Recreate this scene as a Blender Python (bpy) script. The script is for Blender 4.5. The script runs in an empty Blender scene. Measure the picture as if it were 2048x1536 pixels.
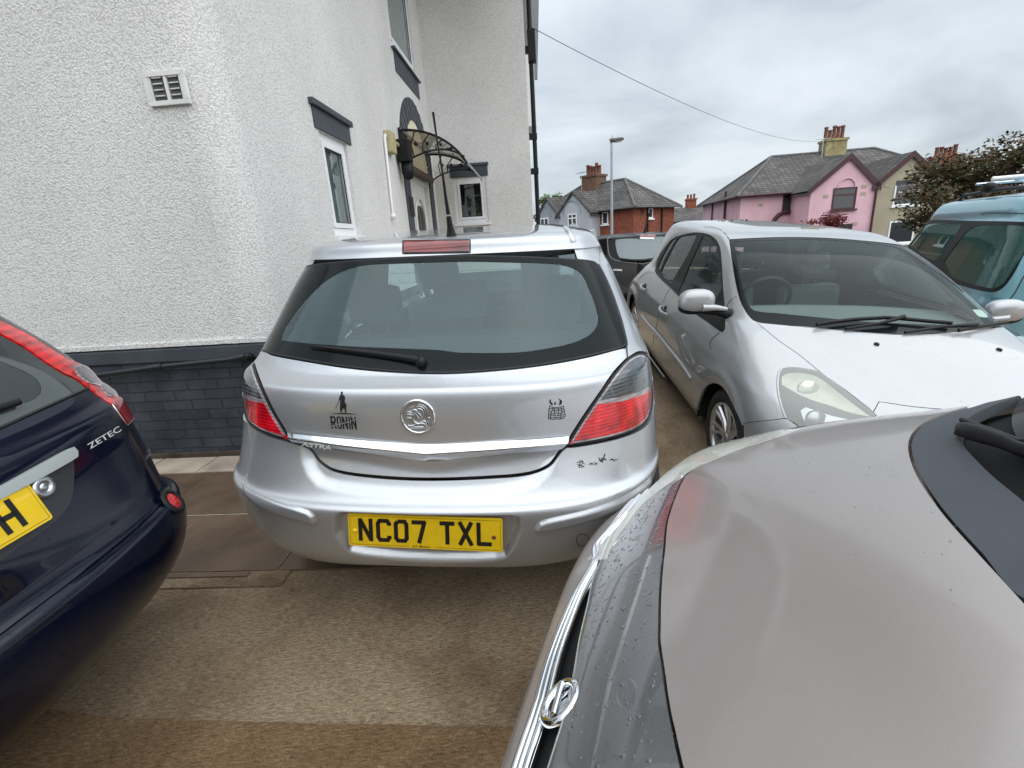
import bpy, bmesh, math, random
import numpy as np
from mathutils import Matrix, Vector, noise
from mathutils.bvhtree import BVHTree
from mathutils.geometry import delaunay_2d_cdt, tessellate_polygon
random.seed(7); RNG = np.random.default_rng(7)
SC = bpy.context.scene; COL = SC.collection
R_ = math.radians

# ---------------------------------------------------------------- camera
F = 944.; CX, CY = 1024., 768.; CH = 1.40; PITCH = R_(16.8); ROLL = R_(3.75)
_f = np.array([0, math.cos(PITCH), -math.sin(PITCH)]); _r = np.array([1., 0, 0]); _u = np.cross(_r, _f)
CR = _r*math.cos(ROLL) - _u*math.sin(ROLL); CU = _u*math.cos(ROLL) + _r*math.sin(ROLL); CF = _f
CAM = np.array([0, 0, CH])
cd = bpy.data.cameras.new('camera'); cam = bpy.data.objects.new('camera', cd); COL.objects.link(cam)
cd.sensor_width = 36; cd.lens = F/2048*36; cd.clip_start = .02; cd.clip_end = 3000
m = Matrix.Identity(4)
for i in range(3):
    m[i][0] = CR[i]; m[i][1] = CU[i]; m[i][2] = -CF[i]; m[i][3] = CAM[i]
cam.matrix_world = m
SC.camera = cam

# ---------------------------------------------------------------- world, sun, exposure
SUN_EL, SUN_AZ = R_(50), R_(145)          # azimuth clockwise from +Y
w = bpy.data.worlds.new("World"); SC.world = w; w.use_nodes = True
nt = w.node_tree; nt.nodes.clear(); N = nt.nodes.new; L = nt.links.new
out = N('ShaderNodeOutputWorld'); bg = N('ShaderNodeBackground'); bg.inputs[1].default_value = .1
sky = N('ShaderNodeTexSky'); sky.sky_type = 'NISHITA'; sky.sun_disc = False
sky.sun_elevation = SUN_EL; sky.sun_rotation = SUN_AZ
tc = N('ShaderNodeTexCoord'); sx = N('ShaderNodeSeparateXYZ'); L(tc.outputs['Generated'], sx.inputs[0])
# project the direction on a flat cloud deck so that the clouds flatten towards the horizon
def mth(op, a, b=None, c=None, clamp=False):
    n = N('ShaderNodeMath'); n.operation = op; n.use_clamp = clamp
    for k, v in enumerate((a, b, c)):
        if v is None: continue
        if isinstance(v, (int, float)): n.inputs[k].default_value = v
        else: L(v, n.inputs[k])
    return n.outputs[0]
zc = mth('MAXIMUM', sx.outputs[2], 0.0)
den = mth('ADD', zc, .22)
cx_ = mth('DIVIDE', sx.outputs[0], den); cy_ = mth('DIVIDE', sx.outputs[1], den)
cb = N('ShaderNodeCombineXYZ'); L(cx_, cb.inputs[0]); L(cy_, cb.inputs[1])
n1 = N('ShaderNodeTexNoise'); n1.inputs['Scale'].default_value = 1.15; n1.inputs['Detail'].default_value = 7; n1.inputs['Roughness'].default_value = .5
n1.inputs['Distortion'].default_value = .35
L(cb.outputs[0], n1.inputs['Vector'])
cr = N('ShaderNodeValToRGB'); cr.color_ramp.elements[0].position = .36; cr.color_ramp.elements[1].position = .64
cr.color_ramp.elements[0].color = (2.9, 3.3, 3.65, 1); cr.color_ramp.elements[1].color = (4.6, 4.95, 5.25, 1)
L(n1.outputs[0], cr.inputs[0])
gr = mth('MULTIPLY_ADD', mth('POWER', zc, 1.3), 1.1, 1.0)     # overcast sky is brighter overhead
dp_ = N('ShaderNodeVectorMath'); dp_.operation = 'DOT_PRODUCT'; L(tc.outputs['Generated'], dp_.inputs[0])
dp_.inputs[1].default_value = (math.sin(SUN_AZ)*math.cos(SUN_EL), math.cos(SUN_AZ)*math.cos(SUN_EL), math.sin(SUN_EL))
gl_ = mth('MULTIPLY', mth('POWER', mth('MAXIMUM', dp_.outputs['Value'], 0.0), 2.0), .7)   # veiled sun brightens its side of the overcast
gr = mth('ADD', gr, gl_)
vm = N('ShaderNodeVectorMath'); vm.operation = 'SCALE'; L(cr.outputs[0], vm.inputs[0]); L(gr, vm.inputs['Scale'])
mx = N('ShaderNodeMixRGB'); mx.inputs[0].default_value = .93; L(sky.outputs[0], mx.inputs[1]); L(vm.outputs[0], mx.inputs[2])
L(mx.outputs[0], bg.inputs[0]); L(bg.outputs[0], out.inputs[0])

sl = bpy.data.lights.new('sun', 'SUN'); sl.energy = 1.5; sl.angle = R_(125); sl.color = (1, .965, .92)
sun = bpy.data.objects.new('sun', sl); COL.objects.link(sun)
d = Vector((math.sin(SUN_AZ)*math.cos(SUN_EL), math.cos(SUN_AZ)*math.cos(SUN_EL), math.sin(SUN_EL)))
sun.rotation_euler = d.to_track_quat('Z', 'Y').to_euler()
SC.view_settings.view_transform = 'Standard'; SC.view_settings.look = 'None'; SC.view_settings.exposure = .74; SC.view_settings.gamma = 1

# ---------------------------------------------------------------- pixel helpers (photo 2048x1536)
def ray(px, py): return CR*((px-CX)/F) + CU*(-(py-CY)/F) + CF
def atz(px, py, z): dd = ray(px, py); return CAM + dd*((z-CH)/dd[2])
def aty(px, py, y): dd = ray(px, py); return CAM + dd*(y/dd[1])
class Frame:
    def __init__(s, o, head):     # local X right, Y away, heading clockwise from +Y
        a = R_(head); s.X = np.array([math.cos(a), -math.sin(a), 0]); s.Y = np.array([math.sin(a), math.cos(a), 0])
        s.Z = np.array([0, 0, 1.]); s.o = np.array(o, float); s.head = head
    def w(s, x, y, z): return s.o + s.X*x + s.Y*y + s.Z*z
    def W(s, p): p = np.asarray(p, float); return s.o + p[..., 0:1]*s.X + p[..., 1:2]*s.Y + p[..., 2:3]*s.Z
    def l(s, p): d_ = np.asarray(p, float)-s.o; return np.array([d_@s.X, d_@s.Y, d_@s.Z])
    def px_x(s, px, py, x): dd = ray(px, py); t = ((s.o-CAM)@s.X+x)/(dd@s.X); return s.l(CAM+dd*t)
    def px_y(s, px, py, y): dd = ray(px, py); t = ((s.o-CAM)@s.Y+y)/(dd@s.Y); return s.l(CAM+dd*t)
    def px_z(s, px, py, z): return s.l(atz(px, py, z+s.o[2]))

# ---------------------------------------------------------------- object helpers
ROOTM = {}
def props(o, label=None, cat=None, group=None, kind=None):
    if label: o['label'] = label
    if cat: o['category'] = cat
    if group: o['group'] = group
    if kind: o['kind'] = kind
    return o
def thing(name, label, cat, loc=(0, 0, 0), rz=0., group=None):
    o = bpy.data.objects.new(name, None); COL.objects.link(o); o.empty_display_size = .1
    o.location = loc; o.rotation_euler = (0, 0, rz)
    ROOTM[o.name] = Matrix.Translation(Vector(loc)) @ Matrix.Rotation(rz, 4, 'Z')
    return props(o, label, cat, group)
class MB:
    """collects faces in world coordinates; built as ONE mesh object"""
    def __init__(s): s.v = []; s.f = []; s.mi = []; s.nr = []; s.sm = []
    def add(s, vs, fs, mi=0, normals=None, smooth=False):
        b = len(s.v); s.v += [tuple(map(float, p)) for p in vs]
        s.f += [tuple(b+i for i in q) for q in fs]; s.mi += [mi]*len(fs); s.sm += [smooth]*len(fs)
        s.nr += ([None]*len(vs) if normals is None else [tuple(map(float, n)) for n in normals])
        return s
    def box(s, c, size, fr=None, mi=0, bev=0.):
        hx, hy, hz = size[0]/2, size[1]/2, size[2]/2
        if bev <= 0:
            P = [(c[0]+a*hx, c[1]+b*hy, c[2]+g*hz) for a in (-1, 1) for b in (-1, 1) for g in (-1, 1)]
            Q = [(0,1,3,2),(4,6,7,5),(0,4,5,1),(2,3,7,6),(0,2,6,4),(1,5,7,3)]
        else:
            bm = bmesh.new(); bmesh.ops.create_cube(bm, size=1)
            for v in bm.verts: v.co = Vector((v.co.x*2*hx, v.co.y*2*hy, v.co.z*2*hz))
            bmesh.ops.bevel(bm, geom=list(bm.edges), offset=bev, segments=2, profile=.6, affect='EDGES')
            bm.verts.index_update()
            P = [(v.co.x+c[0], v.co.y+c[1], v.co.z+c[2]) for v in bm.verts]; Q = [[v.index for v in f.verts] for f in bm.faces]; bm.free()
        if fr is not None: P = [fr.w(*p) for p in P]
        return s.add(P, Q, mi)
    def box2(s, a, b, fr=None, mi=0, bev=0.):
        a = np.array(a, float); b = np.array(b, float)
        return s.box((a+b)/2, np.abs(b-a), fr, mi, bev)
    def prism(s, poly, off, mi=0):
        """poly: world 3D points (planar), off: extrusion vector"""
        n = len(poly); off = np.array(off, float); P = [np.array(p, float) for p in poly]
        nn = sum((np.cross(P[i]-P[0], P[(i+1) % n]-P[0]) for i in range(n)), np.zeros(3))
        if nn@off > 0: P = P[::-1]
        Q = [p+off for p in P]
        return s.add(P+Q, [tuple(range(n)), tuple(range(2*n-1, n-1, -1))]+[(i, i+n, (i+1) % n+n, (i+1) % n) for i in range(n)], mi)
    def tube(s, path, r, seg=10, mi=0, cap=True, flat=None):
        path = [np.array(p, float) for p in path]; n = len(path); rr = r if hasattr(r, '__len__') else [r]*n
        vs = []; t0 = path[1]-path[0]; up = np.array([0, 0, 1.]) if abs(t0[2]) < .9*np.linalg.norm(t0) else np.array([1., 0, 0])
        a = np.cross(t0, up); a /= np.linalg.norm(a)
        for i in range(n):
            t = path[min(i+1, n-1)]-path[max(i-1, 0)]; t /= np.linalg.norm(t)
            a = a-t*(a@t); a /= np.linalg.norm(a); b = np.cross(t, a)
            for k in range(seg):
                q = 2*math.pi*k/seg; vs.append(path[i]+rr[i]*(a*math.cos(q)+b*math.sin(q)*(flat or 1)))
        fs = [(i*seg+k, i*seg+(k+1) % seg, (i+1)*seg+(k+1) % seg, (i+1)*seg+k) for i in range(n-1) for k in range(seg)]
        s.add(vs, fs, mi, smooth=True)
        if cap: s.add(vs[:seg], [tuple(range(seg-1, -1, -1))], mi); s.add(vs[-seg:], [tuple(range(seg))], mi)
        return s
    def lathe(s, prof, c, ax, seg=32, mi=0, smooth=True):
        """prof: (r, h) pairs, c: centre, ax: axis"""
        ax = np.array(ax, float); ax /= np.linalg.norm(ax); up = np.array([0, 0, 1.]) if abs(ax[2]) < .9 else np.array([1., 0, 0])
        a = np.cross(ax, up); a /= np.linalg.norm(a); b = np.cross(ax, a); c = np.array(c, float)
        vs = [c+ax*h+r*(a*math.cos(2*math.pi*k/seg)+b*math.sin(2*math.pi*k/seg)) for r, h in prof for k in range(seg)]
        fs = [(i*seg+k, i*seg+(k+1) % seg, (i+1)*seg+(k+1) % seg, (i+1)*seg+k) for i in range(len(prof)-1) for k in range(seg)]
        s.add(vs, fs, mi, smooth=smooth)
        return s
    def build(s, name, mat, parent=None, **kw):
        me = bpy.data.meshes.new(name); V = np.array(s.v, float)
        if parent is not None:
            r = parent
            while r.parent: r = r.parent
            M = ROOTM[r.name]; org = None
        else:
            org = np.array([(V[:, 0].min()+V[:, 0].max())/2, (V[:, 1].min()+V[:, 1].max())/2, V[:, 2].min()]); M = Matrix.Translation(Vector(org))
        Mi = np.array(M.inverted()); V2 = V@Mi[:3, :3].T+Mi[:3, 3]
        me.from_pydata(V2.tolist(), [], s.f)
        for mm in (mat if isinstance(mat, (list, tuple)) else [mat]): me.materials.append(mm)
        me.polygons.foreach_set('material_index', s.mi); me.polygons.foreach_set('use_smooth', s.sm)
        if any(n is not None for n in s.nr):
            me.update(); me.calc_loop_triangles()
            rt = Mi[:3, :3]; nl = []
            for p in me.polygons:
                fn = p.normal
                for li in p.loop_indices:
                    n = s.nr[me.loops[li].vertex_index]
                    if n is None: nl.append(tuple(fn))
                    else: nl.append(tuple(rt@np.array(n)))
            me.normals_split_custom_set(nl)
        o = bpy.data.objects.new(name, me); COL.objects.link(o)
        if parent is not None: o.parent = parent
        else: o.location = org; ROOTM[o.name] = M
        props(o, **kw)
        return o
def struct(name, mb, mat): return mb.build(name, mat, kind='structure')

# ---------------------------------------------------------------- materials
def mat(name, col=(.5, .5, .5), rough=.5, metal=0., spec=.5, coat=0., coat_r=.03, bump=None, var=None, alpha=None, trans=0., ior=1.45, emit=None):
    """bump=(scale, strength, distance[, detail]) noise bump; var=(scale, amount) tonal mottling"""
    M_ = bpy.data.materials.new(name); M_.use_nodes = True; t = M_.node_tree; b = t.nodes['Principled BSDF']
    b.inputs['Base Color'].default_value = (*col, 1); b.inputs['Roughness'].default_value = rough; b.inputs['Metallic'].default_value = metal
    b.inputs['Specular IOR Level'].default_value = spec; b.inputs['Coat Weight'].default_value = coat; b.inputs['Coat Roughness'].default_value = coat_r
    b.inputs['Transmission Weight'].default_value = trans; b.inputs['IOR'].default_value = ior
    tcn = t.nodes.new('ShaderNodeTexCoord')
    if bump:
        nn = t.nodes.new('ShaderNodeTexNoise'); nn.inputs['Scale'].default_value = bump[0]; nn.inputs['Detail'].default_value = bump[3] if len(bump) > 3 else 3
        t.links.new(tcn.outputs['Object'], nn.inputs['Vector'])
        bp = t.nodes.new('ShaderNodeBump'); bp.inputs['Strength'].default_value = bump[1]; bp.inputs['Distance'].default_value = bump[2]
        t.links.new(nn.outputs[0], bp.inputs['Height']); t.links.new(bp.outputs[0], b.inputs['Normal'])
    if var:
        nn = t.nodes.new('ShaderNodeTexNoise'); nn.inputs['Scale'].default_value = var[0]; nn.inputs['Detail'].default_value = 6; nn.inputs['Roughness'].default_value = .6
        t.links.new(tcn.outputs['Object'], nn.inputs['Vector'])
        rp = t.nodes.new('ShaderNodeValToRGB'); rp.color_ramp.elements[0].position = .3; rp.color_ramp.elements[1].position = .72
        rp.color_ramp.elements[0].color = tuple(c*(1-var[1]) for c in col)+(1,); rp.color_ramp.elements[1].color = tuple(min(1, c*(1+var[1])) for c in col)+(1,)
        t.links.new(nn.outputs[0], rp.inputs[0]); t.links.new(rp.outputs[0], b.inputs['Base Color'])
    return M_
def nodes_of(M_): return M_.node_tree, M_.node_tree.nodes['Principled BSDF']

def paint(name, col, metal=.75, rough=.34, flake=.12, coat=1., wet=.25, dirt=0., coat_r=.02):
    """metallic car paint: flakes, clear coat, small water beads as bump"""
    M_ = mat(name, col, rough, metal, .5 if metal > .2 else .12, coat, coat_r); t, b = nodes_of(M_); n = t.nodes.new; l = t.links.new
    tcn = n('ShaderNodeTexCoord')
    vo = n('ShaderNodeTexVoronoi'); vo.inputs['Scale'].default_value = 900; l(tcn.outputs['Object'], vo.inputs['Vector'])
    mxr = n('ShaderNodeMixRGB'); mxr.blend_type = 'MULTIPLY'; mxr.inputs[0].default_value = flake; mxr.inputs[1].default_value = (*col, 1)
    hs = n('ShaderNodeHueSaturation'); hs.inputs['Saturation'].default_value = 0; hs.inputs['Value'].default_value = 1.6
    l(vo.outputs['Color'], hs.inputs['Color']); l(hs.outputs[0], mxr.inputs[2])
    last = mxr.outputs[0]
    if dirt:
        dn = n('ShaderNodeTexNoise'); dn.inputs['Scale'].default_value = 2.2; dn.inputs['Detail'].default_value = 8; dn.inputs['Roughness'].default_value = .65
        l(tcn.outputs['Object'], dn.inputs['Vector'])
        dr = n('ShaderNodeMapRange'); dr.inputs[1].default_value = .45; dr.inputs[2].default_value = .8; dr.inputs[4].default_value = dirt; l(dn.outputs[0], dr.inputs[0])
        dm = n('ShaderNodeMixRGB'); dm.inputs[2].default_value = (.32, .31, .29, 1); l(dr.outputs[0], dm.inputs[0]); l(last, dm.inputs[1]); last = dm.outputs[0]
        rr = n('ShaderNodeMath'); rr.operation = 'MULTIPLY_ADD'; rr.inputs[1].default_value = .25; rr.inputs[2].default_value = coat_r; l(dr.outputs[0], rr.inputs[0]); l(rr.outputs[0], b.inputs['Coat Roughness'])
    l(last, b.inputs['Base Color'])
    if wet:
        v2 = n('ShaderNodeTexVoronoi'); v2.inputs['Scale'].default_value = 75; v2.inputs['Randomness'].default_value = 1; l(tcn.outputs['Object'], v2.inputs['Vector'])
        n2 = n('ShaderNodeTexNoise'); n2.inputs['Scale'].default_value = 6; l(tcn.outputs['Object'], n2.inputs['Vector'])
        # bead where the distance to the cell point is small; cells dropped at random
        sc_ = n('ShaderNodeSeparateColor'); l(v2.outputs['Color'], sc_.inputs[0])
        th = n('ShaderNodeMath'); th.operation = 'MULTIPLY'; l(sc_.outputs[0], th.inputs[0]); l(n2.outputs[0], th.inputs[1])
        rd = n('ShaderNodeMapRange'); rd.inputs[1].default_value = .30; rd.inputs[2].default_value = .6; rd.inputs[3].default_value = 0; rd.inputs[4].default_value = .34; l(th.outputs[0], rd.inputs[0])
        sb = n('ShaderNodeMath'); sb.operation = 'SUBTRACT'; l(rd.outputs[0], sb.inputs[0]); l(v2.outputs['Distance'], sb.inputs[1])
        mxm = n('ShaderNodeMath'); mxm.operation = 'MAXIMUM'; mxm.inputs[1].default_value = 0; l(sb.outputs[0], mxm.inputs[0])
        sq = n('ShaderNodeMath'); sq.operation = 'SQRT'; l(mxm.outputs[0], sq.inputs[0])
        bp = n('ShaderNodeBump'); bp.inputs['Strength'].default_value = wet; bp.inputs['Distance'].default_value = .004; l(sq.outputs[0], bp.inputs['Height'])
        l(bp.outputs[0], b.inputs['Coat Normal'])
    return M_

def glass(name, tint=(.55, .62, .62), refl=.5, rough=0., ior=1.5, film=0., filmcol=(.5, .55, .55)):
    """thin car glass: tinted see-through mixed with a sharp reflection by Fresnel"""
    M_ = bpy.data.materials.new(name); M_.use_nodes = True; t = M_.node_tree; t.nodes.clear(); n = t.nodes.new; l = t.links.new
    o = n('ShaderNodeOutputMaterial'); tr = n('ShaderNodeBsdfTransparent'); tr.inputs[0].default_value = (*tint, 1)
    gl = n('ShaderNodeBsdfGlossy'); gl.inputs[0].default_value = (.9, .95, .97, 1); gl.inputs['Roughness'].default_value = rough
    fr = n('ShaderNodeFresnel'); fr.inputs[0].default_value = ior
    mu = n('ShaderNodeMath'); mu.operation = 'MULTIPLY_ADD'; mu.inputs[1].default_value = 1.0+refl; mu.inputs[2].default_value = refl*.06; mu.use_clamp = True; l(fr.outputs[0], mu.inputs[0])
    mxs = n('ShaderNodeMixShader'); l(mu.outputs[0], mxs.inputs[0]); last = tr.outputs[0]
    if film:
        df = n('ShaderNodeBsdfDiffuse'); df.inputs[0].default_value = (*filmcol, 1); m2 = n('ShaderNodeMixShader'); m2.inputs[0].default_value = film
        l(last, m2.inputs[1]); l(df.outputs[0], m2.inputs[2]); last = m2.outputs[0]
    l(last, mxs.inputs[1]); l(gl.outputs[0], mxs.inputs[2]); l(mxs.outputs[0], o.inputs[0])
    return M_

MT = {}
MT['silver'] = paint('silver_paint', (.46, .48, .505), .72, .40, .2, wet=.35)
MT['silver2'] = paint('silver_paint_warm', (.37, .38, .39), .5, .40, .2, wet=.4, dirt=.25)
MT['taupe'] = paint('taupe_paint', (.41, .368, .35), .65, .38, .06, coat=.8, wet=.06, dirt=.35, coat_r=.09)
MT['taupewet_dimmed'] = paint('taupe_paint_wet_dimmed', (.27, .265, .27), .9, .26, .15, wet=.7)  # wet gloss; the nose's dim reflection is put into a darker base colour

MT['navy'] = paint('navy_paint', (.0018, .0036, .0135), .1, .3, .3, wet=.3, coat=.6)
MT['black_paint'] = paint('black_paint', (.002, .002, .003), .0, .4, .3, wet=.25, coat=.25)
MT['teal'] = paint('pale_blue_paint', (.19, .42, .50), .55, .35, .2, wet=.2, dirt=.2)
MT['black'] = mat('black_trim', (.010, .010, .011), .5, spec=.3, bump=(600, .15, .001))
MT['rubber'] = mat('rubber', (.014, .014, .015), .6, bump=(90, .2, .002))
MT['tyre'] = mat('tyre_rubber', (.02, .02, .021), .75, bump=(120, .5, .003))
MT['frit'] = mat('glass_frit', (.006, .009, .010), .12, spec=.15)
MT['dark'] = mat('dark_void', (.006, .006, .007), .9)
MT['greytrim'] = mat('grey_plastic_trim', (.052, .058, .068), .55, bump=(900, .25, .0015), var=(7, .12))
MT['cloth'] = mat('seat_cloth', (.15, .17, .175), .9, bump=(300, .4, .002))
MT['liner'] = mat('cabin_lining', (.32, .34, .34), .9)
MT['chrome'] = mat('chrome', (.75, .77, .79), .06, 1.)
MT['letter'] = mat('bright_lettering', (.72, .73, .74), .35, .35)
MT['satin'] = mat('satin_metal', (.55, .57, .60), .28, 1.)
MT['alloy'] = mat('alloy_rim', (.50, .51, .53), .32, .85, coat=.4)
MT['yellow'] = mat('plate_yellow', (.83, .56, .01), .35, coat=.4, var=(30, .06))
MT['ink'] = mat('black_ink', (.01, .01, .01), .5)
MT['glass'] = glass('tinted_glass', (.70, .84, .85), .05, film=.12, filmcol=(.22, .40, .43))
MT['glass2'] = glass('clear_car_glass', (.72, .82, .80), .15, film=.04, filmcol=(.4, .46, .46))
MT['glass3'] = glass('plain_screen_glass', (.70, .78, .76), 0., film=.04, filmcol=(.4, .46, .46)); MT['water'] = glass('water', (.93, .95, .96), .9, ior=1.4); MT['pane'] = glass('window_pane', (.80, .86, .85), .5)
MT['white'] = mat('white_upvc', (.80, .81, .82), .3, var=(3, .04))
MT['greypaint'] = mat('slate_grey_masonry_paint', (.052, .06, .072), .6, bump=(70, .5, .006), var=(5, .2))

# roughcast render
def roughcast(name, col, scale=48, strength=.9, dist=.012):
    M_ = mat(name, col, .85, spec=.25); t, b = nodes_of(M_); n = t.nodes.new; l = t.links.new
    tcn = n('ShaderNodeTexCoord')
    nz = n('ShaderNodeTexNoise'); nz.inputs['Scale'].default_value = scale; nz.inputs['Detail'].default_value = 3.5; nz.inputs['Roughness'].default_value = .55; nz.inputs['Distortion'].default_value = .6
    vr = n('ShaderNodeTexVoronoi'); vr.feature = 'SMOOTH_F1'; vr.inputs['Scale'].default_value = scale*.8; vr.inputs['Smoothness'].default_value = .4
    l(tcn.outputs['Object'], nz.inputs['Vector']); l(tcn.outputs['Object'], vr.inputs['Vector'])
    ad = n('ShaderNodeMath'); ad.operation = 'SUBTRACT'; l(nz.outputs[0], ad.inputs[0])
    m5 = n('ShaderNodeMath'); m5.operation = 'MULTIPLY'; m5.inputs[1].default_value = .45; l(vr.outputs['Distance'], m5.inputs[0]); l(m5.outputs[0], ad.inputs[1])
    bp = n('ShaderNodeBump'); bp.inputs['Strength'].default_value = strength; bp.inputs['Distance'].default_value = dist; l(ad.outputs[0], bp.inputs['Height']); l(bp.outputs[0], b.inputs['Normal'])
    # weather: broad pale and dingy patches; base colour also darker in the hollows of the cast
    n2 = n('ShaderNodeTexNoise'); n2.inputs['Scale'].default_value = .9; n2.inputs['Detail'].default_value = 7; n2.inputs['Roughness'].default_value = .6; l(tcn.outputs['Object'], n2.inputs['Vector'])
    r2 = n('ShaderNodeValToRGB'); r2.color_ramp.elements[0].position = .3; r2.color_ramp.elements[1].position = .7
    r2.color_ramp.elements[0].color = tuple(c*.86 for c in col)+(1,); r2.color_ramp.elements[1].color = (*col, 1); l(n2.outputs[0], r2.inputs[0])
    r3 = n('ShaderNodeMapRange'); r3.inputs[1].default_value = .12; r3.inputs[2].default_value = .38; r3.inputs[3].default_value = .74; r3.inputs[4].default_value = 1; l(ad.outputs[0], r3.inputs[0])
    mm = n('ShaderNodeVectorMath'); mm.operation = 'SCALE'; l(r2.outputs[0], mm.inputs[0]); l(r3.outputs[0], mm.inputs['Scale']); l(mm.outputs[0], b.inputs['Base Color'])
    return M_
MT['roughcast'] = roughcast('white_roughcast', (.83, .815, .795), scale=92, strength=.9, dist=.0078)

# ---------------------------------------------------------------- smooth surfaces and panels cut from them
def bsb(t, n):
    """uniform cubic B-spline basis with end rows doubled; t in [0, n-1] -> (K, n) weights and derivatives"""
    t = np.clip(np.asarray(t, float), 0, n-1-1e-9); i = np.floor(t).astype(int); f = t-i
    Wt = [(1-f)**3/6, (3*f**3-6*f**2+4)/6, (-3*f**3+3*f**2+3*f+1)/6, f**3/6]
    D = [-(1-f)**2/2, (9*f**2-12*f)/6, (-9*f**2+6*f+3)/6, f**2/2]
    B = np.zeros((len(t), n)); dB = np.zeros((len(t), n)); r = np.arange(len(t))
    def put(j, w_, d_):      # phantom points reflect the ends: p[-1] = 2p0-p1, so the curve passes through its end points
        for A_, q in ((B, w_), (dB, d_)):
            lo = j < 0; hi = j > n-1; ok = ~(lo | hi)
            np.add.at(A_, (r[ok], j[ok]), q[ok])
            if lo.any(): np.add.at(A_, (r[lo], np.zeros(lo.sum(), int)), 2*q[lo]); np.add.at(A_, (r[lo], np.ones(lo.sum(), int)), -q[lo])
            if hi.any(): np.add.at(A_, (r[hi], np.full(hi.sum(), n-1)), 2*q[hi]); np.add.at(A_, (r[hi], np.full(hi.sum(), n-2)), -q[hi])
    for k in range(4): put(i-1+k, Wt[k], D[k])
    return B, dB
class Net:
    """control net P[row][col] of local points in a Frame; v runs over rows, u over columns"""
    def __init__(s, P, fr, flip=False, sub=8):
        s.P = fr.W(np.array(P, float)); s.m, s.n = s.P.shape[:2]; s.fr = fr; s.sg = -1. if flip else 1.
        M_, N_ = (s.m-1)*sub+1, (s.n-1)*sub+1; s.M_, s.N_ = M_, N_
        vs = np.linspace(0, s.m-1, M_); us = np.linspace(0, s.n-1, N_)
        Bv, _ = bsb(vs, s.m); Bu, _ = bsb(us, s.n)
        G = np.einsum('am,mnc,bn->abc', Bv, s.P, Bu); s.G = G; s.us = us; s.vs = vs
        V = G.reshape(-1, 3)
        T = []
        for a in range(M_-1):
            for b in range(N_-1):
                q = a*N_+b; T.append((q, q+1, q+N_+1)); T.append((q, q+N_+1, q+N_))
        s.V = V; s.T = T; s.bvh = BVHTree.FromPolygons([tuple(p) for p in V], T)
        s.Lu = np.linalg.norm(np.diff(G, axis=1), axis=2).sum(1).mean()/(s.n-1); s.Lv = np.linalg.norm(np.diff(G, axis=0), axis=2).sum(0).mean()/(s.m-1)
    def S(s, uv):
        uv = np.atleast_2d(uv); Bu, dBu = bsb(uv[:, 0], s.n); Bv, dBv = bsb(uv[:, 1], s.m)
        p = np.einsum('km,mnc,kn->kc', Bv, s.P, Bu); su = np.einsum('km,mnc,kn->kc', Bv, s.P, dBu); sv = np.einsum('km,mnc,kn->kc', dBv, s.P, Bu)
        nn = np.cross(su, sv)*s.sg; l_ = np.linalg.norm(nn, axis=1, keepdims=True); l_[l_ < 1e-12] = 1
        return p, nn/l_, su, sv
    def _uv(s, idx, h):
        a, b, c = s.T[idx]; A, B, C = s.V[a], s.V[b], s.V[c]; h = np.array(h)
        v0, v1, v2 = B-A, C-A, h-A; d00, d01, d11, d20, d21 = v0@v0, v0@v1, v1@v1, v2@v0, v2@v1; den = d00*d11-d01*d01
        if abs(den) < 1e-18: bb = cc = .33
        else: bb = (d11*d20-d01*d21)/den; cc = (d00*d21-d01*d20)/den
        def g(i): return np.array([s.us[i % s.N_], s.vs[i//s.N_]])
        return g(a)*(1-bb-cc)+g(b)*bb+g(c)*cc
    def hit(s, px, py):
        dd = ray(px, py); dd = dd/np.linalg.norm(dd)
        loc, nr, idx, dist = s.bvh.ray_cast(Vector(CAM), Vector(dd))
        return None if idx is None else s._uv(idx, loc)
    def near(s, x, y, z):
        loc, nr, idx, dist = s.bvh.find_nearest(Vector(s.fr.w(x, y, z))); return s._uv(idx, loc)
    def hits(s, pts):
        """pixel points -> uv; a point off the silhouette is pulled towards the middle of the outline"""
        c = np.mean(pts, axis=0); o = []
        hc = s.hit(*c)
        if hc is None:
            ok = [p for p in pts if s.hit(*p) is not None]
            if ok: c = np.mean(ok, axis=0)
        for p in pts:
            p = np.array(p, float); h = s.hit(*p)
            if h is None:
                lo, hi = 0., 1.
                for _ in range(14):
                    mid = (lo+hi)/2
                    if s.hit(*(p+(c-p)*mid)) is None: lo = mid
                    else: hi = mid
                h = s.hit(*(p+(c-p)*hi))
                if h is None: continue
            o.append(h)
        if not o:       # the whole outline lies off the silhouette: take the nearest place on it
            for p in pts:
                p = np.array(p, float); best = None
                for t_ in np.linspace(0, 1, 60):
                    for dx in (-1, 1):
                        for dy in (-.4, .4):
                            h = s.hit(p[0]+dx*60*t_, p[1]+dy*60*t_)
                            if h is not None and best is None: best = h
                    if best is not None: break
                if best is not None: o.append(best)
        return np.array(o)
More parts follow.
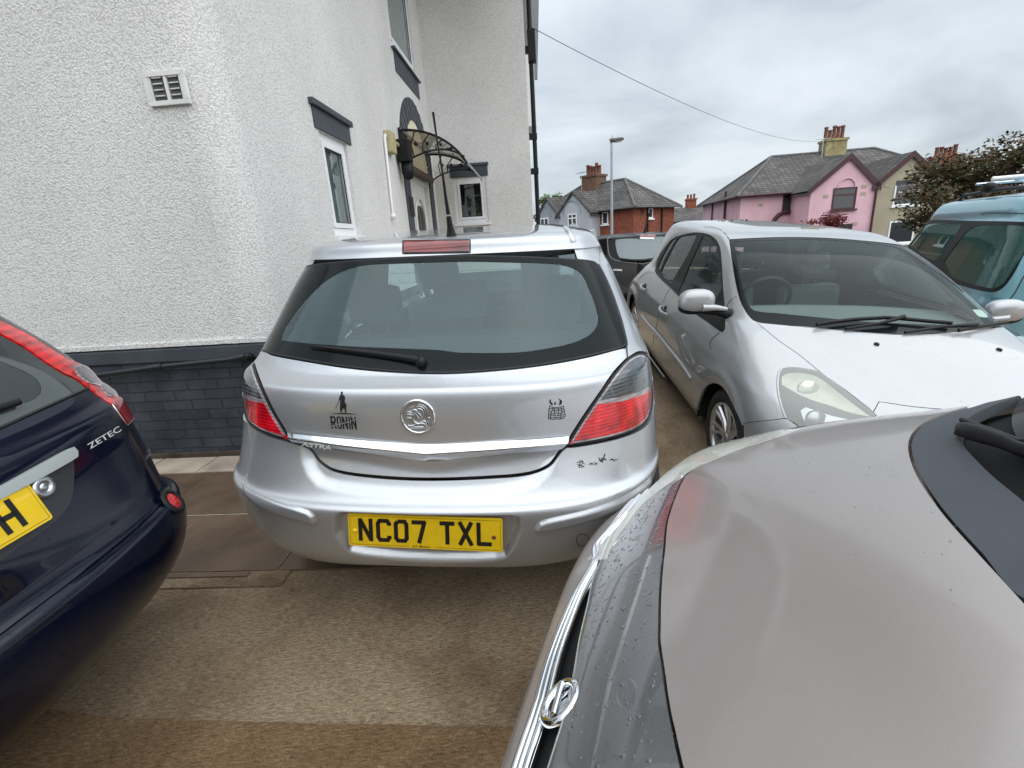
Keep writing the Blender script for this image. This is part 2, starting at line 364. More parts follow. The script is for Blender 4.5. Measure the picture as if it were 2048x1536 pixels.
def smooth_poly(pts, closed=True, step=6., ang=48.):
    """Catmull-Rom through the points, sharp where the outline turns by more than ang degrees"""
    P = [np.array(p, float) for p in pts]; n = len(P); out = []
    def corner(i):
        if not closed and i in (0, n-1): return True
        a = P[i]-P[i-1]; b = P[(i+1) % n]-P[i]; c = (a@b)/(np.linalg.norm(a)*np.linalg.norm(b)+1e-12)
        return math.degrees(math.acos(max(-1, min(1, c)))) > ang
    cor = [corner(i) for i in range(n)]
    for i in range(n if closed else n-1):
        j = (i+1) % n; p1, p2 = P[i], P[j]; Lg = np.linalg.norm(p2-p1); k = max(1, int(Lg/step))
        m1 = np.zeros_like(p1); m2 = m1
        m1 = (p2-p1) if cor[i] else (p2-P[i-1])*Lg/(np.linalg.norm(p1-P[i-1])+Lg+1e-9)
        m2 = (p2-p1) if cor[j] else (P[(j+1) % n]-p1)*Lg/(np.linalg.norm(P[(j+1) % n]-p2)+Lg+1e-9)
        for q in range(k):
            t = q/k; out.append(p1*(2*t**3-3*t**2+1)+m1*(t**3-2*t**2+t)+p2*(-2*t**3+3*t**2)+m2*(t**3-t**2))
    if not closed: out.append(P[-1])
    return out
def to_uv(net, poly, closed=True, step=6.):
    """poly items: (px, py) traced pixels, or (x, y, z) local points"""
    if all(len(p) == 2 for p in poly): return net.hits(smooth_poly(poly, closed, step))
    out = []; n = len(poly); runs = []; cur = [poly[0]]
    for p in poly[1:]:
        if len(p) == len(cur[-1]): cur.append(p)
        else: runs.append(cur); cur = [p]
    runs.append(cur)
    for r in runs:
        if len(r) == 1: q = [np.array(r[0], float)]
        else: q = smooth_poly(r, False, step if len(r[0]) == 2 else .03)
        if len(r[0]) == 2: out += list(net.hits(q))
        else: out += [net.near(*p) for p in q]
    # fill long joins between runs
    res = []; m_ = len(out)
    for i in range(m_ if closed else m_-1):
        a, b = out[i], out[(i+1) % m_]; d_ = np.hypot((b-a)[0]*net.Lu, (b-a)[1]*net.Lv); k = max(1, int(d_/.03))
        res += [a+(b-a)*q/k for q in range(k)]
    return np.array(res)
def pip(P, poly):
    x, y = P[:, 0], P[:, 1]; ins = np.zeros(len(P), bool); n = len(poly); j = n-1
    for i in range(n):
        xi, yi = poly[i]; xj, yj = poly[j]
        if yi != yj:
            c = ((yi > y) != (yj > y)) & (x < (xj-xi)*(y-yi)/(yj-yi)+xi); ins ^= c
        j = i
    return ins
def clean(uv, sc, eps=.0012):
    q = uv*sc; keep = [0]
    for i in range(1, len(q)):
        if np.linalg.norm(q[i]-q[keep[-1]]) > eps: keep.append(i)
    if len(keep) > 3 and np.linalg.norm(q[keep[-1]]-q[keep[0]]) < eps: keep.pop()
    return uv[keep]
def inset(net, uv, d_):
    p, nn, su, sv = net.S(uv); n = len(uv); a = 0
    q = uv*np.array([net.Lu, net.Lv]); area = .5*sum(q[i][0]*q[(i+1) % n][1]-q[(i+1) % n][0]*q[i][1] for i in range(n))
    t = np.roll(p, -1, 0)-np.roll(p, 1, 0); t /= np.linalg.norm(t, axis=1, keepdims=True)+1e-12
    inn = np.cross(nn*net.sg, t)*(1 if area > 0 else -1); mv = inn*d_
    o = uv.copy()
    for i in range(n):
        J = np.stack([su[i], sv[i]], 1)
        try: o[i] += np.linalg.lstsq(J, mv[i], rcond=None)[0]
        except Exception: pass
    return o
def panel(name, net, poly, mat_, parent, holes=(), off=0., thick=.012, step=.02, gap=.0015, disp=None, uv=False, pstep=6., rim=None, flat_fold=False, **kw):
    sc = np.array([net.Lu, net.Lv])
    U = np.array(poly, float) if uv else to_uv(net, poly, True, pstep)
    U = clean(U, sc)
    if gap: U = inset(net, U, gap)
    HS = []
    for h in holes:
        h2 = clean(to_uv(net, h, True, pstep), sc)
        if gap: h2 = inset(net, h2, -gap)
        HS.append(h2)
    lo, hi = U.min(0), U.max(0)
    gu = np.arange(lo[0], hi[0], step/net.Lu); gv = np.arange(lo[1], hi[1], step/net.Lv)
    GG = np.array([(a+(step/net.Lu/2 if k % 2 else 0), b) for k, b in enumerate(gv) for a in gu]) if len(gu) and len(gv) else np.zeros((0, 2))
    if len(GG):
        k = pip(GG, U)
        for h in HS: k &= ~pip(GG, h)
        GG = GG[k]
        bd = np.concatenate([U]+HS)*sc
        if len(GG):
            g = GG*sc; far = np.ones(len(g), bool)
            for i in range(0, len(g), 800):
                dd = ((g[i:i+800, None]-bd[None])**2).sum(2).min(1); far[i:i+800] = dd > (step*.4)**2
            GG = GG[far]
    pts = np.concatenate([U]+HS+[GG]); edges = []; b = 0; loops = []
    for l_ in [U]+HS:
        n = len(l_); edges += [(b+i, b+(i+1) % n) for i in range(n)]; loops.append(list(range(b, b+n))); b += n
    r = delaunay_2d_cdt([Vector(p) for p in (pts*sc)], edges, [], 0, 1e-6)
    V2 = np.array([tuple(v) for v in r[0]])/sc; Fc = np.array([f for f in r[2] if len(f) == 3])
    cen = V2[Fc].mean(1); k = pip(cen, U)
    for h in HS: k &= ~pip(cen, h)
    Fc = Fc[k]; p, nn, su, sv = net.S(V2)
    p = p+nn*off; custom = True
    if disp is not None:
        dv = disp(V2, p, net); p = p+nn*dv[:, None]; custom = False
    # orient to the normal
    e1 = p[Fc[:, 1]]-p[Fc[:, 0]]; e2 = p[Fc[:, 2]]-p[Fc[:, 0]]; fn = np.cross(e1, e2); s_ = (fn*nn[Fc[:, 0]]).sum(1) < 0
    Fc[s_] = Fc[s_][:, ::-1]
    if not custom:
        e1 = p[Fc[:, 1]]-p[Fc[:, 0]]; e2 = p[Fc[:, 2]]-p[Fc[:, 0]]; fn = np.cross(e1, e2)
        vn = np.zeros_like(p)
        for q in range(3): np.add.at(vn, Fc[:, q], fn)
        l_ = np.linalg.norm(vn, axis=1, keepdims=True); l_[l_ == 0] = 1; nn2 = vn/l_
    else: nn2 = nn
    mb = MB(); mb.add(p, Fc.tolist(), 0, nn2, True)
    if thick:
        # boundary edges of the kept triangles fold inwards
        cnt = {}
        for f in Fc.tolist():
            for a_, b_ in ((f[0], f[1]), (f[1], f[2]), (f[2], f[0])): cnt[(a_, b_)] = 1
        be = [e for e in cnt if (e[1], e[0]) not in cnt]
        idx = sorted({i for e in be for i in e}); mp = {v: i for i, v in enumerate(idx)}; nb = len(idx)
        top = p[idx]; dn = top-nn[idx]*thick
        mb.add(np.concatenate([top, dn]), [(mp[b_], mp[a_], mp[a_]+nb, mp[b_]+nb) for a_, b_ in be], 0 if rim is None else 1)
    return mb.build(name, mat_ if rim is None else [mat_, rim], parent, **kw)
def ribbon(net, line, w_, h_=.004, off=0., closed=False, step=5., mb=None, mi=0, taper=False):
    """a raised band that follows a line on the surface (seals, creases, trims)"""
    U = to_uv(net, line, closed, step); sc = np.array([net.Lu, net.Lv]); U = clean(U, sc, .002); p, nn, su, sv = net.S(U); n = len(p)
    t = (np.roll(p, -1, 0)-np.roll(p, 1, 0)) if closed else np.gradient(p, axis=0); t /= np.linalg.norm(t, axis=1, keepdims=True)+1e-12
    sd = np.cross(nn, t); mb = mb or MB(); prof = [(-.5, -.3), (-.42, .75), (-.2, 1), (.2, 1), (.42, .75), (.5, -.3)]; k = len(prof)
    vs = []
    for i in range(n):
        tw = 1. if not taper else max(.05, min(1, 4*min(i, n-1-i)/n))**.5
        for a_, b_ in prof: vs.append(p[i]+sd[i]*a_*w_*tw+nn[i]*(off+b_*h_))
    m_ = n if closed else n-1
    fs = [(i*k+j, i*k+j+1, ((i+1) % n)*k+j+1, ((i+1) % n)*k+j) for i in range(m_) for j in range(k-1)]
    mb.add(vs, fs, mi, smooth=True); return mb
def decal(net, polys, quad, off=.0012, mb=None, mi=0, maxe=None):
    """flat shapes in the unit square laid on the surface inside a traced quad TL, TR, BR, BL; polys: (verts2d, faces)"""
    mb = mb or MB(); q = [np.array(p, float) for p in quad]
    for vs, fs in polys:
        P = []; Nn = []; ok = True
        px = [q[3]*(1-a)*(1-b)+q[2]*a*(1-b)+q[1]*a*b+q[0]*(1-a)*b for a, b in vs]
        hs = [net.hit(*p) for p in px]
        if any(h is None for h in hs): continue
        p, nn, _, _ = net.S(np.array(hs)); mb.add(p+nn*off, fs, mi)
    return mb
def text_polys(txt, bold=0., font=None):
    """built-in font outlines scaled to the unit square"""
    cu = bpy.data.curves.new('t', 'FONT'); cu.body = txt; cu.offset = bold; cu.resolution_u = 3
    o = bpy.data.objects.new('t', cu); COL.objects.link(o); dg = bpy.context.evaluated_depsgraph_get(); me = bpy.data.meshes.new_from_object(o.evaluated_get(dg))
    V = np.array([v.co[:2] for v in me.vertices]); Fs = [tuple(p.vertices) for p in me.polygons]
    bpy.data.objects.remove(o); bpy.data.curves.remove(cu); bpy.data.meshes.remove(me)
    lo, hi = V.min(0), V.max(0); V = (V-lo)/(hi-lo)
    return [(V.tolist(), Fs)]
def stroke_polys(strokes, w_, asp=1.):
    """thick polylines in the unit square; asp = width/height of that square"""
    out = []
    for st in strokes:
        P = np.array(st, float)*np.array([asp, 1.])
        for i in range(len(P)-1):
            a, b = P[i], P[i+1]; t = b-a; l_ = np.linalg.norm(t); t = t/l_; nn = np.array([-t[1], t[0]])*w_/2
            e0 = t*w_/2 if i > 0 else 0*t; e1 = t*w_/2 if i < len(P)-2 else 0*t
            e0, e1 = e0*.6, e1*.6
            Q = np.array([a-e0-nn, b+e1-nn, b+e1+nn, a-e0+nn])/np.array([asp, 1.]); out.append((Q.tolist(), [(0, 1, 2, 3)]))
    return out
def Z(x0, y0, s, pts): return [(x0+a/s, y0+b/s) for a, b in pts]
def arcp(cx, cy, rx, ry, a0, a1, n): return [(cx+rx*math.cos(R_(a0+(a1-a0)*i/n)), cy+ry*math.sin(R_(a0+(a1-a0)*i/n))) for i in range(n+1)]
# plate lettering: strokes on a 50 x 79 mm cell
GL = {
 'N': [[(.14, 0), (.14, 1)], [(.86, 0), (.86, 1)], [(.16, .93), (.84, .07)]],
 'C': [[(.90, .72), (.90, .80), (.78, .92), (.26, .92), (.14, .80), (.14, .2), (.26, .08), (.78, .08), (.90, .2), (.90, .28)]],
 '0': [[(.26, .92), (.14, .8), (.14, .2), (.26, .08), (.74, .08), (.86, .2), (.86, .8), (.74, .92), (.26, .92)]],
 '7': [[(0, .91), (.86, .91), (.46, 0)]],
 'T': [[(0, .91), (1, .91)], [(.5, 0), (.5, .9)]],
 'X': [[(.1, 0), (.9, 1)], [(.1, 1), (.9, 0)]],
 'L': [[(.14, 1), (.14, .09), (1, .09)]],
 'H': [[(.14, 0), (.14, 1)], [(.86, 0), (.86, 1)], [(.14, .5), (.86, .5)]],
}

# ================================================================ the setting
def rough_ground(name='brushed_concrete', bdist=.02, grit=.86, gsc=55, gr_=.10, tone=(1., 1., 1.)):
    M_ = mat(name, (.2, .15, .1), .62, spec=.4); t, b = nodes_of(M_); n = t.nodes.new; l = t.links.new
    tcn = n('ShaderNodeTexCoord'); mp = n('ShaderNodeMapping'); mp.inputs['Rotation'].default_value = (0, 0, R_(-12)); mp.inputs['Scale'].default_value = (.85, 2.9, 1); l(tcn.outputs['Object'], mp.inputs[0])
    na = n('ShaderNodeTexNoise'); na.inputs['Scale'].default_value = 46; na.inputs['Detail'].default_value = 8; na.inputs['Roughness'].default_value = .76; na.inputs['Distortion'].default_value = .45; l(mp.outputs[0], na.inputs['Vector'])
    nb = n('ShaderNodeTexNoise'); nb.inputs['Scale'].default_value = 1.5; nb.inputs['Detail'].default_value = 8; nb.inputs['Roughness'].default_value = .62; nb.inputs['Distortion'].default_value = .5; l(tcn.outputs['Object'], nb.inputs['Vector'])
    nc = n('ShaderNodeTexNoise'); nc.inputs['Scale'].default_value = 210; nc.inputs['Detail'].default_value = 5; nc.inputs['Roughness'].default_value = .7; l(tcn.outputs['Object'], nc.inputs['Vector'])
    r1 = n('ShaderNodeValToRGB'); e = r1.color_ramp.elements; e[0].position = .32; e[0].color = (.27, .18, .108, 1); e[1].position = .72; e[1].color = (.62, .485, .33, 1)
    k = e.new(.5); k.color = (.49, .365, .235, 1); l(nb.outputs[0], r1.inputs[0])
    r2 = n('ShaderNodeMapRange'); r2.inputs[1].default_value = .3; r2.inputs[2].default_value = .7; r2.inputs[3].default_value = .30; r2.inputs[4].default_value = 1.65; l(na.outputs[0], r2.inputs[0])
    r3 = n('ShaderNodeMapRange'); r3.inputs[1].default_value = .3; r3.inputs[2].default_value = .75; r3.inputs[3].default_value = .5; r3.inputs[4].default_value = 1.6; l(nc.outputs[0], r3.inputs[0])
    v1 = n('ShaderNodeVectorMath'); v1.operation = 'SCALE'; l(r1.outputs[0], v1.inputs[0]); l(r2.outputs[0], v1.inputs['Scale'])
    v2 = n('ShaderNodeVectorMath'); v2.operation = 'SCALE'; l(v1.outputs[0], v2.inputs[0]); l(r3.outputs[0], v2.inputs['Scale'])
    # scattered pale grit
    vo = n('ShaderNodeTexVoronoi'); vo.inputs['Scale'].default_value = gsc; l(tcn.outputs['Object'], vo.inputs['Vector'])
    g1 = n('ShaderNodeMath'); g1.operation = 'LESS_THAN'; g1.inputs[1].default_value = gr_; l(vo.outputs['Distance'], g1.inputs[0])
    sp = n('ShaderNodeSeparateColor'); l(vo.outputs['Color'], sp.inputs[0]); g2 = n('ShaderNodeMath'); g2.operation = 'GREATER_THAN'; g2.inputs[1].default_value = grit; l(sp.outputs[0], g2.inputs[0])
    g3 = n('ShaderNodeMath'); g3.operation = 'MULTIPLY'; l(g1.outputs[0], g3.inputs[0]); l(g2.outputs[0], g3.inputs[1])
    mg = n('ShaderNodeMixRGB'); mg.inputs[2].default_value = (.5, .43, .32, 1); l(g3.outputs[0], mg.inputs[0]); vt = n('ShaderNodeVectorMath'); vt.operation = 'MULTIPLY'; vt.inputs[1].default_value = tone; l(v2.outputs[0], vt.inputs[0]); l(vt.outputs[0], mg.inputs[1]); l(mg.outputs[0], b.inputs['Base Color'])
    rr = n('ShaderNodeMapRange'); rr.inputs[1].default_value = .35; rr.inputs[2].default_value = .65; rr.inputs[3].default_value = .38; rr.inputs[4].default_value = .75; l(nb.outputs[0], rr.inputs[0]); l(rr.outputs[0], b.inputs['Roughness'])
    ad = n('ShaderNodeMath'); ad.operation = 'MULTIPLY_ADD'; ad.inputs[1].default_value = .8; l(nc.outputs[0], ad.inputs[0]); l(na.outputs[0], ad.inputs[2])
    bp = n('ShaderNodeBump'); bp.inputs['Strength'].default_value = 1.; bp.inputs['Distance'].default_value = bdist; l(ad.outputs[0], bp.inputs['Height']); l(bp.outputs[0], b.inputs['Normal'])
    return M_
MT['concrete'] = rough_ground(); MT['gritty'] = rough_ground('gritty_concrete', .03, .80, 60, .16, (.86, .74, .60))
MT['flag'] = mat('paving_flag', (.12, .082, .054), .40, bump=(18, .35, .006, 8), var=(2.2, .45))
MT['flag_pale'] = mat('pale_paving_flag', (.42, .35, .28), .6, bump=(25, .35, .006, 8), var=(3.5, .35))
MT['asphalt'] = mat('asphalt', (.05, .05, .05), .7, bump=(60, .5, .01), var=(3, .2))
MT['mortar'] = mat('pale_mortar', (.40, .37, .32), .8, var=(20, .4))
WF = Frame((0, 0, 0), 3.7)      # house frame: wall_front plane Y=3.134, side plane X=-1.863
# far ground reaching the horizon: level drive first, then falling away to the street of houses
MT['grass'] = mat('rough_grass', (.05, .075, .025), .9, bump=(20, .6, .03), var=(1.2, .4))
gm = MB(); rows = [(-300, 0), (-12, 0), (8, 0), (14, -.5), (22, -1.3), (40, -1.6), (120, -2), (1500, -3)]
for (y0, z0), (y1, z1) in zip(rows[:-1], rows[1:]): gm.add([(-1500, y0, z0-.012), (1500, y0, z0-.012), (1500, y1, z1-.012), (-1500, y1, z1-.012)], [(0, 1, 2, 3)])
struct('ground', gm, MT['asphalt'])
dm = MB()
# driveway slab, a fine sheet of its own
dm.add([WF.w(-6, -5, -.004), WF.w(9, -5, -.004), WF.w(9, 9, -.004), WF.w(-6, 9, -.004)], [(0, 1, 2, 3)])
struct('driveway', dm, MT['concrete'])
_j = [atz(a, b, .004) for a, b in ((-300, 1395), (0, 1412), (250, 1430), (600, 1446), (1080, 1462), (1700, 1490))]
dm = MB(); _w = [q+np.array([0, .012*math.sin(i*2.1), 0]) for i, q in enumerate(_j)]
_near = [np.array([q[0], -4., .004]) for q in _w]; _m2 = MB(); _m2.add(_w+_near, [(i, i+6, i+7, i+1) for i in range(5)]); struct('gritty_slab', _m2, MT['gritty'])
# flags along the foot of the wall, each a slab with its own joints
fl = MB(); fp = MB(); mo = MB()
def slab(mb, x0, x1, y0, y1, h=.006, g=.006, sk=0.):
    P = [(x0+g, y0+g), (x1-g, y0+g), (x1-g+sk, y1-g), (x0+g+sk, y1-g)]
    lo = [WF.w(a, b, -.003) for a, b in P]; hi = [WF.w(a, b, h+random.uniform(-.0015, .0015)) for a, b in P]
    mb.add(lo+hi, [(4, 5, 6, 7), (0, 1, 5, 4), (1, 2, 6, 5), (2, 3, 7, 6), (3, 0, 4, 7)])
yb = 3.114
x = -6.2
for k in range(12):
    slab(fp, x, x+.42, yb-.27, yb); x += .42
x = -6.0
for k in range(9):
    slab(fl, x, x+.62, yb-.82, yb-.27, sk=0); x += .62
x = -6.3
for k in range(8):
    slab(fl, x, x+.72, yb-1.32, yb-.82); x += .72
slab(fl, -3.4, WF.px_z(500, 1150, 0)[0], WF.px_z(400, 1158, 0)[1], yb-1.32)
mo.add([WF.w(-6.2, yb-.826, .0078), WF.w(-1.5, yb-.826, .0078), WF.w(-1.5, yb-.820, .0078), WF.w(-6.2, yb-.820, .0078)], [(0, 1, 2, 3)])
mo.add([WF.w(-6.2, yb-1.42, .0015), WF.w(-1.2, yb-1.42, .0015), WF.w(-1.2, yb, .0015), WF.w(-6.2, yb, .0015)], [(0, 1, 2, 3)], 1)
struct('paving_strip', fl, MT['flag']); struct('pale_paving_strip', fp, MT['flag_pale']); struct('paving_joint', mo, [MT['mortar'], MT['concrete']])

# ---------------------------------------------------------------- the white house
def brickwork(name, c1, c2, mortar, sx=.225, sy=.075, ms=.012, bump=.6, dist=.008, rough=.85, vert='XZ'):
    M_ = mat(name, c1, rough, spec=.3); t, b = nodes_of(M_); n = t.nodes.new; l = t.links.new
    tcn = n('ShaderNodeTexCoord'); sp = n('ShaderNodeSeparateXYZ'); l(tcn.outputs['Object'], sp.inputs[0]); cm = n('ShaderNodeCombineXYZ')
    ad = n('ShaderNodeMath'); ad.operation = 'ADD'; l(sp.outputs[0], ad.inputs[0]); l(sp.outputs[1], ad.inputs[1]); l(ad.outputs[0], cm.inputs[0]); l(sp.outputs[2], cm.inputs[1])
    nz = n('ShaderNodeTexNoise'); nz.inputs['Scale'].default_value = 14; nz.inputs['Detail'].default_value = 4; l(tcn.outputs['Object'], nz.inputs['Vector'])
    vm_ = n('ShaderNodeVectorMath'); vm_.operation = 'MULTIPLY_ADD'; l(nz.outputs['Color'], vm_.inputs[0]); vm_.inputs[1].default_value = (.008, .008, 0); l(cm.outputs[0], vm_.inputs[2])
    br = n('ShaderNodeTexBrick'); br.inputs['Scale'].default_value = 1; br.inputs['Brick Width'].default_value = sx; br.inputs['Row Height'].default_value = sy; br.inputs['Mortar Size'].default_value = ms/2; br.inputs['Mortar Smooth'].default_value = .4
    br.inputs['Color1'].default_value = (*c1, 1); br.inputs['Color2'].default_value = (*c2, 1); br.inputs['Mortar'].default_value = (*mortar, 1); l(vm_.outputs[0], br.inputs['Vector'])
    nv = n('ShaderNodeTexNoise'); nv.inputs['Scale'].default_value = 5; nv.inputs['Detail'].default_value = 8; l(tcn.outputs['Object'], nv.inputs['Vector'])
    mr = n('ShaderNodeMapRange'); mr.inputs[1].default_value = .3; mr.inputs[2].default_value = .7; mr.inputs[3].default_value = .7; mr.inputs[4].default_value = 1.3; l(nv.outputs[0], mr.inputs[0])
    sc_ = n('ShaderNodeVectorMath'); sc_.operation = 'SCALE'; l(br.outputs['Color'], sc_.inputs[0]); l(mr.outputs[0], sc_.inputs['Scale']); l(sc_.outputs[0], b.inputs['Base Color'])
    iv = n('ShaderNodeMath'); iv.operation = 'SUBTRACT'; iv.inputs[0].default_value = 1; l(br.outputs['Fac'], iv.inputs[1])
    nn = n('ShaderNodeTexNoise'); nn.inputs['Scale'].default_value = 60; nn.inputs['Detail'].default_value = 4; l(tcn.outputs['Object'], nn.inputs['Vector'])
    a2 = n('ShaderNodeMath'); a2.operation = 'MULTIPLY_ADD'; a2.inputs[1].default_value = .5; l(nn.outputs[0], a2.inputs[0]); l(iv.outputs[0], a2.inputs[2])
    bp = n('ShaderNodeBump'); bp.inputs['Strength'].default_value = bump; bp.inputs['Distance'].default_value = dist; l(a2.outputs[0], bp.inputs['Height']); l(bp.outputs[0], b.inputs['Normal'])
    return M_
MT['plinth'] = brickwork('painted_plinth_brick', (.045, .052, .064), (.06, .066, .078), (.040, .046, .056), bump=.9, dist=.012)
MT['slate'] = None
def rooftile(name, c1, c2, w_=.3, h_=.2, sc=1.):
    M_ = mat(name, c1, .75, spec=.3); t, b = nodes_of(M_); n = t.nodes.new; l = t.links.new
    tcn = n('ShaderNodeTexCoord'); sp = n('ShaderNodeSeparateXYZ'); l(tcn.outputs['Object'], sp.inputs[0]); cm = n('ShaderNodeCombineXYZ')
    ad = n('ShaderNodeMath'); ad.operation = 'MULTIPLY_ADD'; ad.inputs[1].default_value = .6; l(sp.outputs[1], ad.inputs[0]); l(sp.outputs[0], ad.inputs[2]); l(ad.outputs[0], cm.inputs[0])
    zz = n('ShaderNodeMath'); zz.operation = 'MULTIPLY'; zz.inputs[1].default_value = 1.55; l(sp.outputs[2], zz.inputs[0]); l(zz.outputs[0], cm.inputs[1])
    br = n('ShaderNodeTexBrick'); br.inputs['Scale'].default_value = sc; br.inputs['Brick Width'].default_value = w_; br.inputs['Row Height'].default_value = h_; br.inputs['Mortar Size'].default_value = .018; br.inputs['Mortar Smooth'].default_value = .3
    br.inputs['Color1'].default_value = (*c1, 1); br.inputs['Color2'].default_value = (*c2, 1); br.inputs['Mortar'].default_value = (c1[0]*.3, c1[1]*.3, c1[2]*.3, 1); l(cm.outputs[0], br.inputs['Vector'])
    nv = n('ShaderNodeTexNoise'); nv.inputs['Scale'].default_value = .9; nv.inputs['Detail'].default_value = 9; nv.inputs['Roughness'].default_value = .65; l(tcn.outputs['Object'], nv.inputs['Vector'])
    mr = n('ShaderNodeMapRange'); mr.inputs[1].default_value = .3; mr.inputs[2].default_value = .7; mr.inputs[3].default_value = .6; mr.inputs[4].default_value = 1.45; l(nv.outputs[0], mr.inputs[0])
    sc_ = n('ShaderNodeVectorMath'); sc_.operation = 'SCALE'; l(br.outputs['Color'], sc_.inputs[0]); l(mr.outputs[0], sc_.inputs['Scale']); l(sc_.outputs[0], b.inputs['Base Color'])
    bp = n('ShaderNodeBump'); bp.inputs['Strength'].default_value = .8; bp.inputs['Distance'].default_value = .03; bp.invert = True; l(br.outputs['Fac'], bp.inputs['Height']); l(bp.outputs[0], b.inputs['Normal'])
    return M_
MT['slate'] = rooftile('slate_roof', (.075, .072, .072), (.12, .108, .10))
XC, Y1, Y3 = -1.863, 3.134, 9.75
X3 = WF.px_y(1066, 440, Y3)[0]      # outer corner of the far wing
HT = 6.4
house = thing('white_house', 'white roughcast house with slate grey painted plinth, arch and lintels, filling the left', 'house', tuple(WF.w(XC, Y1, 0)), -R_(3.7))
def wall_rects(mb, p0, dx, dz, W_, H_, holes, outw, dep=.16, mi=0):
    """a wall face with rectangular holes (x0,x1,z0,z1) and their reveals"""
    xs = sorted({0, W_, *[h[0] for h in holes], *[h[1] for h in holes]}); zs = sorted({0, H_, *[h[2] for h in holes], *[h[3] for h in holes]})
    p0 = np.array(p0, float); outw = np.array(outw, float)
    def pt(a, b, d_=0): return p0+np.array(dx)*a+np.array(dz)*b-outw*d_
    for a0, a1 in zip(xs[:-1], xs[1:]):
        for b0, b1 in zip(zs[:-1], zs[1:]):
            ca, cb2 = (a0+a1)/2, (b0+b1)/2
            if any(h[0] < ca < h[1] and h[2] < cb2 < h[3] for h in holes): continue
            q = [pt(a0, b0), pt(a1, b0), pt(a1, b1), pt(a0, b1)]
            if np.cross(q[1]-q[0], q[2]-q[0])@outw < 0: q = q[::-1]
            mb.add(q, [(0, 1, 2, 3)], mi)
    for h in holes:
        a0, a1, b0, b1 = h
        for A, B in (((a0, b0), (a1, b0)), ((a1, b0), (a1, b1)), ((a1, b1), (a0, b1)), ((a0, b1), (a0, b0))):
            q = [pt(*A), pt(*B), pt(*B, dep), pt(*A, dep)]; mb.add(q, [(0, 1, 2, 3)], mi)
# windows of the side wall (Y from, Y to, z from, z to)
w1 = (4.572, 5.222, 1.56, 2.45); w2 = (7.60, 9.05, 4.16, 5.35); door = (7.72, 8.98, 0.25, 2.60)
wf = MB()
H1 = HT
RC = .22
wall_rects(wf, WF.w(-7.5, Y1, .85), WF.X, WF.Z, 7.5+XC-RC, H1-.85, [], -WF.Y)
Yc = Y1+RC
wall_rects(wf, WF.w(XC, Yc, .85), WF.Y, WF.Z, Y3-Yc, H1-.85, [(w1[0]-Yc, w1[1]-Yc, w1[2]-.85, w1[3]-.85), (w2[0]-Yc, w2[1]-Yc, w2[2]-.85, w2[3]-.85), (door[0]-Yc, door[1]-Yc, 0, door[3]-.85)], WF.X)
_v = []; _n = []
for k in range(13):
    a = math.pi/2*k/12; q = WF.w(XC-RC+RC*math.sin(a), Y1+RC-RC*math.cos(a), .85); _v += [q, q+WF.Z*(H1-.85)]; _n += [WF.X*math.sin(a)-WF.Y*math.cos(a)]*2
wf.add(_v, [(2*k, 2*k+2, 2*k+3, 2*k+1) for k in range(12)], 0, _n, True)
w3a = WF.px_y(914, 448, Y3); w3b = WF.px_y(971, 352, Y3)
w3 = (w3a[0], w3b[0], w3a[2], w3b[2])
wall_rects(wf, WF.w(XC, Y3, .85), WF.X, WF.Z, X3-XC, H1-.85, [(w3[0]-XC, w3[1]-XC, w3[2]-.85, w3[3]-.85)], -WF.Y)
wall_rects(wf, WF.w(X3, Y3, .85), WF.Y, WF.Z, 8, H1-.85, [], WF.X)
wall_rects(wf, WF.w(-7.5, Y1, .85), WF.Y, WF.Z, 14.5, H1-.85, [], -WF.X)
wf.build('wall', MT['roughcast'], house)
# the bell-cast drip over the plinth, and the plinth itself
dr = MB(); dr.box2((-7.5, Y1-.018, .845), (XC+.018, Y1-.001, .875), WF); dr.box2((XC+.001, Y1-.018, .845), (XC+.018, 7.6, .875), WF); dr.build('drip_edge', MT['roughcast'], house)
pl = MB(); pl.box2((-7.52, Y1-.012, -.3), (XC+.012, Y1+.2, .835), WF); pl.box2((XC-.2, Y1+.2, -.3), (XC+.012, 7.55, .835), WF); pl.box2((XC-.2, Y3-.012, -.3), (X3+.012, Y3+.2, .835), WF); pl.box2((X3-.2, Y3+.2, -.3), (X3+.012, Y3+8, .835), WF)
pl.build('plinth', MT['plinth'], house)
cc = MB(); cc.box2((-7.53, Y1-.03, .74), (XC+.03, Y1-.0125, .832), WF, bev=.006); cc.build('plinth_cap', MT['greypaint'], house)
ft = MB(); ft.box2((-7.53, Y1-.035, -.02), (XC+.03, Y1-.0128, .045), WF, bev=.01); ft.build('footing', mat('damp_brown_footing', (.06, .043, .034), .7, bump=(40, .7, .01), var=(9, .4)), house)
rf = MB(); ov = .35
A = [WF.w(-7.8, Y1-ov, HT), WF.w(XC+ov, Y1-ov, HT), WF.w(XC+ov, Y3-ov, HT), WF.w(X3+ov, Y3-ov, HT), WF.w(X3+ov, Y3+8, HT), WF.w(-7.8, Y3+8, HT)]
rf.prism(A, (0, 0, .12), 0); rf.build('eaves', MT['white'], house)
rf = MB(); rp = [WF.w(-7.8, Y1-ov, HT+.12), WF.w(X3+ov, Y1-ov+3, HT+.12), WF.w(X3+ov, Y3+8, HT+.12), WF.w(-7.8, Y3+8, HT+.12), WF.w(-4.2, Y1+3.4, HT+2.4), WF.w(-3.5, Y3+4, HT+2.4)]
rf.add(rp, [(0, 1, 4), (1, 2, 5, 4), (2, 3, 5), (3, 0, 4, 5)]); rf.build('roof', MT['slate'], house)
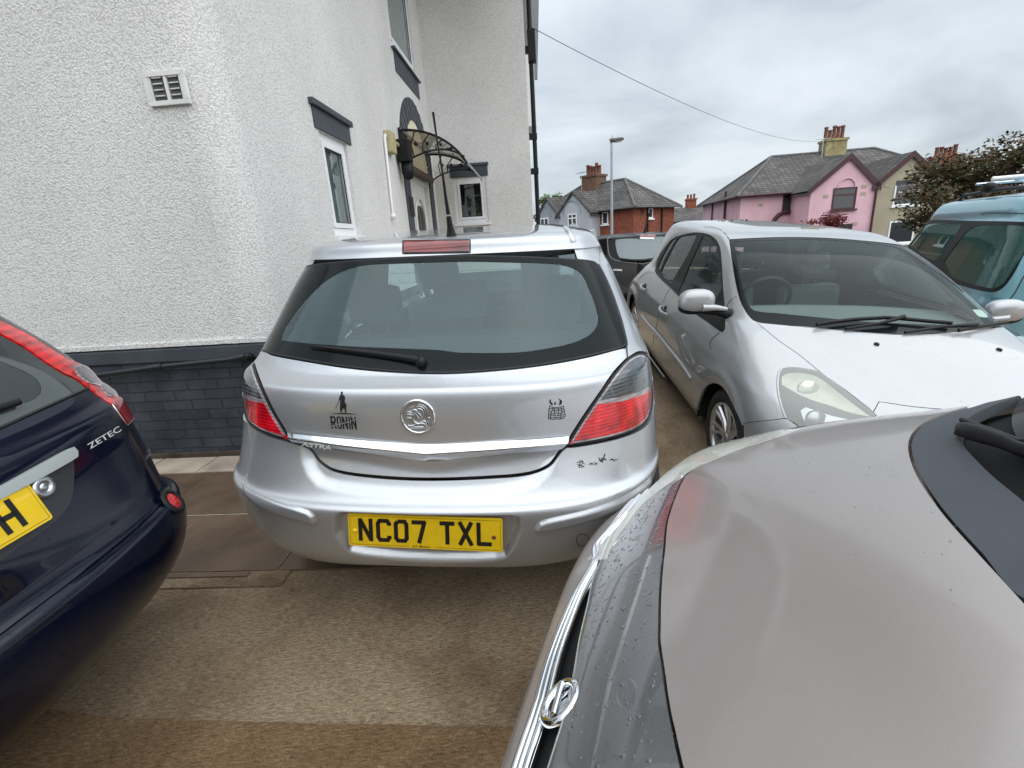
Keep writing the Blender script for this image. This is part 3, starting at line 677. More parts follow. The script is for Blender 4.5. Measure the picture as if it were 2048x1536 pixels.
def window(parent, fr3, W_, H_, opener=None, fw=.065, label=None, curtain=True):
    """fr3(a, b, d): world point from the lower left corner; d is depth into the wall"""
    f = MB()
    def bx(a0, a1, b0, b1, d0, d1, mb=f, mi=0):
        P = [fr3(a, b, d_) for a in (a0, a1) for b in (b0, b1) for d_ in (d0, d1)]
        mb.add(P, [(0,1,3,2),(4,6,7,5),(0,4,5,1),(2,3,7,6),(0,2,6,4),(1,5,7,3)], mi)
    g = .002
    bx(g, W_-g, g, fw, .03, .10); bx(g, W_-g, H_-fw, H_-g, .03, .10); bx(g, fw, fw, H_-fw, .03, .10); bx(W_-fw, W_-g, fw, H_-fw, .03, .10)
    i = fw+.004; q = .045
    bx(i, W_-i, i, i+q, .018, .085); bx(i, W_-i, H_-i-q, H_-i, .018, .085); bx(i, i+q, i+q, H_-i-q, .018, .085); bx(W_-i-q, W_-i, i+q, H_-i-q, .018, .085)
    bx(i+q, W_-i-q, i+q, i+q+.008, .03, .04, f, 1); bx(i+q, W_-i-q, H_-i-q-.008, H_-i-q, .03, .04, f, 1); bx(i+q, i+q+.008, i+q+.008, H_-i-q-.008, .03, .04, f, 1); bx(W_-i-q-.008, W_-i-q, i+q+.008, H_-i-q-.008, .03, .04, f, 1)
    fo = f.build('window', [MT['white'], MT['rubber']], parent)
    p = MB(); p.add([fr3(i+q, i+q, .05), fr3(W_-i-q, i+q, .05), fr3(W_-i-q, H_-i-q, .05), fr3(i+q, H_-i-q, .05)], [(0, 1, 2, 3)]); p.build('pane', MT['pane'], fo)
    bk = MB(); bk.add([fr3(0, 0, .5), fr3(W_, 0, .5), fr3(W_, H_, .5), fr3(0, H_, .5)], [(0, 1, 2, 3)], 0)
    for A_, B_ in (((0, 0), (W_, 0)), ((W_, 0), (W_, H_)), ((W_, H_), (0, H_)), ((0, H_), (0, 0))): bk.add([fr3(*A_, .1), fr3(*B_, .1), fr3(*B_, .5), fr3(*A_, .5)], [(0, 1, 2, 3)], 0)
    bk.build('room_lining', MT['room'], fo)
    if curtain:
        c = MB(); n = 26; vs = []
        for k in range(n+1):
            a = fw+.03+(W_-2*fw-.06)*k/n; d_ = .085+.012*math.sin(k*1.9)+.006*math.sin(k*.7); vs += [fr3(a, fw+.02, d_), fr3(a, H_-fw-.02, d_)]
        c.add(vs, [(2*k, 2*k+2, 2*k+3, 2*k+1) for k in range(n)], smooth=True); c.build('net_curtain', MT['net'], fo)
    return fo
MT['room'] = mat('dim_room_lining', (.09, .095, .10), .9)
MT['net'] = mat('net_curtain', (.50, .54, .54), .9, var=(8, .25)); _t, _b = nodes_of(MT['net']); _b.inputs['Alpha'].default_value = .75
def sidefr(y0, z0): return lambda a, b, d_: WF.w(XC-d_, y0+a, z0+b)
def frontfr(x0, z0, Yp): return lambda a, b, d_: WF.w(x0+a, Yp+d_, z0+b)
window(house, sidefr(w1[0], w1[2]), w1[1]-w1[0], w1[3]-w1[2])
window(house, sidefr(w2[0], w2[2]), w2[1]-w2[0], w2[3]-w2[2])
window(house, frontfr(w3[0], w3[2], Y3), w3[1]-w3[0], w3[3]-w3[2], curtain=False)
sm = MB(); sm.box2((XC-.06, w1[0]-.03, w1[2]-.05), (XC+.05, w1[1]+.03, w1[2]-.005), WF, bev=.006); sm.box2((XC-.06, w3[0], 0), (XC-.05, w3[0], 0), WF) if False else None
sm.build('window_sill', MT['white'], house)
s2 = MB(); s2.box2((XC-.1, w2[0]-.03, w2[2]-.06), (XC+.03, w2[1]+.03, w2[2]-.008), WF); s2.build('window_sill', MT['white'], house)
lt = MB(); lt.box2((XC-.1, w1[0]-.08, w1[3]+.004), (XC+.014, w1[1]+.12, w1[3]+.175), WF, bev=.004); lt.box2((XC-.1, w1[0]-.12, w1[3]+.177), (XC+.045, w1[1]+.16, w1[3]+.23), WF, bev=.008); lt.build('window_lintel', MT['greypaint'], house)
lt = MB(); lt.box2((XC-.1, w2[0]+.05, w2[2]-.34), (XC+.016, w2[1]+.06, w2[2]-.085), WF, bev=.004); lt.box2((XC-.1, w2[0]-.05, w2[2]-.083), (XC+.055, w2[1]+.1, w2[2]-.062), WF); lt.build('sill_apron', MT['greypaint'], house)
lt = MB(); lt.box2((w3[0]-.05, Y3-.014, w3[3]+.004), (w3[1]+.05, Y3+.1, w3[3]+.19), WF, bev=.004); lt.box2((w3[0]-.09, Y3-.045, w3[3]+.192), (w3[1]+.07, Y3+.1, w3[3]+.24), WF, bev=.008); lt.build('window_lintel', MT['greypaint'], house)
s3 = MB(); s3.box2((w3[0]-.04, Y3-.05, w3[2]-.05), (w3[1]+.04, Y3+.05, w3[2]-.004), WF, bev=.005); s3.build('window_sill', MT['white'], house)
# plant on the sill inside
pf = MB()
for k in range(110):
    a = (w3[0]+w3[1])/2+.10+random.gauss(0, .10); b = w3[2]+.10+abs(random.gauss(0, .16)); dq = random.uniform(.12, .3); r = random.uniform(.012, .028); t_ = random.uniform(0, 6.3)
    c = WF.w(a, Y3+dq, b); e1 = WF.X*math.cos(t_)*r+WF.Z*math.sin(t_)*r; e2 = -WF.X*math.sin(t_)*r*.5+WF.Z*math.cos(t_)*r*.5+WF.Y*r*.3
    pf.add([c-e1, c+e2, c+e1, c-e2], [(0, 1, 2, 3)])
_pb = WF.w((w3[0]+w3[1])/2+.10, Y3+.2, w3[2]+.002)
plant = thing('house_plant', 'pale flowering pot plant behind the small far window of the white house', 'plant', tuple(_pb)); pf.build('foliage', mat('pale_house_plant', (.30, .30, .14), .7, var=(30, .4)), plant)
_pp = MB(); _pp.lathe([(0, 0), (.05, 0), (.07, .11), (.06, .11), (0, .10)], _pb, WF.Z, 16); _pp.build('pot', mat('white_pot', (.6, .58, .55), .5), plant)
# door with its arched surround
yl, yr, zt = 7.40, 9.42, 2.55; yc = (yl+yr)/2; ro = (yr-yl)/2+.02; ri = ro-.30; zc0 = 2.60
ar = MB(); n = 30; vs = []
def ringpt(r, a, d_): return WF.w(XC+d_, yc-r*math.cos(a), zc0+r*1.02*math.sin(a))
for k in range(n):
    a0 = math.pi*k/n+.012; a1 = math.pi*(k+1)/n-.012; dd = .022+.004*(k % 2)
    P = [ringpt(ri, a0, dd), ringpt(ro, a0, dd), ringpt(ro, a1, dd), ringpt(ri, a1, dd)]; Q = [ringpt(ri, a0, -.02), ringpt(ro, a0, -.02), ringpt(ro, a1, -.02), ringpt(ri, a1, -.02)]
    ar.add(P+Q, [(0, 1, 2, 3), (0, 4, 5, 1), (1, 5, 6, 2), (2, 6, 7, 3), (3, 7, 4, 0)])
ar.build('door_arch', MT['greypaint'], house)
for ya, yb_ in ((yc-ro, yc-ri), (yc+ri, yc+ro)):
    zz = .0; aj = MB()
    while zz < zc0-.01:
        z1_ = min(zz+.21, zc0-.002); aj.box2((XC-.05, ya+.002*(zz % 2), zz), (XC+.022, yb_, z1_-.001), WF, bev=.003); zz = z1_
    aj.build('door_jamb', MT['greypaint'], house)
tp = MB(); ntp = 24; fan = [WF.w(XC+.006, yc-ri*math.cos(math.pi*k/ntp), zc0+ri*1.02*math.sin(math.pi*k/ntp)) for k in range(ntp+1)]
tp.add(fan+[WF.w(XC+.006, yc, zc0)], [(k, k+1, ntp+1) for k in range(ntp)]); tp.build('tympanum', mat('cream_render', (.66, .60, .45), .85, bump=(60, .5, .006), var=(4, .12)), house)
lh = MB(); lh.box2((XC-.05, yc-ri-.02, zc0-.10), (XC+.10, yc+ri+.02, zc0-.02), WF, bev=.006); lh.build('door_lintel', mat('weathered_timber_lintel', (.11, .085, .07), .8, bump=(30, .6, .01), var=(12, .4)), house)
dp = MB()
dy0, dy1, dz0, dz1 = yc-ri, yc+ri, .25, zc0-.10
dp.box2((XC-.10, dy0, dz0), (XC-.03, dy0+.09, dz1), WF); dp.box2((XC-.10, dy1-.09, dz0), (XC-.03, dy1, dz1), WF); dp.box2((XC-.10, dy0+.09, dz1-.08), (XC-.03, dy1-.09, dz1), WF)
dp.box2((XC-.10, dy0+.09, dz0), (XC-.055, dy1-.09, dz1-.08), WF)
dm_ = (dy0+dy1)/2
for b0, b1 in ((.5, .95), (1.02, 1.30)): dp.box2((XC-.055, dm_-.36, b0+.25), (XC-.040, dm_+.36, b1+.25), WF, bev=.004)
do = dp.build('front_door', MT['white'], house)
# arched glazed pair low in the door leaf, and a hood moulding over them
for sgn in (-1, 1):
    g = MB(); pts = [(sgn*.04, 0), (sgn*.30, 0)]+[(sgn*(.04+.26*math.cos(a)), .50+.22*math.sin(a)) for a in np.linspace(0, math.pi/2, 7)]
    g.prism([WF.w(XC-.038, dm_+a, 1.35+b) for a, b in pts], -WF.X*.004); g.build('door_glass', MT['frit'], do)
hm = MB(); hm.tube([WF.w(XC-.034, dm_-.34*math.cos(a), 1.88+.30*math.sin(a)) for a in np.linspace(0, math.pi, 18)], .018, 6); hm.tube([WF.w(XC-.034, dm_-.34, 1.33), WF.w(XC-.034, dm_-.34, 1.88)], .016, 6); hm.tube([WF.w(XC-.034, dm_+.34, 1.33), WF.w(XC-.034, dm_+.34, 1.88)], .016, 6); hm.build('door_moulding', MT['white'], do)
kn = MB(); kn.tube([WF.w(XC-.03, dm_-.42, 1.25), WF.w(XC-.01, dm_-.42, 1.28), WF.w(XC-.01, dm_-.42, 1.45), WF.w(XC-.03, dm_-.42, 1.48)], .012, 8); kn.build('handle', MT['satin'], do)
# house number tile on the near jamb
nb_ = MB(); nb_.box2((XC+.022, 7.47, 1.86), (XC+.034, 7.70, 2.14), WF, bev=.003); nbo = nb_.build('number_tile', MT['ink'], house)
# bracket canopy over the door
cy0, cy1 = 7.38, 9.40; cz0 = 3.02
MT['poly'] = glass('smoky_polycarbonate', (.86, .82, .72), .1, .15, film=.6, filmcol=(.66, .62, .52))
def canp(t, y): # profile from wall outwards
    return WF.w(XC+.03+.92*math.sin(t*1.18)/math.sin(1.18), y, cz0-.50*(1-math.cos(t*1.18))/(1-math.cos(1.18)))
cp = MB(); n = 16; vs = [canp(k/n, y) for k in range(n+1) for y in np.linspace(cy0, cy1, 5)]
cp.add(vs, [(k*5+j, k*5+j+1, (k+1)*5+j+1, (k+1)*5+j) for k in range(n) for j in range(4)], smooth=True)
canopy = cp.build('door_canopy', MT['poly'], house)
for y in (cy0, cy1):
    b = MB(); top = [canp(k/n, y)-WF.Z*.015 for k in range(n+1)]; b.tube(top, .013, 6, flat=1.4)
    low = [WF.w(XC+.03+.50*math.sin(t*1.35)/math.sin(1.35)*.0+ .03+.86*t, y, cz0-.42+ .20*math.sin(t*math.pi*.5)-.20*t**3) for t in np.linspace(0, 1, 14)]
    b.tube([WF.w(XC+.03, y, cz0-.46)]+low[1:], .010, 6, flat=1.3); b.tube([WF.w(XC+.02, y, cz0+.02), WF.w(XC+.02, y, cz0-.50)], .017, 6)
    for q in (.18, .36, .54, .72):
        k = q*n; P0 = canp(q, y)-WF.Z*.02; P1 = low[min(13, int((q-.06)*13)+1)]; midp = (P0+P1)/2+WF.X*(-.05)
        b.tube([P0, midp, P1], .010, 6)
        b.lathe([(0, -.01), (.03*(1-q*.4), -.008), (.03*(1-q*.4), .008), (0, .01)], midp+WF.X*.07, WF.Y, 10)
    b.build('bracket', MT['black'], canopy)
b = MB(); b.tube([canp(1, cy0), canp(1, cy1)], .018, 6); b.tube([canp(0, cy0), canp(0, cy1)], .016, 6); b.tube([canp(.0, (cy0+cy1)/2), canp(.5, (cy0+cy1)/2), canp(1, (cy0+cy1)/2)], .008, 5)
b.build('canopy_rail', MT['satin'], canopy)
# junction box and conduit, lantern
jb = MB(); jb.box2((XC, 6.62, 2.60), (XC+.09, 6.86, 2.86), WF, bev=.015); jb.tube([WF.w(XC+.05, 6.84, 2.76), WF.w(XC+.05, 7.2, 2.76)], .028, 8); jb.build('junction_box', mat('aged_cream_plastic', (.46, .40, .22), .6, var=(12, .2)), house)
ct = MB(); ct.tube([WF.w(XC+.03, 6.60, 2.80), WF.w(XC+.025, 6.57, 2.75), WF.w(XC+.025, 6.5, 1.80)], .018, 8); ct.lathe([(0, 0), (.035, .0), (.035, .06), (0, .06)], WF.w(XC+.025, 6.5, 1.78), WF.Z, 10); ct.build('cable_conduit', MT['white'], house)
ln = MB(); ln.box2((XC+.02, 7.08, 2.55), (XC+.20, 7.28, 2.84), WF, bev=.02); ln.lathe([(.02, .12), (.085, .10), (.085, -.02), (.06, -.10), (0, -.12)], WF.w(XC+.12, 7.2, 2.44), WF.Z, 14); ln.build('porch_light', MT['black'], house)
# air brick vent on the near wall
va = WF.px_y(305, 217, Y1); vb = WF.px_y(385, 208, Y1); vx0, vx1 = va[0], vb[0]; vz0 = vb[2]; vw = vx1-vx0; vh = vw*.70
v = MB(); fw_ = .026
def vb_(a0, a1, b0, b1, d0, d1, mi=0): v.box2((vx0+a0, Y1-d1, vz0+b0), (vx0+a1, Y1-d0, vz0+b1), WF, mi, bev=.002 if mi == 0 else 0)
vb_(0, vw, 0, fw_, 0, .022); vb_(0, vw, vh-fw_, vh, 0, .022); vb_(0, fw_, fw_, vh-fw_, 0, .022); vb_(vw-fw_, vw, fw_, vh-fw_, 0, .022)
vb_(fw_, vw-fw_, fw_, vh-fw_, .0005, .004, 1)
iw = vw-2*fw_; ih = vh-2*fw_
for k in (1/3, 2/3): pass
for c in range(2):
    for r_ in range(4):
        a0 = fw_+iw*(c/2)+.010; a1 = fw_+iw*((c+1)/2)-.010; b0 = fw_+ih*r_/4+.012; b1 = fw_+ih*(r_+1)/4
        vb_(a0+.012, a1-.012, b0+.012, b1-.002, .004, .017)
    vb_(fw_+iw*c/2+.001, fw_+iw*c/2+.012, fw_, vh-fw_, .004, .019)
vb_(vw-fw_-.012, vw-fw_-.001, fw_, vh-fw_, .004, .019); vb_(vw/2-.006, vw/2+.006, fw_, vh-fw_, .0045, .0185)
v.build('air_vent', [mat('painted_vent', (.70, .69, .675), .6, var=(10, .1)), mat('vent_gap', (.10, .10, .10), .9)], house)
# waste pipe that runs down across the plinth, with its collar and clips
def wp(px, py, o=.05): q = WF.px_y(px, py, Y1-.03-o); return WF.w(*q)
pp = MB(); pp.tube([wp(60, 768), wp(198, 750), wp(317, 734), wp(470, 718)], .019, 12); pp.tube([wp(300, 736), wp(325, 733)], .025, 12); pp.tube([wp(462, 719), wp(492, 713)], .026, 12); pp.tube([wp(485, 714), wp(500, 712, .02), wp(500, 712, -.03)], .026, 12)
pp.build('waste_pipe', mat('black_painted_pipe', (.016, .018, .022), .35, bump=(40, .2, .003)), house)
# black downpipe and brackets at the far corner
dpz = MB(); dpz.tube([WF.w(X3+.10, Y3+.08, HT), WF.w(X3+.10, Y3+.08, -.2)], .042, 10)
for zz in (4.6, 3.2, 2.6, 1.4): dpz.box2((X3, Y3+.03, zz), (X3+.15, Y3+.13, zz+.10), WF)
dpz.box2((X3+.05, Y3+.0, 4.45), (X3+.19, Y3+.16, 4.95), WF, bev=.01); dpz.build('downpipe', MT['black'], house)
ob = MB(); ob.box2((X3, Y3+.9, 3.6), (X3+.16, Y3+2.2, 4.9), WF); ob.build('side_window', MT['white'], house)
# overhead cable from this house to the pink one

# ================================================================ the silver hatchback seen from behind
AF = Frame((-.317, 1.33, 0), 6.5); AF.o = AF.o-AF.Y*.03
ARW = [ # z, y at centre, half width, depth of the rounded end
 (.24, .19, .76, .66), (.30, .118, .79, .74), (.34, .086, .815, .80), (.38, .061, .832, .85), (.42, .045, .842, .87), (.46, .034, .85, .88), (.53, .021, .862, .90), (.575, .015, .870, .90),
 (.598, .018, .872, .90), (.606, .034, .870, .90), (.613, .054, .870, .90), (.65, .078, .868, .88), (.70, .100, .866, .88), (.75, .118, .862, .88), (.80, .124, .856, .88), (.86, .125, .848, .88),
 (.91, .128, .838, .88), (.950, .135, .828, .87), (.964, .142, .826, .87), (.969, .150, .824, .87), (.974, .166, .822, .86), (.988, .196, .817, .85), (1.005, .226, .81, .84), (1.05, .256, .79, .82), (1.12, .304, .755, .80), (1.20, .358, .720, .78), (1.28, .414, .688, .76), (1.345, .458, .656, .74),
 (1.372, .474, .650, .72), (1.386, .482, .640, .70), (1.402, .484, .630, .68), (1.418, .492, .618, .66), (1.430, .530, .60, .60), (1.440, .62, .58, .56), (1.450, .76, .54, .52), (1.465, .98, .49, .48), (1.485, 1.3, .42, .40), (1.497, 1.7, .33, .3), (1.50, 2.1, .22, .2), (1.50, 2.4, .1, .1)]
def ringnet(rows, nexp=3.0, ncol=11, side=(.45, 1.3, 2.3), tilt=-.02, xo=0.):
    P = []
    for z, y0, W_, A_ in rows:
        A_ = A_*.81; W_ = W_+.004-(.01 if z > 1.3 else 0)
        half = []
        for k in range(ncol):
            ph = math.pi/2*k/(ncol-1); c_ = max(math.cos(ph), 0)
            half.append((W_*math.sin(ph)**(2/nexp) if k else 0., y0+A_*(1-c_**(2/nexp))))
        ye = half[-1][1]
        for d_ in side: half.append((W_*(1.0+.0), ye+d_*(min(1, W_/.6) if z > 1.38 else 1)))
        row = [(-a, b, z+tilt*-a) for a, b in half[::-1]]+[(a, b, z+tilt*a) for a, b in half[1:]]
        P.append([(a-.03+.05*(z-.6), b, c) for a, b, c in row])
    return P
AN = Net(ringnet(ARW), AF)
_p, _n0, _, _ = AN.S([[AN.n/2-.5, 8.]])
if _n0[0]@AF.Y > 0: AN.sg = -1.
zA = lambda pts: Z(460, 430, 2.1044, pts)
astra = thing('silver_hatchback', 'silver hatchback parked tail towards us in the middle, yellow plate reading NC07 TXL', 'car', tuple(AF.o), -R_(6.5))
NV = {z: i for i, (z, *_r) in enumerate(ARW)}
UC = (AN.n-1)/2
def U_(x, row):    # column index whose local x at that row is x
    us = np.linspace(0, AN.n-1, 400); p, _, _, _ = AN.S(np.stack([us, np.full(400, row)], 1)); lx = (p-AF.o)@AF.X
    return float(np.interp(x, lx, us))
# traced outlines -----------------------------------------------------------
glass_o = zA([(303,224),(345,210),(500,195),(700,182),(850,174),(1000,172),(1200,175),(1400,184),(1530,195),(1556,217),(1600,312),(1640,424),(1664,512),(1669,540),(1655,552),(1500,592),(1300,628),(1100,650),(900,661),(700,655),(500,637),(300,605),(180,582),(136,566),(128,552),(160,450),(215,340),(265,265)])
clear_o = zA([(560,213),(700,204),(850,200),(1000,196),(1200,200),(1380,208),(1440,222),(1480,250),(1515,320),(1540,390),(1550,445),(1525,495),(1450,535),(1330,562),(1200,578),(960,578),(880,568),(700,560),(500,552),(330,540),(215,528),(225,490),(270,420),(330,345),(400,280),(480,235)])
lampR = zA([(1722,580),(1757,588),(1778,622),(1784,700),(1783,790),(1768,850),(1730,893),(1650,928),(1540,954),(1440,970),(1414,970),(1450,912),(1500,834),(1560,748),(1620,664),(1672,606)])
lampL = zA([(94,586),(66,612),(42,655),(42,720),(52,800),(66,862),(100,895),(160,925),(258,952),(226,898),(180,822),(132,722),(104,640)])
hatch_o = zA([(140,574),(180,590),(300,613),(500,645),(700,663),(900,669),(1100,658),(1300,636),(1500,600),(1655,560),(1667,562),(1672,600),(1615,660),(1560,740),(1500,826),(1445,910),(1412,966),(1390,990),(1340,1052),(1260,1084),(1100,1100),(830,1109),(600,1098),(430,1072),(365,1030),(330,978),(262,950),(228,894),(182,816),(135,716),(106,636),(98,590)])
chrome_o = zA([(252,914),(380,928),(520,942),(680,955),(820,964),(960,960),(1120,950),(1280,942),(1424,929),(1408,966),(1392,984),(1200,1000),(1020,1018),(850,1036),(800,1033),(660,1012),(500,987),(380,968),(272,950)])
bump_top = zA([(66,870),(102,903),(160,933),(262,960),(326,986),(360,1036),(428,1080),(600,1107),(830,1118),(1100,1109),(1262,1093),(1346,1058),(1396,996),(1418,978),(1442,978),(1542,962),(1652,936),(1735,900),(1774,858),(1786,800)])
# displacement of the lower hatch / upper bumper: a shallow scoop between the haunches
scoop = np.array(zA([(296,962),(306,1040),(328,1095),(372,1140),(440,1160),(640,1184),(850,1192),(1060,1184),(1200,1166),(1290,1140),(1345,1085),(1388,1010),(1402,978),(1100,1010),(850,1040),(500,990)]))
def project(p):
    d_ = p-CAM; zz = d_@CF; return np.stack([CX+F*(d_@CR)/zz, CY-F*(d_@CU)/zz], 1)
def pdist(q, poly):
    a = poly; b = np.roll(poly, -1, 0); best = np.full(len(q), 1e9)
    for i in range(len(a)):
        ab = b[i]-a[i]; t = np.clip(((q-a[i])@ab)/(ab@ab), 0, 1); best = np.minimum(best, np.linalg.norm(q-(a[i]+t[:, None]*ab), axis=1))
    ins = pip(q, poly); return np.where(ins, best, -best)
def sstep(x): x = np.clip(x, 0, 1); return x*x*(3-2*x)
scoop_s = np.array(smooth_poly(scoop, True, 30))
plate_rec = np.array(Z(670, 1000, 5.535, [(0,190),(60,140),(1000,175),(1960,180),(2048,200),(2060,330),(1985,520),(1900,640),(1780,672),(1500,690),(1100,690),(700,668),(300,620),(150,580),(60,470),(-10,380)]))
rstripL = zA([(52,1128),(100,1160),(200,1203),(330,1242),(358,1264),(367,1292),(352,1303),(300,1290),(200,1262),(110,1218),(60,1176)])
rstripR = zA([(1279,1318),(1300,1292),(1335,1279),(1500,1240),(1650,1186),(1740,1130),(1772,1098),(1774,1128),(1735,1186),(1600,1258),(1450,1308),(1310,1336),(1283,1334)])
def bdisp(uv, p, net):
    q = project(p); d1 = pdist(q, scoop_s); o = -.014*sstep((d1+4)/26)
    d2 = pdist(q, plate_rec); o = o-.030*sstep((d2+1)/8)
    return o
def hdisp(uv, p, net):
    q = project(p); d1 = pdist(q, scoop_s); return -.014*sstep((d1+4)/26)
hatch = panel('hatch', AN, hatch_o, MT['silver'], astra, holes=[], gap=.0022, step=.014, disp=hdisp, thick=.03)
# rear bumper: traced top edge, then round the sides and under
bp_poly = list(bump_top)
sideR = [(.856, .62, .78), (.862, .95, .74), (.866, 1.02, .60), (.85, 1.0, .30), (.80, .80, .25)]
botm = [(.62, .26, .325), (.3, .12, .335), (0, .09, .337), (-.3, .12, .335), (-.62, .26, .325)]
bp_poly += [(a, b, c-.02*a) for a, b, c in sideR+botm]+[(-a, b, c+.02*a) for a, b, c in sideR[::-1]]
bumper = panel('rear_bumper', AN, bp_poly, MT['silver'], astra, gap=.002, step=.011, disp=bdisp, thick=.02)
for rs in (rstripL, rstripR):
    def sdisp(uv, p, net, rs=rs):
        d3 = pdist(project(p), np.array(smooth_poly(rs, True, 20))); return .001+.010*sstep((d3+.5)/7)
    panel('bumper_strip', AN, rs, MT['silver'], bumper, gap=0, step=.007, disp=sdisp, thick=.006)
# quarter panels and roof, both traced against the glass and carried round the sides
def vrow(z): return float(np.interp(z, [r[0] for r in ARW], range(len(ARW))))
AS = AN
uL, uR = 0.02, AN.n-1.02
qr = zA([(1786,800),(1789,700),(1783,618),(1762,582),(1722,573),(1676,598),(1672,560),(1674,540),(1668,508),(1645,420),(1604,306),(1560,213)])
quR = qr+[(.62, .86, 1.36), (.66, 1.6, 1.36), (.80, 1.62, 1.02), (.86, 1.6, .96), (.866, 1.06, .70), (.858, .64, .785)]
quR = [q if len(q) == 2 else (q[0], q[1], q[2]-.02*q[0]) for q in quR]
panel('quarter_panel', AN, quR, MT['silver'], astra, gap=.0012, step=.03, thick=.015)
ql = zA([(40,800),(36,720),(36,650),(62,605),(96,576),(104,588),(134,568),(124,552),(156,446),(210,336),(262,260),(300,220)])[::-1]
quL = ql+[(-a, b, c+.02*a) for a, b, c in ((.858, .64, .785), (.866, 1.06, .70), (.86, 1.6, .96), (.80, 1.62, 1.02), (.66, 1.6, 1.36), (.62, .86, 1.36))]
panel('quarter_panel', AN, quL, MT['silver'], astra, gap=.0012, step=.03, thick=.015)
# spoiler: the lip over the glass; roof behind it
v0, v1, v2 = vrow(1.370), vrow(1.432), len(ARW)-1.02
sp_edge = [(a, b) for a, b in zip(np.linspace(U_(-.60, v0), U_(.60, v0), 60), np.full(60, v0))]
ua, ub = 3.4, AN.n-4.4
sp_edge = [(a, v0) for a in np.linspace(ua, ub, 90)]
spo = sp_edge+[(a, v1) for a in np.linspace(ub, ua, 90)]
panel('spoiler', AN, spo, MT['silver'], astra, uv=True, gap=.001, step=.02, thick=.05)
for sg in (-1, 1):
    vl_ = vrow(1.31); ul_ = sorted((UC+sg*5.2, ub if sg > 0 else ua)); bp_ = [(a, vl_) for a in np.linspace(*ul_, 20)]+[(a, v0+.05) for a in np.linspace(ul_[1], ul_[0], 20)]
    panel('spoiler_end', AN, bp_, MT['silver'], astra, uv=True, gap=0, off=-.007, step=.02, thick=0)
rfp = [(a, v1) for a in np.linspace(.05, AN.n-1.05, 120)]+[(a, v2) for a in np.linspace(AN.n-1.05, .05, 60)]
panel('roof', AN, rfp, MT['silver'], astra, uv=True, gap=.001, step=.035, thick=.02)
# rear window
gl = panel('rear_window', AN, clear_o, MT['glass'], astra, gap=0, off=-.001, step=.03, thick=0)
panel('window_border', AN, glass_o, MT['frit'], gl, holes=[clear_o], gap=.0015, off=-.0005, step=.025, thick=.006)
rb = ribbon(AN, glass_o, .008, .003, off=-.003, closed=True); rb.build('window_seal', MT['rubber'], gl)
wl_ = MB()
for k in range(9):       # heater wires
    v_ = vrow(1.06+.032*k)
    for sgn in (0,): 
        us = np.linspace(U_(-.52, v_), U_(.52, v_), 24); p, nn, _, _ = AN.S(np.stack([us, np.full(24, v_)], 1)); wl_.tube(p-nn*.004, .0006, 4, cap=False)
wl_.build('heater_wire', mat('heater_wire', (.10, .07, .05), .5), gl)
# lamps
def lampmat(name, col, rough=.08, rib=260, alpha=.0):
    M_ = mat(name, col, rough, coat=1., spec=.6); t, b = nodes_of(M_); n = t.nodes.new; l = t.links.new
    tcn = n('ShaderNodeTexCoord'); wv = n('ShaderNodeTexWave'); wv.bands_direction = 'Z'; wv.inputs['Scale'].default_value = rib/10; wv.inputs['Distortion'].default_value = .6; wv.inputs['Detail'].default_value = 1; l(tcn.outputs['Object'], wv.inputs['Vector'])
    nz = n('ShaderNodeTexNoise'); nz.inputs['Scale'].default_value = 16; nz.inputs['Detail'].default_value = 2; l(tcn.outputs['Object'], nz.inputs['Vector'])
    mr = n('ShaderNodeMapRange'); mr.inputs[1].default_value = .3; mr.inputs[2].default_value = .7; mr.inputs[3].default_value = .45; mr.inputs[4].default_value = 1.25; l(nz.outputs[0], mr.inputs[0])
    m2 = n('ShaderNodeMapRange'); m2.inputs[3].default_value = .72; m2.inputs[4].default_value = 1.15; l(wv.outputs['Fac'], m2.inputs[0])
    mu = n('ShaderNodeMath'); mu.operation = 'MULTIPLY'; l(mr.outputs[0], mu.inputs[0]); l(m2.outputs[0], mu.inputs[1])
    vs_ = n('ShaderNodeVectorMath'); vs_.operation = 'SCALE'; vs_.inputs[0].default_value = col; l(mu.outputs[0], vs_.inputs['Scale']); l(vs_.outputs[0], b.inputs['Base Color'])
    bp = n('ShaderNodeBump'); bp.inputs['Strength'].default_value = .3; bp.inputs['Distance'].default_value = .002; l(wv.outputs['Fac'], bp.inputs['Height']); l(bp.outputs[0], b.inputs['Normal'])
    return M_
MT['lampred'] = lampmat('red_lens', (.66, .006, .016)); MT['brakered'] = lampmat('brake_red_lens', (.20, .004, .008)); MT['lampsmoke'] = lampmat('smoky_lens', (.045, .055, .065), .12); MT['lampclear'] = lampmat('clear_lens_edge', (.34, .30, .32), .1)
def shrink(poly, d_):
    P = np.array(smooth_poly(poly, True, 8)); c = P.mean(0); n = len(P); t = np.roll(P, -1, 0)-np.roll(P, 1, 0); t /= np.linalg.norm(t, axis=1, keepdims=True)
    nn = np.stack([-t[:, 1], t[:, 0]], 1); a = .5*sum(P[i][0]*P[(i+1) % n][1]-P[(i+1) % n][0]*P[i][1] for i in range(n))
    return [tuple(q) for q in P+nn*d_*(1 if a > 0 else -1)]
def cutpoly(poly, a, b, keep):
    """keep the side of line a-b given by the sign"""
    out = []; n = len(poly); a = np.array(a, float); b = np.array(b, float)
    def sd(p): return ((b[0]-a[0])*(p[1]-a[1])-(b[1]-a[1])*(p[0]-a[0]))*keep
    for i in range(n):
        p, q = np.array(poly[i]), np.array(poly[(i+1) % n]); sp_, sq = sd(p), sd(q)
        if sp_ >= 0: out.append(tuple(p))
        if sp_*sq < 0: out.append(tuple(p+(q-p)*sp_/(sp_-sq)))
    return out
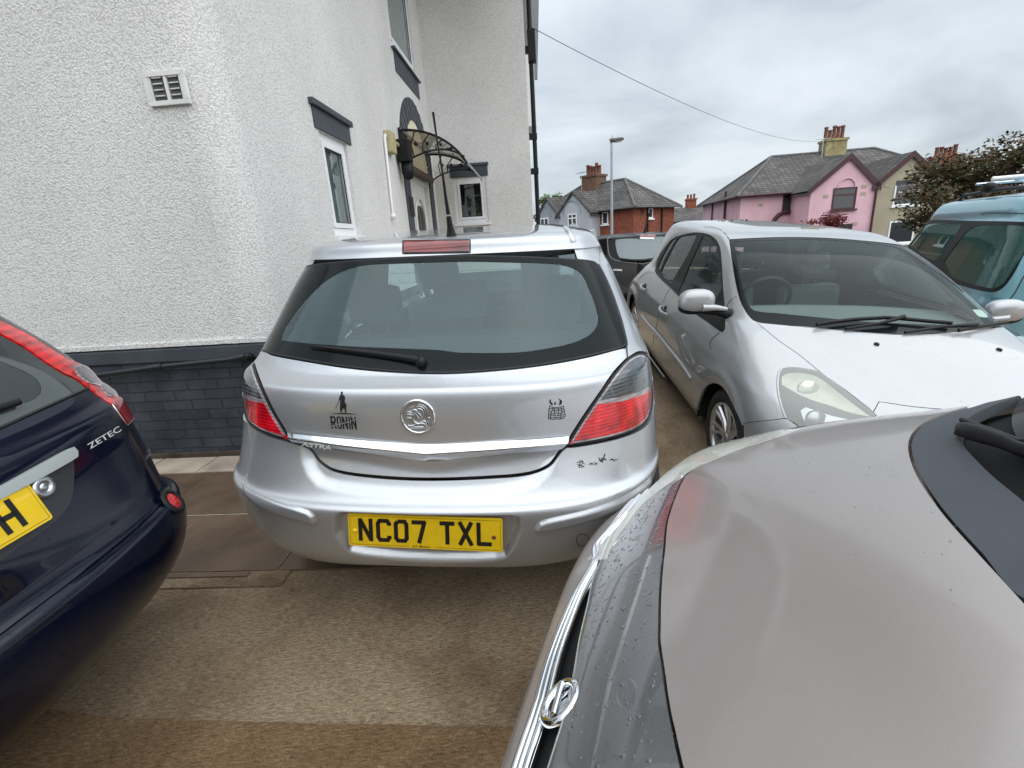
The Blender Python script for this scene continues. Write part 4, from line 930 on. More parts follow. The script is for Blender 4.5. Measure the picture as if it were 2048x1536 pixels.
def astra_lamp(poly, la, lb, side):
    lo = thing_part = panel('tail_lamp', AN, poly, MT['rubber'], astra, gap=.0005, off=-.002, step=.02, thick=.02)
    inn = shrink(poly, 4.6); clr = shrink(poly, 8.2)
    panel('lens_edge', AN, inn, MT['lampclear'], lo, off=.0008, gap=0, step=.02, thick=.004)
    up = cutpoly(clr, la, lb, -1*side); dn = cutpoly(clr, (la[0], la[1]+7), (lb[0], lb[1]+7), side)
    panel('smoky_lens', AN, up, MT['lampsmoke'], lo, off=.0022, gap=0, step=.015, thick=.003, pstep=400)
    panel('red_lens', AN, dn, MT['lampred'], lo, off=.0022, gap=0, step=.015, thick=.003, pstep=400)
    return lo
LR = astra_lamp(lampR, zA([(1560,778)])[0], zA([(1790,712)])[0], 1)
LL = astra_lamp(lampL, zA([(20,742)])[0], zA([(190,790)])[0], 1)
# chrome strip with its own section
def cdisp(uv, p, net):
    q = project(p); ctr = np.array(zA([(262,932),(500,965),(830,1000),(1100,982),(1415,955)])); d_ = np.abs(pdist_line(q, ctr)); return .003+.019*np.clip(1-d_/17, 0, 1)
def pdist_line(q, L_):
    best = np.full(len(q), 1e9)
    for i in range(len(L_)-1):
        ab = L_[i+1]-L_[i]; t = np.clip(((q-L_[i])@ab)/(ab@ab), 0, 1); best = np.minimum(best, np.linalg.norm(q-(L_[i]+t[:, None]*ab), axis=1))
    return best
cs = panel('chrome_strip', AN, chrome_o, MT['chrome'], hatch, gap=0, step=.006, disp=cdisp, thick=.006)
# ASTRA script along the strip, raised
T = MB(); decal(AN, text_polys('ASTRA', .012), Z(600, 740, 6.4, [(85, 893), (455, 945), (447, 1006), (72, 950)]), off=.021, mb=T); T.build('model_lettering', MT['letter'], hatch)
# griffin roundel
cxy = (836., 833.)
def ring_polys(r0, r1, n=48): return [([(.5+r*.5*math.cos(2*math.pi*k/n), .5+r*.5*math.sin(2*math.pi*k/n)) for r in (r0, r1) for k in range(n)], [(k, (k+1) % n, n+(k+1) % n, n+k) for k in range(n)])]
bq = [(801, 798.5), (871, 799.5), (871, 868.5), (801, 867.5)]
bd = MB(); decal(AN, [([(.5+.5*math.cos(2*math.pi*k/48), .5+.5*math.sin(2*math.pi*k/48)) for k in range(48)], [tuple(range(48))])], bq, off=.0015, mb=bd); bdo = bd.build('badge', mat('badge_field', (.42, .43, .44), .35, .8), hatch)
hc = AN.hit(*cxy); pc, nc, _, _ = AN.S([hc]); pc, nc = pc[0], nc[0]; rad = .5*(AF.l(pc)[0]*0+ .118)*.5
rr_ = np.linalg.norm(AN.S([AN.hit(871, 833.5)])[0][0]-AN.S([AN.hit(801, 833.5)])[0][0])/2
rg = MB(); rg.lathe([(rr_*.86, .001), (rr_*.88, .006), (rr_*.94, .0075), (rr_, .005), (rr_*1.01, .0)], pc, nc, 56); rg.build('badge_ring', MT['chrome'], bdo)
gf = MB()
e1 = np.cross(AF.Z, nc); e1 = -e1/np.linalg.norm(e1) if (np.cross(AF.Z, nc)@CR) < 0 else e1/np.linalg.norm(e1); e2 = np.cross(nc, e1); e2 = e2 if e2[2] > 0 else -e2
def gp(a, b, h=.003): return pc+e1*a*rr_+e2*b*rr_+nc*h     # roundel coordinates -1..1
for pts, w0 in (
    ([(-.28,.36),(-.10,.40),(.0,.33),(-.06,.22),(-.18,.12),(-.27,-.02),(-.27,-.2),(-.18,-.34),(.0,-.42),(.22,-.38),(.36,-.46),(.46,-.58)], .085),      # neck, chest, body
    ([(-.30,.10),(-.48,.16),(-.62,.12),(-.62,-.02),(-.50,.02)], .045), ([(-.26,-.08),(-.48,-.06),(-.66,-.1)], .05), ([(-.28,.22),(-.50,.30),(-.66,.24)], .04),
    ([(-.10,-.40),(-.30,-.50),(-.52,-.52),(-.62,-.46)], .055), ([(.10,-.30),(.36,-.26),(.44,-.42),(.30,-.62),(.12,-.60),(-.20,-.58),(-.46,-.60)], .06),
    ([(.44,-.5),(.56,-.38),(.50,-.2),(.60,-.05),(.70,-.1)], .04),
    ([(-.56,-.68),(-.2,-.66),(.3,-.68),(.62,-.66)], .035),
    ([(-.08,.36),(.10,.46),(.24,.42),(.34,.24),(.32,.02)], .055), ([(-.02,.56),(.2,.60),(.38,.48),(.48,.22),(.44,.0)], .045), ([(-.14,.60),(-.30,.56),(-.44,.52)], .03),
    ([(.10,.72),(.34,.66),(.52,.48),(.60,.2),(.54,-.02)], .042), ([(.02,.26),(.14,.12),(.26,-.1)], .05), ([(-.10,.24),(-.02,.02),(.10,-.14)], .06)):
    sp_ = smooth_poly([np.array(q) for q in pts], False, .05, 80); r_ = [w0*rr_*(.6+.4*math.sin(math.pi*min(1, (i+.5)/len(sp_)*1.1))) for i in range(len(sp_))]
    gf.tube([gp(a, b) for a, b in sp_], r_, 8)
gf.build('griffin_emblem', MT['satin'], bdo)
# stickers
st = MB(); zq = lambda p: Z(600, 740, 6.4, p)
fig = [[(523,280),(548,276),(550,296),(546,312),(572,330),(582,380),(576,390),(572,370),(570,400),(598,450),(592,500),(596,545),(580,546),(574,505),(556,492),(540,510),(534,545),(522,546),(512,505),(514,440),(518,395),(514,378),(504,400),(462,490),(452,494),(494,408),(500,366),(514,322),(528,312),(524,296)]]
sk_quad = zq([(370, 270), (760, 270), (760, 780), (370, 780)])
def pxdecal(net, polys_px, off, mb):
    for P in polys_px:
        hs = [net.hit(*q) for q in P]
        if any(h is None for h in hs): continue
        p, nn, _, _ = net.S(np.array(hs)); mb.add(p+nn*off, [tuple(t) for t in tessellate_polygon([[Vector((q[0], q[1], 0)) for q in P]])])
pxdecal(AN, [zq(f) for f in fig]+[zq([(380,562),(450,553),(550,548),(650,555),(740,572),(650,568),(550,564),(450,562)])], .0011, st)
RO = {'R': [[(.16,0),(.16,1)],[(.16,.92),(.72,.92),(.86,.78),(.84,.6),(.70,.5),(.2,.5)],[(.5,.5),(.9,0)]], 'O': [[(.3,.93),(.14,.8),(.14,.2),(.3,.07),(.7,.07),(.86,.2),(.86,.8),(.7,.93),(.3,.93)]], 'N': [[(.14,0),(.14,1)],[(.86,0),(.86,1)],[(.14,.95),(.86,.05)]], 'I': [[(.5,0),(.5,1)]]}
xs = 384
for ch, wd in (('R', 82), ('O', 68), ('N', 78), ('I', 34), ('N', 78)):
    f = (xs-384)/372; y_ = 586+14*f
    q = [(xs, y_), (xs+wd*.86, y_+3), (xs+wd*.86+20, y_+166), (xs+20, y_+163)]
    decal(AN, stroke_polys(RO[ch], .125 if ch != 'I' else .12, .46 if ch != 'I' else .2), zq(q), off=.0011, mb=st); xs += wd
st.build('lettered_sticker', MT['ink'], hatch)
sl_ = MB(); pxdecal(AN, [zq([(392,720),(500,690),(640,655),(745,618),(745,628),(640,666),(500,702),(394,732)]), zq([(385,752),(470,748),(540,790),(600,795),(540,800),(480,795),(400,780)])], .0016, sl_); sl_.build('sticker_scratch', MT['silver'], hatch)
zh = lambda p: Z(1060, 760, 6.4, p)
hm_ = MB(); 
def pl(pts, w_): # pixel polyline -> thin quads
    out = []
    for a, b in zip(pts[:-1], pts[1:]):
        a, b = np.array(a, float), np.array(b, float); t = (b-a)/(np.linalg.norm(b-a)+1e-9); n_ = np.array([-t[1], t[0]])*w_/2; out.append([tuple(a-n_-t*w_*.2), tuple(b-n_+t*w_*.2), tuple(b+n_+t*w_*.2), tuple(a+n_-t*w_*.2)])
    return out
helm = [zh([(262,240),(246,262),(250,292),(272,322),(296,318),(284,296),(270,278)]), zh([(360,232),(396,254),(412,272),(404,300),(386,322),(366,316),(378,290),(380,262)]), zh([(318,276),(332,294),(330,314),(312,316),(306,300)])]
for ln_ in ([(250,330),(290,350),(340,352),(400,345),(432,332)],[(232,372),(280,362),(340,372),(396,366),(440,372)],[(240,392),(270,402),(300,384),(330,400),(372,386),(420,398),(438,388)],[(248,420),(290,432),(330,420),(372,430),(430,412)],[(236,440),(262,452),(300,448),(330,460),(380,452),(446,440)],[(232,468),(262,480),(300,476),(352,484),(400,476),(454,460)],[(236,494),(264,500),(300,506),(320,490),(352,500),(386,500),(440,484)],[(256,330),(238,400),(236,500)],[(426,330),(440,400),(452,462)],[(290,350),(280,400),(262,452),(262,500)],[(398,348),(404,410),(392,452),(386,500)],[(318,352),(310,400),(322,450)],[(360,352),(366,400),(356,450)]): helm += pl(zh(ln_), 1.25)
pxdecal(AN, helm, .0011, hm_); hm_.build('helmet_sticker', MT['ink'], hatch)
ks = MB(); kj = []
for ln_, w_ in (([(598,1062),(640,1040),(684,1046)],1.1),([(650,1024),(668,1062),(704,1078)],1.),([(604,1082),(660,1074)],1.),([(612,1100),(652,1090),(690,1106)],1.1),([(640,1046),(632,1122)],1.1),([(664,1084),(660,1112),(694,1108)],1.),([(618,1112),(640,1116),(660,1120)],.9),([(672,1032),(676,1068)],.9),
    ([(752,1082),(782,1068),(812,1074)],1.3),([(770,1060),(790,1086)],1.1),([(800,1066),(810,1086)],1.0),([(820,1058),(858,1068),(826,1088)],1.3),
    ([(880,998),(902,1044),(912,1046)],1.4),([(900,1012),(950,1002)],1.5),([(890,1034),(936,1026),(968,1010)],1.5),([(958,944),(944,990),(920,1020),(926,1054)],1.7),([(940,1000),(976,1024)],1.5),
    ([(1022,1026),(1050,1010),(1064,1022),(1082,1040)],1.5),([(1044,1024),(1052,1008)],1.3),([(1086,1018),(1114,1020)],1.5)):
    kj += pl(zh(ln_), w_*1.15)
pxdecal(AN, kj, .0011, ks); ks.build('brush_lettering', MT['ink'], bumper)
# number plate -------------------------------------------------------------
def plate(parent, TL, TR, BR, BL, corner, text, dist_o, sub=None, uneven=True, bolts=True):
    """corner: world points of the four corners"""
    a, b, c, d_ = [np.array(p, float) for p in corner]
    ex = (b-a); ey = (a-d_); nn = np.cross(ex, ey); nn /= np.linalg.norm(nn); nn = nn if nn@(CAM-a) > 0 else -nn
    def P(u, v, h=0): return d_+(c-d_)*u*(1-v)+(b-a)*u*v+(a-d_)*v+nn*h
    mbp = MB(); W_, H_ = .52, .111; r = .008; n = 5; out_ = []
    for (cx_0, cy_0, a0) in ((W_-r, r, -90), (W_-r, H_-r, 0), (r, H_-r, 90), (r, r, 180)):
        for k in range(n+1):
            q = R_(a0+90*k/n); out_.append(((cx_0+r*math.cos(q))/W_, (cy_0+r*math.sin(q))/H_))
    mbp.prism([P(u, v, .004) for u, v in out_], -nn*.005); po = mbp.build('number_plate', MT['yellow'], parent)
    tx = MB()
    lay = {' ': .033}; x_ = .0; tot = sum(.061 if ch != ' ' else .033 for ch in text)-.011; x_ = (W_-tot)/2
    for ch in text:
        if ch != ' ':
            for vs, fs in stroke_polys(GL[ch], .014/.079, .05/.079): tx.add([P((x_+u*.05)/W_, (.019+v*.079)/H_, .0046) for u, v in vs], fs)
            x_ += .061
        else: x_ += .033
    def bar(u0, v0, u1, v1): tx.add([P(u0, v0, .0044), P(u1, v0, .0044), P(u1, v1, .0044), P(u0, v1, .0044)], [(0, 1, 2, 3)])
    bx_, by_ = .012, .055; t_ = .0016
    bar(bx_, 1-by_, 1-bx_, 1-by_+t_*6); bar(bx_, by_, .40 if sub else 1-bx_, by_+t_*6); 
    if sub: bar(.57, by_, 1-bx_, by_+t_*6)
    bar(bx_, by_, bx_+t_, 1-by_); bar(1-bx_-t_, by_, 1-bx_, 1-by_)
    if sub:
        for vs, fs in text_polys(sub, .01): tx.add([P(.42+u*.115, .035+v*.07, .0046) for u, v in vs], fs)
    tx.build('plate_lettering', MT['ink'], po)
    if bolts:
        q = MB(); q.lathe([(.0, .008), (.006, .008), (.009, .005), (.010, .002)], P(.045, .48), nn, 14); q.build('plate_bolt', MT['yellow'], po)
        q = MB(); q.lathe([(.0, .008), (.005, .008), (.0075, .005), (.0085, .002)], P(.945, .45), nn, 14); q.build('plate_bolt', mat('rusty_bolt', (.16, .04, .015), .7), po)
    return po
s0 = AN.S([AN.hit(852, 1064)])[0][0]
def pcorner(px, py, dep):
    d_ = ray(px, py); t = ((AF.o-CAM)@AF.Y+dep)/(d_@AF.Y); return CAM+d_*t
pT, pB = AF.l(AN.S([AN.hit(852, 1033)])[0][0])[1]+.020, AF.l(AN.S([AN.hit(852, 1094)])[0][0])[1]+.018
ps = [pcorner(696, 1026, pT), pcorner(1005, 1037, pT), pcorner(1006, 1103, pB), pcorner(699, 1089, pB)]
plate(bumper, 0, 0, 0, 0, ps, 'NC07 TXL', 0, sub='A.P. Motors')
# recess wall behind the plate keeps paint; tow eye cover ring
tw = MB(); u = to_uv(AN, arcp(1165, 1080, 12.5, 12, 0, 360, 30)[:-1], True, 50); p, nn, _, _ = AN.S(u); tw.tube(list(p+nn*.0003)+[p[0]+nn[0]*.0003], .0011, 5, cap=False); tw.build('tow_cover', MT['rubber'], bumper)
# high brake light
bq2 = [(808, 484), (938, 482), (938, 503), (808, 505)]
hb = panel('brake_light', AN, bq2, MT['brakered'], astra, off=.0035, gap=0, step=.02, thick=.008)
ribbon(AN, [(806, 482), (940, 480), (940, 505), (806, 507)], .006, .003, closed=True).build('brake_light_bezel', MT['rubber'], hb)
# aerial
ab = AN.S([AN.hit(903, 472)])[0][0]; aa = MB()
ax_top = ab+AF.l(0*ab)[0]*0
tipd = None
def upto(px, py, y_):   # point on the ray at the car-depth y_
    d_ = ray(px, py); t = ((AF.o-CAM)@AF.Y+y_)/(d_@AF.Y); return CAM+d_*t
yb0 = AF.l(ab)[1]
aa.lathe([(.022, -.004), (.018, .006), (.012, .03), (.0085, .07)], ab, upto(891, 392, yb0-.03)-ab, 14)
aa.tube([ab+(upto(891, 392, yb0-.03)-ab)*.55, upto(891, 392, yb0-.03), upto(885, 345, yb0-.045)], [.0075, .0055, .0042], 8); aa.tube([upto(885, 345, yb0-.045), upto(874, 280, yb0-.06), upto(866, 224, yb0-.075)], [.0036, .003, .0042], 8)
aa.build('aerial', MT['black'], astra)
# roof rail strips
for sgn in (1,):
    rr2 = MB(); L_ = Z(460, 430, 2.1044, [(1412,52),(1425,70),(1438,92),(1446,112)])
    ribbon(AN, L_, .028, .007, mb=rr2); rr2.build('roof_rail_cap', MT['silver'], astra)
# wiper
wm = MB(); zw = lambda p: zA(p)
def onnet(net, px, py, off): h = net.hit(px, py); p, n_, _, _ = net.S([h]); return p[0]+n_[0]*off
path = zA([(345,556),(420,566),(520,578),(620,590),(720,604),(800,618),(822,628)])
wm.tube([onnet(AN, *q, .016) for q in path[:-1]], [.003, .0055, .0068, .008, .0095, .011], 8, flat=1.2)
wm.tube([onnet(AN, *q, .006) for q in zA([(345,562),(450,576),(600,596),(720,612)])], .0035, 6)
hb_ = onnet(AN, *zA([(805, 622)])[0], 0); hn = AN.S([AN.hit(*zA([(805, 622)])[0])])[1][0]
wm.lathe([(.020, 0), (.019, .012), (.014, .022), (.0, .025)], hb_, hn, 16); wm.build('rear_wiper', MT['black'], gl)
# roof seams at both sides (ditch trims)
for sgn in (-1, 1):
    sm_ = MB(); us = np.full(20, UC+sgn*9); vv = np.linspace(vrow(1.43), len(ARW)-3, 20); p, nn, _, _ = AN.S(np.stack([us, vv], 1)); sm_.tube(p+nn*.001, .003, 6, cap=False); sm_.build('roof_seam', MT['rubber'], astra)
# cabin: lining shell, seats, head restraints
cab = MB()
def ringpts(z_, s_, y1):
    r = [np.interp(z_, [q[0] for q in ARW], [q[k] for q in ARW]) for k in range(4)]; W_, y0_, A_ = r[2]*s_, r[1]+.05, r[3]
    return W_, y0_
inn = MB()
inn.box2((-.62, .30, .55), (.62, .60, .92), AF, bev=.04); inn.build('parcel_shelf', MT['cloth'], astra)
fl_ = MB(); fl_.box2((-.70, .35, .28), (.70, 3.6, .40), AF); fl_.box2((-.72, 1.3, .40), (-.66, 3.5, .98), AF); fl_.box2((.66, 1.3, .40), (.72, 3.5, .98), AF); fl_.build('cabin_floor', MT['dark'], astra)
def seat(cx_0, y_, w_, par, rest=True, hz=1.0, two=None):
    s = MB(); s.box2((cx_0-w_/2, y_-.06, .45), (cx_0+w_/2, y_+.10, hz), AF, bev=.05); s.box2((cx_0-w_/2, y_+.05, .42), (cx_0+w_/2, y_+.55, .56), AF, bev=.05)
    so = s.build('seat', MT['cloth'], par)
    for hx in (two or [cx_0]):
        h = MB(); h.box2((hx-.13, y_-.045, hz+.06), (hx+.13, y_+.055, hz+.24), AF, bev=.045)
        for q in (-.05, .05): h.tube([AF.w(hx+q, y_, hz-.03), AF.w(hx+q, y_, hz+.10)], .006, 6)
        h.build('head_restraint', MT['cloth'], so)
seat(0, .95, 1.24, astra, True, 1.0, two=[-.42, 0, .42])
seat(-.34, 1.95, .50, astra, hz=1.06); seat(.34, 1.95, .50, astra, hz=1.06)
da = MB(); da.box2((-.68, 2.75, .6), (.68, 3.15, 1.0), AF, bev=.06); da.build('dashboard', MT['dark'], astra)
sw = MB(); sw.lathe([(.17, -.012), (.185, 0), (.17, .012), (.155, 0), (.17, -.012)], AF.w(.36, 2.62, .96), AF.w(0, -1, .35)-AF.w(0, 0, 0), 28); sw.build('steering_wheel', MT['black'], astra)
# pillars, roof lining, front screen frame, door tops with a gap for the side glass
def strut(pts, r_, par, nm, mt): s = MB(); s.tube([AF.w(*q) for q in pts], r_, 8, flat=1.6); return s.build(nm, mt, par)
for sg in (-1, 1):
    strut([(sg*.70, 1.62, .98), (sg*.60, 1.55, 1.42)], .045, astra, 'pillar', MT['liner'])
    strut([(sg*.72, 2.95, 1.0), (sg*.60, 2.25, 1.40), (sg*.56, 2.1, 1.44)], .035, astra, 'pillar', MT['liner'])
    d2 = MB(); d2.box2((sg*.76, 1.6, .35), (sg*.82, 3.4, .955), AF, bev=.02); d2.box2((sg*.56, 1.2, 1.385), (sg*.62, 2.4, 1.43), AF, bev=.01); d2.build('door', MT['silver'], astra)
    sg_ = MB(); sg_.add([AF.w(sg*.80, 1.7, .99), AF.w(sg*.79, 2.95, .99), AF.w(sg*.62, 2.25, 1.39), AF.w(sg*.62, 1.7, 1.39)], [(0, 1, 2, 3)]); sg_.build('side_glass', MT['glass2'], astra)
ws = MB(); ws.add([AF.w(-.70, 3.05, 1.0), AF.w(.70, 3.05, 1.0), AF.w(.56, 2.3, 1.43), AF.w(-.56, 2.3, 1.43)], [(0, 1, 2, 3)]); ws.build('windscreen', MT['glass3'], astra)
bo = MB(); cols = 9; prof = [(3.05, 1.0, .78), (3.3, .94, .80), (3.7, .86, .80), (4.05, .74, .76), (4.2, .60, .70), (4.22, .3, .66)]
vs = [AF.w(w_*(-1+2*k/(cols-1)), y_-.12*abs(-1+2*k/(cols-1))**3, z_-.06*abs(-1+2*k/(cols-1))**4) for y_, z_, w_ in prof for k in range(cols)]
bo.add(vs, [(i*cols+k, i*cols+k+1, (i+1)*cols+k+1, (i+1)*cols+k) for i in range(len(prof)-1) for k in range(cols-1)], smooth=True)
for sg in (-1, 1): bo.add([AF.w(sg*.83, 3.05, .98), AF.w(sg*.83, 4.0, .75), AF.w(sg*.8, 4.1, .3), AF.w(sg*.83, 3.05, .3)], [(0, 1, 2, 3)])
bo.build('bonnet', MT['silver'], astra)
for sg in (-1, 1):      # flank below the windows with its wheel arch
    fr_ = (AN.n-1-.1) if sg > 0 else .1
    us_ = AN.n-4-.2 if sg > 0 else 3.2
    q = [(sg*.87, 1.03, .30), (sg*.87, 1.03, .62), (sg*.86, 1.03, .75), (sg*.85, 1.7, .94), (sg*.84, 2.9, .96), (sg*.86, 2.95, .6), (sg*.85, 2.95, .30)]
    panel('side_panel', AN, q, MT['silver'], astra, gap=.001, step=.05, thick=.01)
def wheel(fr, x, y, z, r, par, w_=.20, sgn=1, spokes=7, rimr=.72, twist=0., swept=.0):
    """sgn: outer face towards +x (1) or -x (-1)"""
    c = fr.w(x, y, z); ax = fr.X*sgn
    t = MB(); t.lathe([(r*rimr, -w_+.01), (r*.93, -w_), (r, -w_*.85), (r, -w_*.15), (r*.97, -.012), (r*.90, 0), (r*rimr*1.03, -.004), (r*rimr, -.02)], c, ax, 44); to = t.build('wheel', MT['tyre'], par)
    m_ = MB(); R2 = r*rimr
    m_.lathe([(R2*1.0, -.012), (R2*.985, -.004), (R2*.93, -.010), (R2*.92, -.03), (R2*.90, -w_*.7)], c, ax, 44)
    m_.lathe([(0, -.012), (R2*.15, -.014), (R2*.2, -.03), (R2*.2, -.06)], c, ax, 24)
    up = fr.Z; sd = np.cross(ax, up)
    for k in range(spokes):
        a = 2*math.pi*(k+.5)/spokes+twist
        for da_ in (-.13, .13):
            P = []
            for q, hw_, dp in ((.14, .085, -.022), (.5, .055, -.026), (.95, .065, -.012)):
                aa_ = a+da_*(.35+q)*.9+swept*q
                dr_ = up*math.cos(aa_)+sd*math.sin(aa_); tn = np.cross(ax, dr_)
                P.append([c+dr_*R2*q+tn*R2*hw_*s_+ax*(dp+hh) for s_, hh in ((-1, -.012), (-.6, 0), (.6, 0), (1, -.012))])
            m_.add([v for row in P for v in row], [(i*4+j, i*4+j+1, (i+1)*4+j+1, (i+1)*4+j) for i in range(2) for j in range(3)], smooth=False)
    m_.build('rim', MT['alloy'], to)
    d_ = MB(); d_.lathe([(0, -.075), (R2*.6, -.075), (R2*.6, -.09), (R2*.95, -.12)], c, ax, 24); d_.build('brake_disc', MT['dark'], to)
    return to
for y_ in (.78, 3.39):
    for sg in (-1, 1): wheel(AF, sg*.845, y_, .31, .31, astra, sgn=sg)
un = MB(); un.box2((-.60, .55, .24), (.60, 4.0, .34), AF); un.build('underbody', MT['dark'], astra)

# ================================================================ the taupe car whose bonnet fills the lower right
TF = Frame((.215, .60, 0), 110.0)       # local Y runs back along the bonnet, -X is the far side
TRW = [(.18, -.20, .84, .50), (.30, -.25, .86, .52), (.42, -.27, .87, .53), (.49, -.272, .872, .53), (.52, -.265, .872, .53), (.535, -.245, .87, .53), (.55, -.222, .868, .53), (.575, -.19, .866, .53), (.60, -.165, .864, .53), (.63, -.125, .862, .52), (.665, -.08, .860, .52), (.70, -.03, .858, .51),
 (.725, .01, .855, .51), (.76, .06, .85, .50), (.80, .12, .842, .49), (.84, .18, .832, .48), (.88, .245, .815, .46), (.915, .305, .795, .44), (.945, .36, .77, .42), (.965, .40, .755, .40), (.98, .43, .74, .38), (1.0, .47, .72, .36), (1.04, .53, .70, .34), (1.12, .64, .68, .33), (1.22, .79, .65, .32), (1.32, .95, .62, .31), (1.42, 1.13, .58, .30), (1.47, 1.28, .52, .3), (1.50, 1.6, .4, .3), (1.51, 2.2, .2, .1)]
def ringnet2(rows, ncol=11, side=(.35, 1.0, 1.9)):
    P = []
    for z, y0, W_, A_ in rows:
        h = []; ne = float(np.interp(z, [.66, .72, .90], [3.3, 3.2, 2.4])); A_ = float(np.interp(z, [.5, .6, .70, .84, .95, 1.04, 1.2, 1.4], [.37, .32, .26, .38, .60, .60, .40, .3]))
        W_ = float(np.interp(z, [.5, .6, .68, .72, .80, .88, .95, 1.04, 1.2], [.865, .885, .95, .96, .92, .86, .80, .74, .66])) if z < 1.2 else W_
        for k in range(ncol):
            ph = math.pi/2*k/(ncol-1); c_ = max(math.cos(ph), 0); h.append((W_*math.sin(ph)**(2/ne) if k else 0., y0+A_*(1-c_**(2/ne))))
        ye = h[-1][1]
        for d_ in side: h.append((W_, ye+d_))
        P.append([(-a, b, z) for a, b in h[::-1]]+[(a, b, z) for a, b in h[1:]])
    return P
TN = Net(ringnet2(TRW), TF)
_p, _n0, _, _ = TN.S([[TN.n/2-.5, 8.]])
if _n0[0]@TF.Y > 0: TN.sg = -1.
TC = (TN.n-1)/2
def mirrored(net, poly, uc, pstep=6.):
    """poly: open run from the centre line round one half and back to it"""
    u = to_uv(net, poly, False, pstep); u[0][0] = uc; u[-1][0] = uc
    m = u[::-1].copy(); m[:, 0] = 2*uc-m[:, 0]; return np.concatenate([u, m[1:-1]])
tcar = thing('taupe_car', 'taupe car with rain beads on its nose, bonnet filling the lower right corner', 'car', tuple(TF.o), -R_(110))
F1 = lambda p: Z(1000, 1100, 3.522, p); F2 = lambda p: Z(1600, 740, 3.0714, p); F3 = lambda p: Z(1150, 840, 4.096, p)
shut = [(1324, 1330)]+F1([(1117,650),(1118,550),(1122,350),(1135,150),(1152,0)])+F3([(745,860),(780,730),(820,620),(862,520),(900,458)])
faredge = [(-.80, .24, .83), (-.825, .36, .86), (-.815, .50, .89), (-.79, .66, .92)]
rear = F2([(1040,222),(900,266),(780,318),(708,380),(680,450),(692,540),(750,672),(900,882),(1100,1105),(1376,1398)])
_sf = to_uv(TN, shut, False); _sf[0][0] = TC
_sn = to_uv(TN, [(1324, 1330), (1331, 1385), (1341, 1440), (1362, 1536), (1392, 1640)], False)[1:]
_mf = _sf[1:].copy(); _mf[:, 0] = 2*TC-_mf[:, 0]; _mf = _mf[_mf[:, 0] > _sn[-1][0]+.35]
shut_full = np.concatenate([_sf[::-1], _sn, _mf])          # far corner -> centre -> near corner
_rr = to_uv(TN, faredge+rear, False); _rr = _rr[_rr[:, 0] < TC-.12]; _rm = _rr[::-1].copy(); _rm[:, 0] = 2*TC-_rm[:, 0]
_k = _rr[-1][0] < TC-.1
bon = np.concatenate([shut_full, _rm[::-1], ([[TC, _rr[-1][1]]] if _k else np.zeros((0, 2))), _rr[::-1]])
panel('bonnet', TN, bon, MT['taupe'], tcar, uv=True, gap=.0042, step=.02, thick=.016, disp=None)
# nose panel between the bonnet and the grille
nose_l = F1([(497,1180),(500,1000),(528,830),(562,620),(618,380),(668,160),(760,0)])
nl_px = [(1141, 1440)]+nose_l+F3([(330,1010),(440,850),(560,700),(700,585),(800,520),(880,465)])
nu = to_uv(TN, nl_px, False); su_ = to_uv(TN, shut, False)
nu[0][0] = TC; su_[0][0] = TC
half = np.concatenate([nu, su_[::-1]]); mm = nu[1:].copy(); mm[:, 0] = 2*TC-mm[:, 0]; _nose = np.concatenate([nu[::-1], mm, shut_full[::-1]])
panel('nose_panel', TN, _nose, MT['taupewet_dimmed'], tcar, uv=True, gap=.0015, step=.018, thick=.012)
# bumper below the grille
bo_u = []
def trow(z): return float(np.interp(z, [r[0] for r in TRW], range(len(TRW))))
b_in = F1([(155,1536),(205,1260),(270,1000),(330,790),(400,600),(520,330),(660,90)])+F3([(150,1060),(300,880)])
bi = to_uv(TN, b_in, False); bi = np.array([q for q in bi]); 
vb = float(np.median(bi[:, 1]))
bl = np.concatenate([[[TC, bi[0][1]]], bi, [[TC-9.5, bi[-1][1]], [TC-11, trow(.62)], [TC-11, trow(.24)], [TC, trow(.24)]]])
mm = bl[::-1].copy(); mm[:, 0] = 2*TC-mm[:, 0]
panel('front_bumper', TN, np.concatenate([bl, mm[1:-1]]), MT['taupe'], tcar, uv=True, gap=.001, step=.03, thick=.015)
# dark grille bed with chrome bars between bumper and nose
def band(v_a, v_b, u_a, u_b, off, mt, nm, par, th=.004, st=.02):
    n = 60; q = [(a, v_a(a)) for a in np.linspace(u_a, u_b, n)]+[(a, v_b(a)) for a in np.linspace(u_b, u_a, n)]
    return panel(nm, TN, q, mt, par, uv=True, gap=0, off=off, step=st, thick=th)
ul = np.concatenate([bi[:, 0], [TC]]); vl = np.concatenate([bi[:, 1], [bi[0][1]]]); o_ = np.argsort(ul); ul, vl = ul[o_], vl[o_]
un_, vn_ = nu[:, 0], nu[:, 1]; o_ = np.argsort(un_); un_, vn_ = un_[o_], vn_[o_]
lo_v = lambda a: float(np.interp(TC-abs(a-TC), ul, vl)); hi_v = lambda a: float(np.interp(TC-abs(a-TC), un_, vn_))
gb = band(lambda a: lo_v(a)-.15, lambda a: hi_v(a)+.15, TC-6.0, TC+6.0, -.028, MT['dark'], 'grille', tcar)
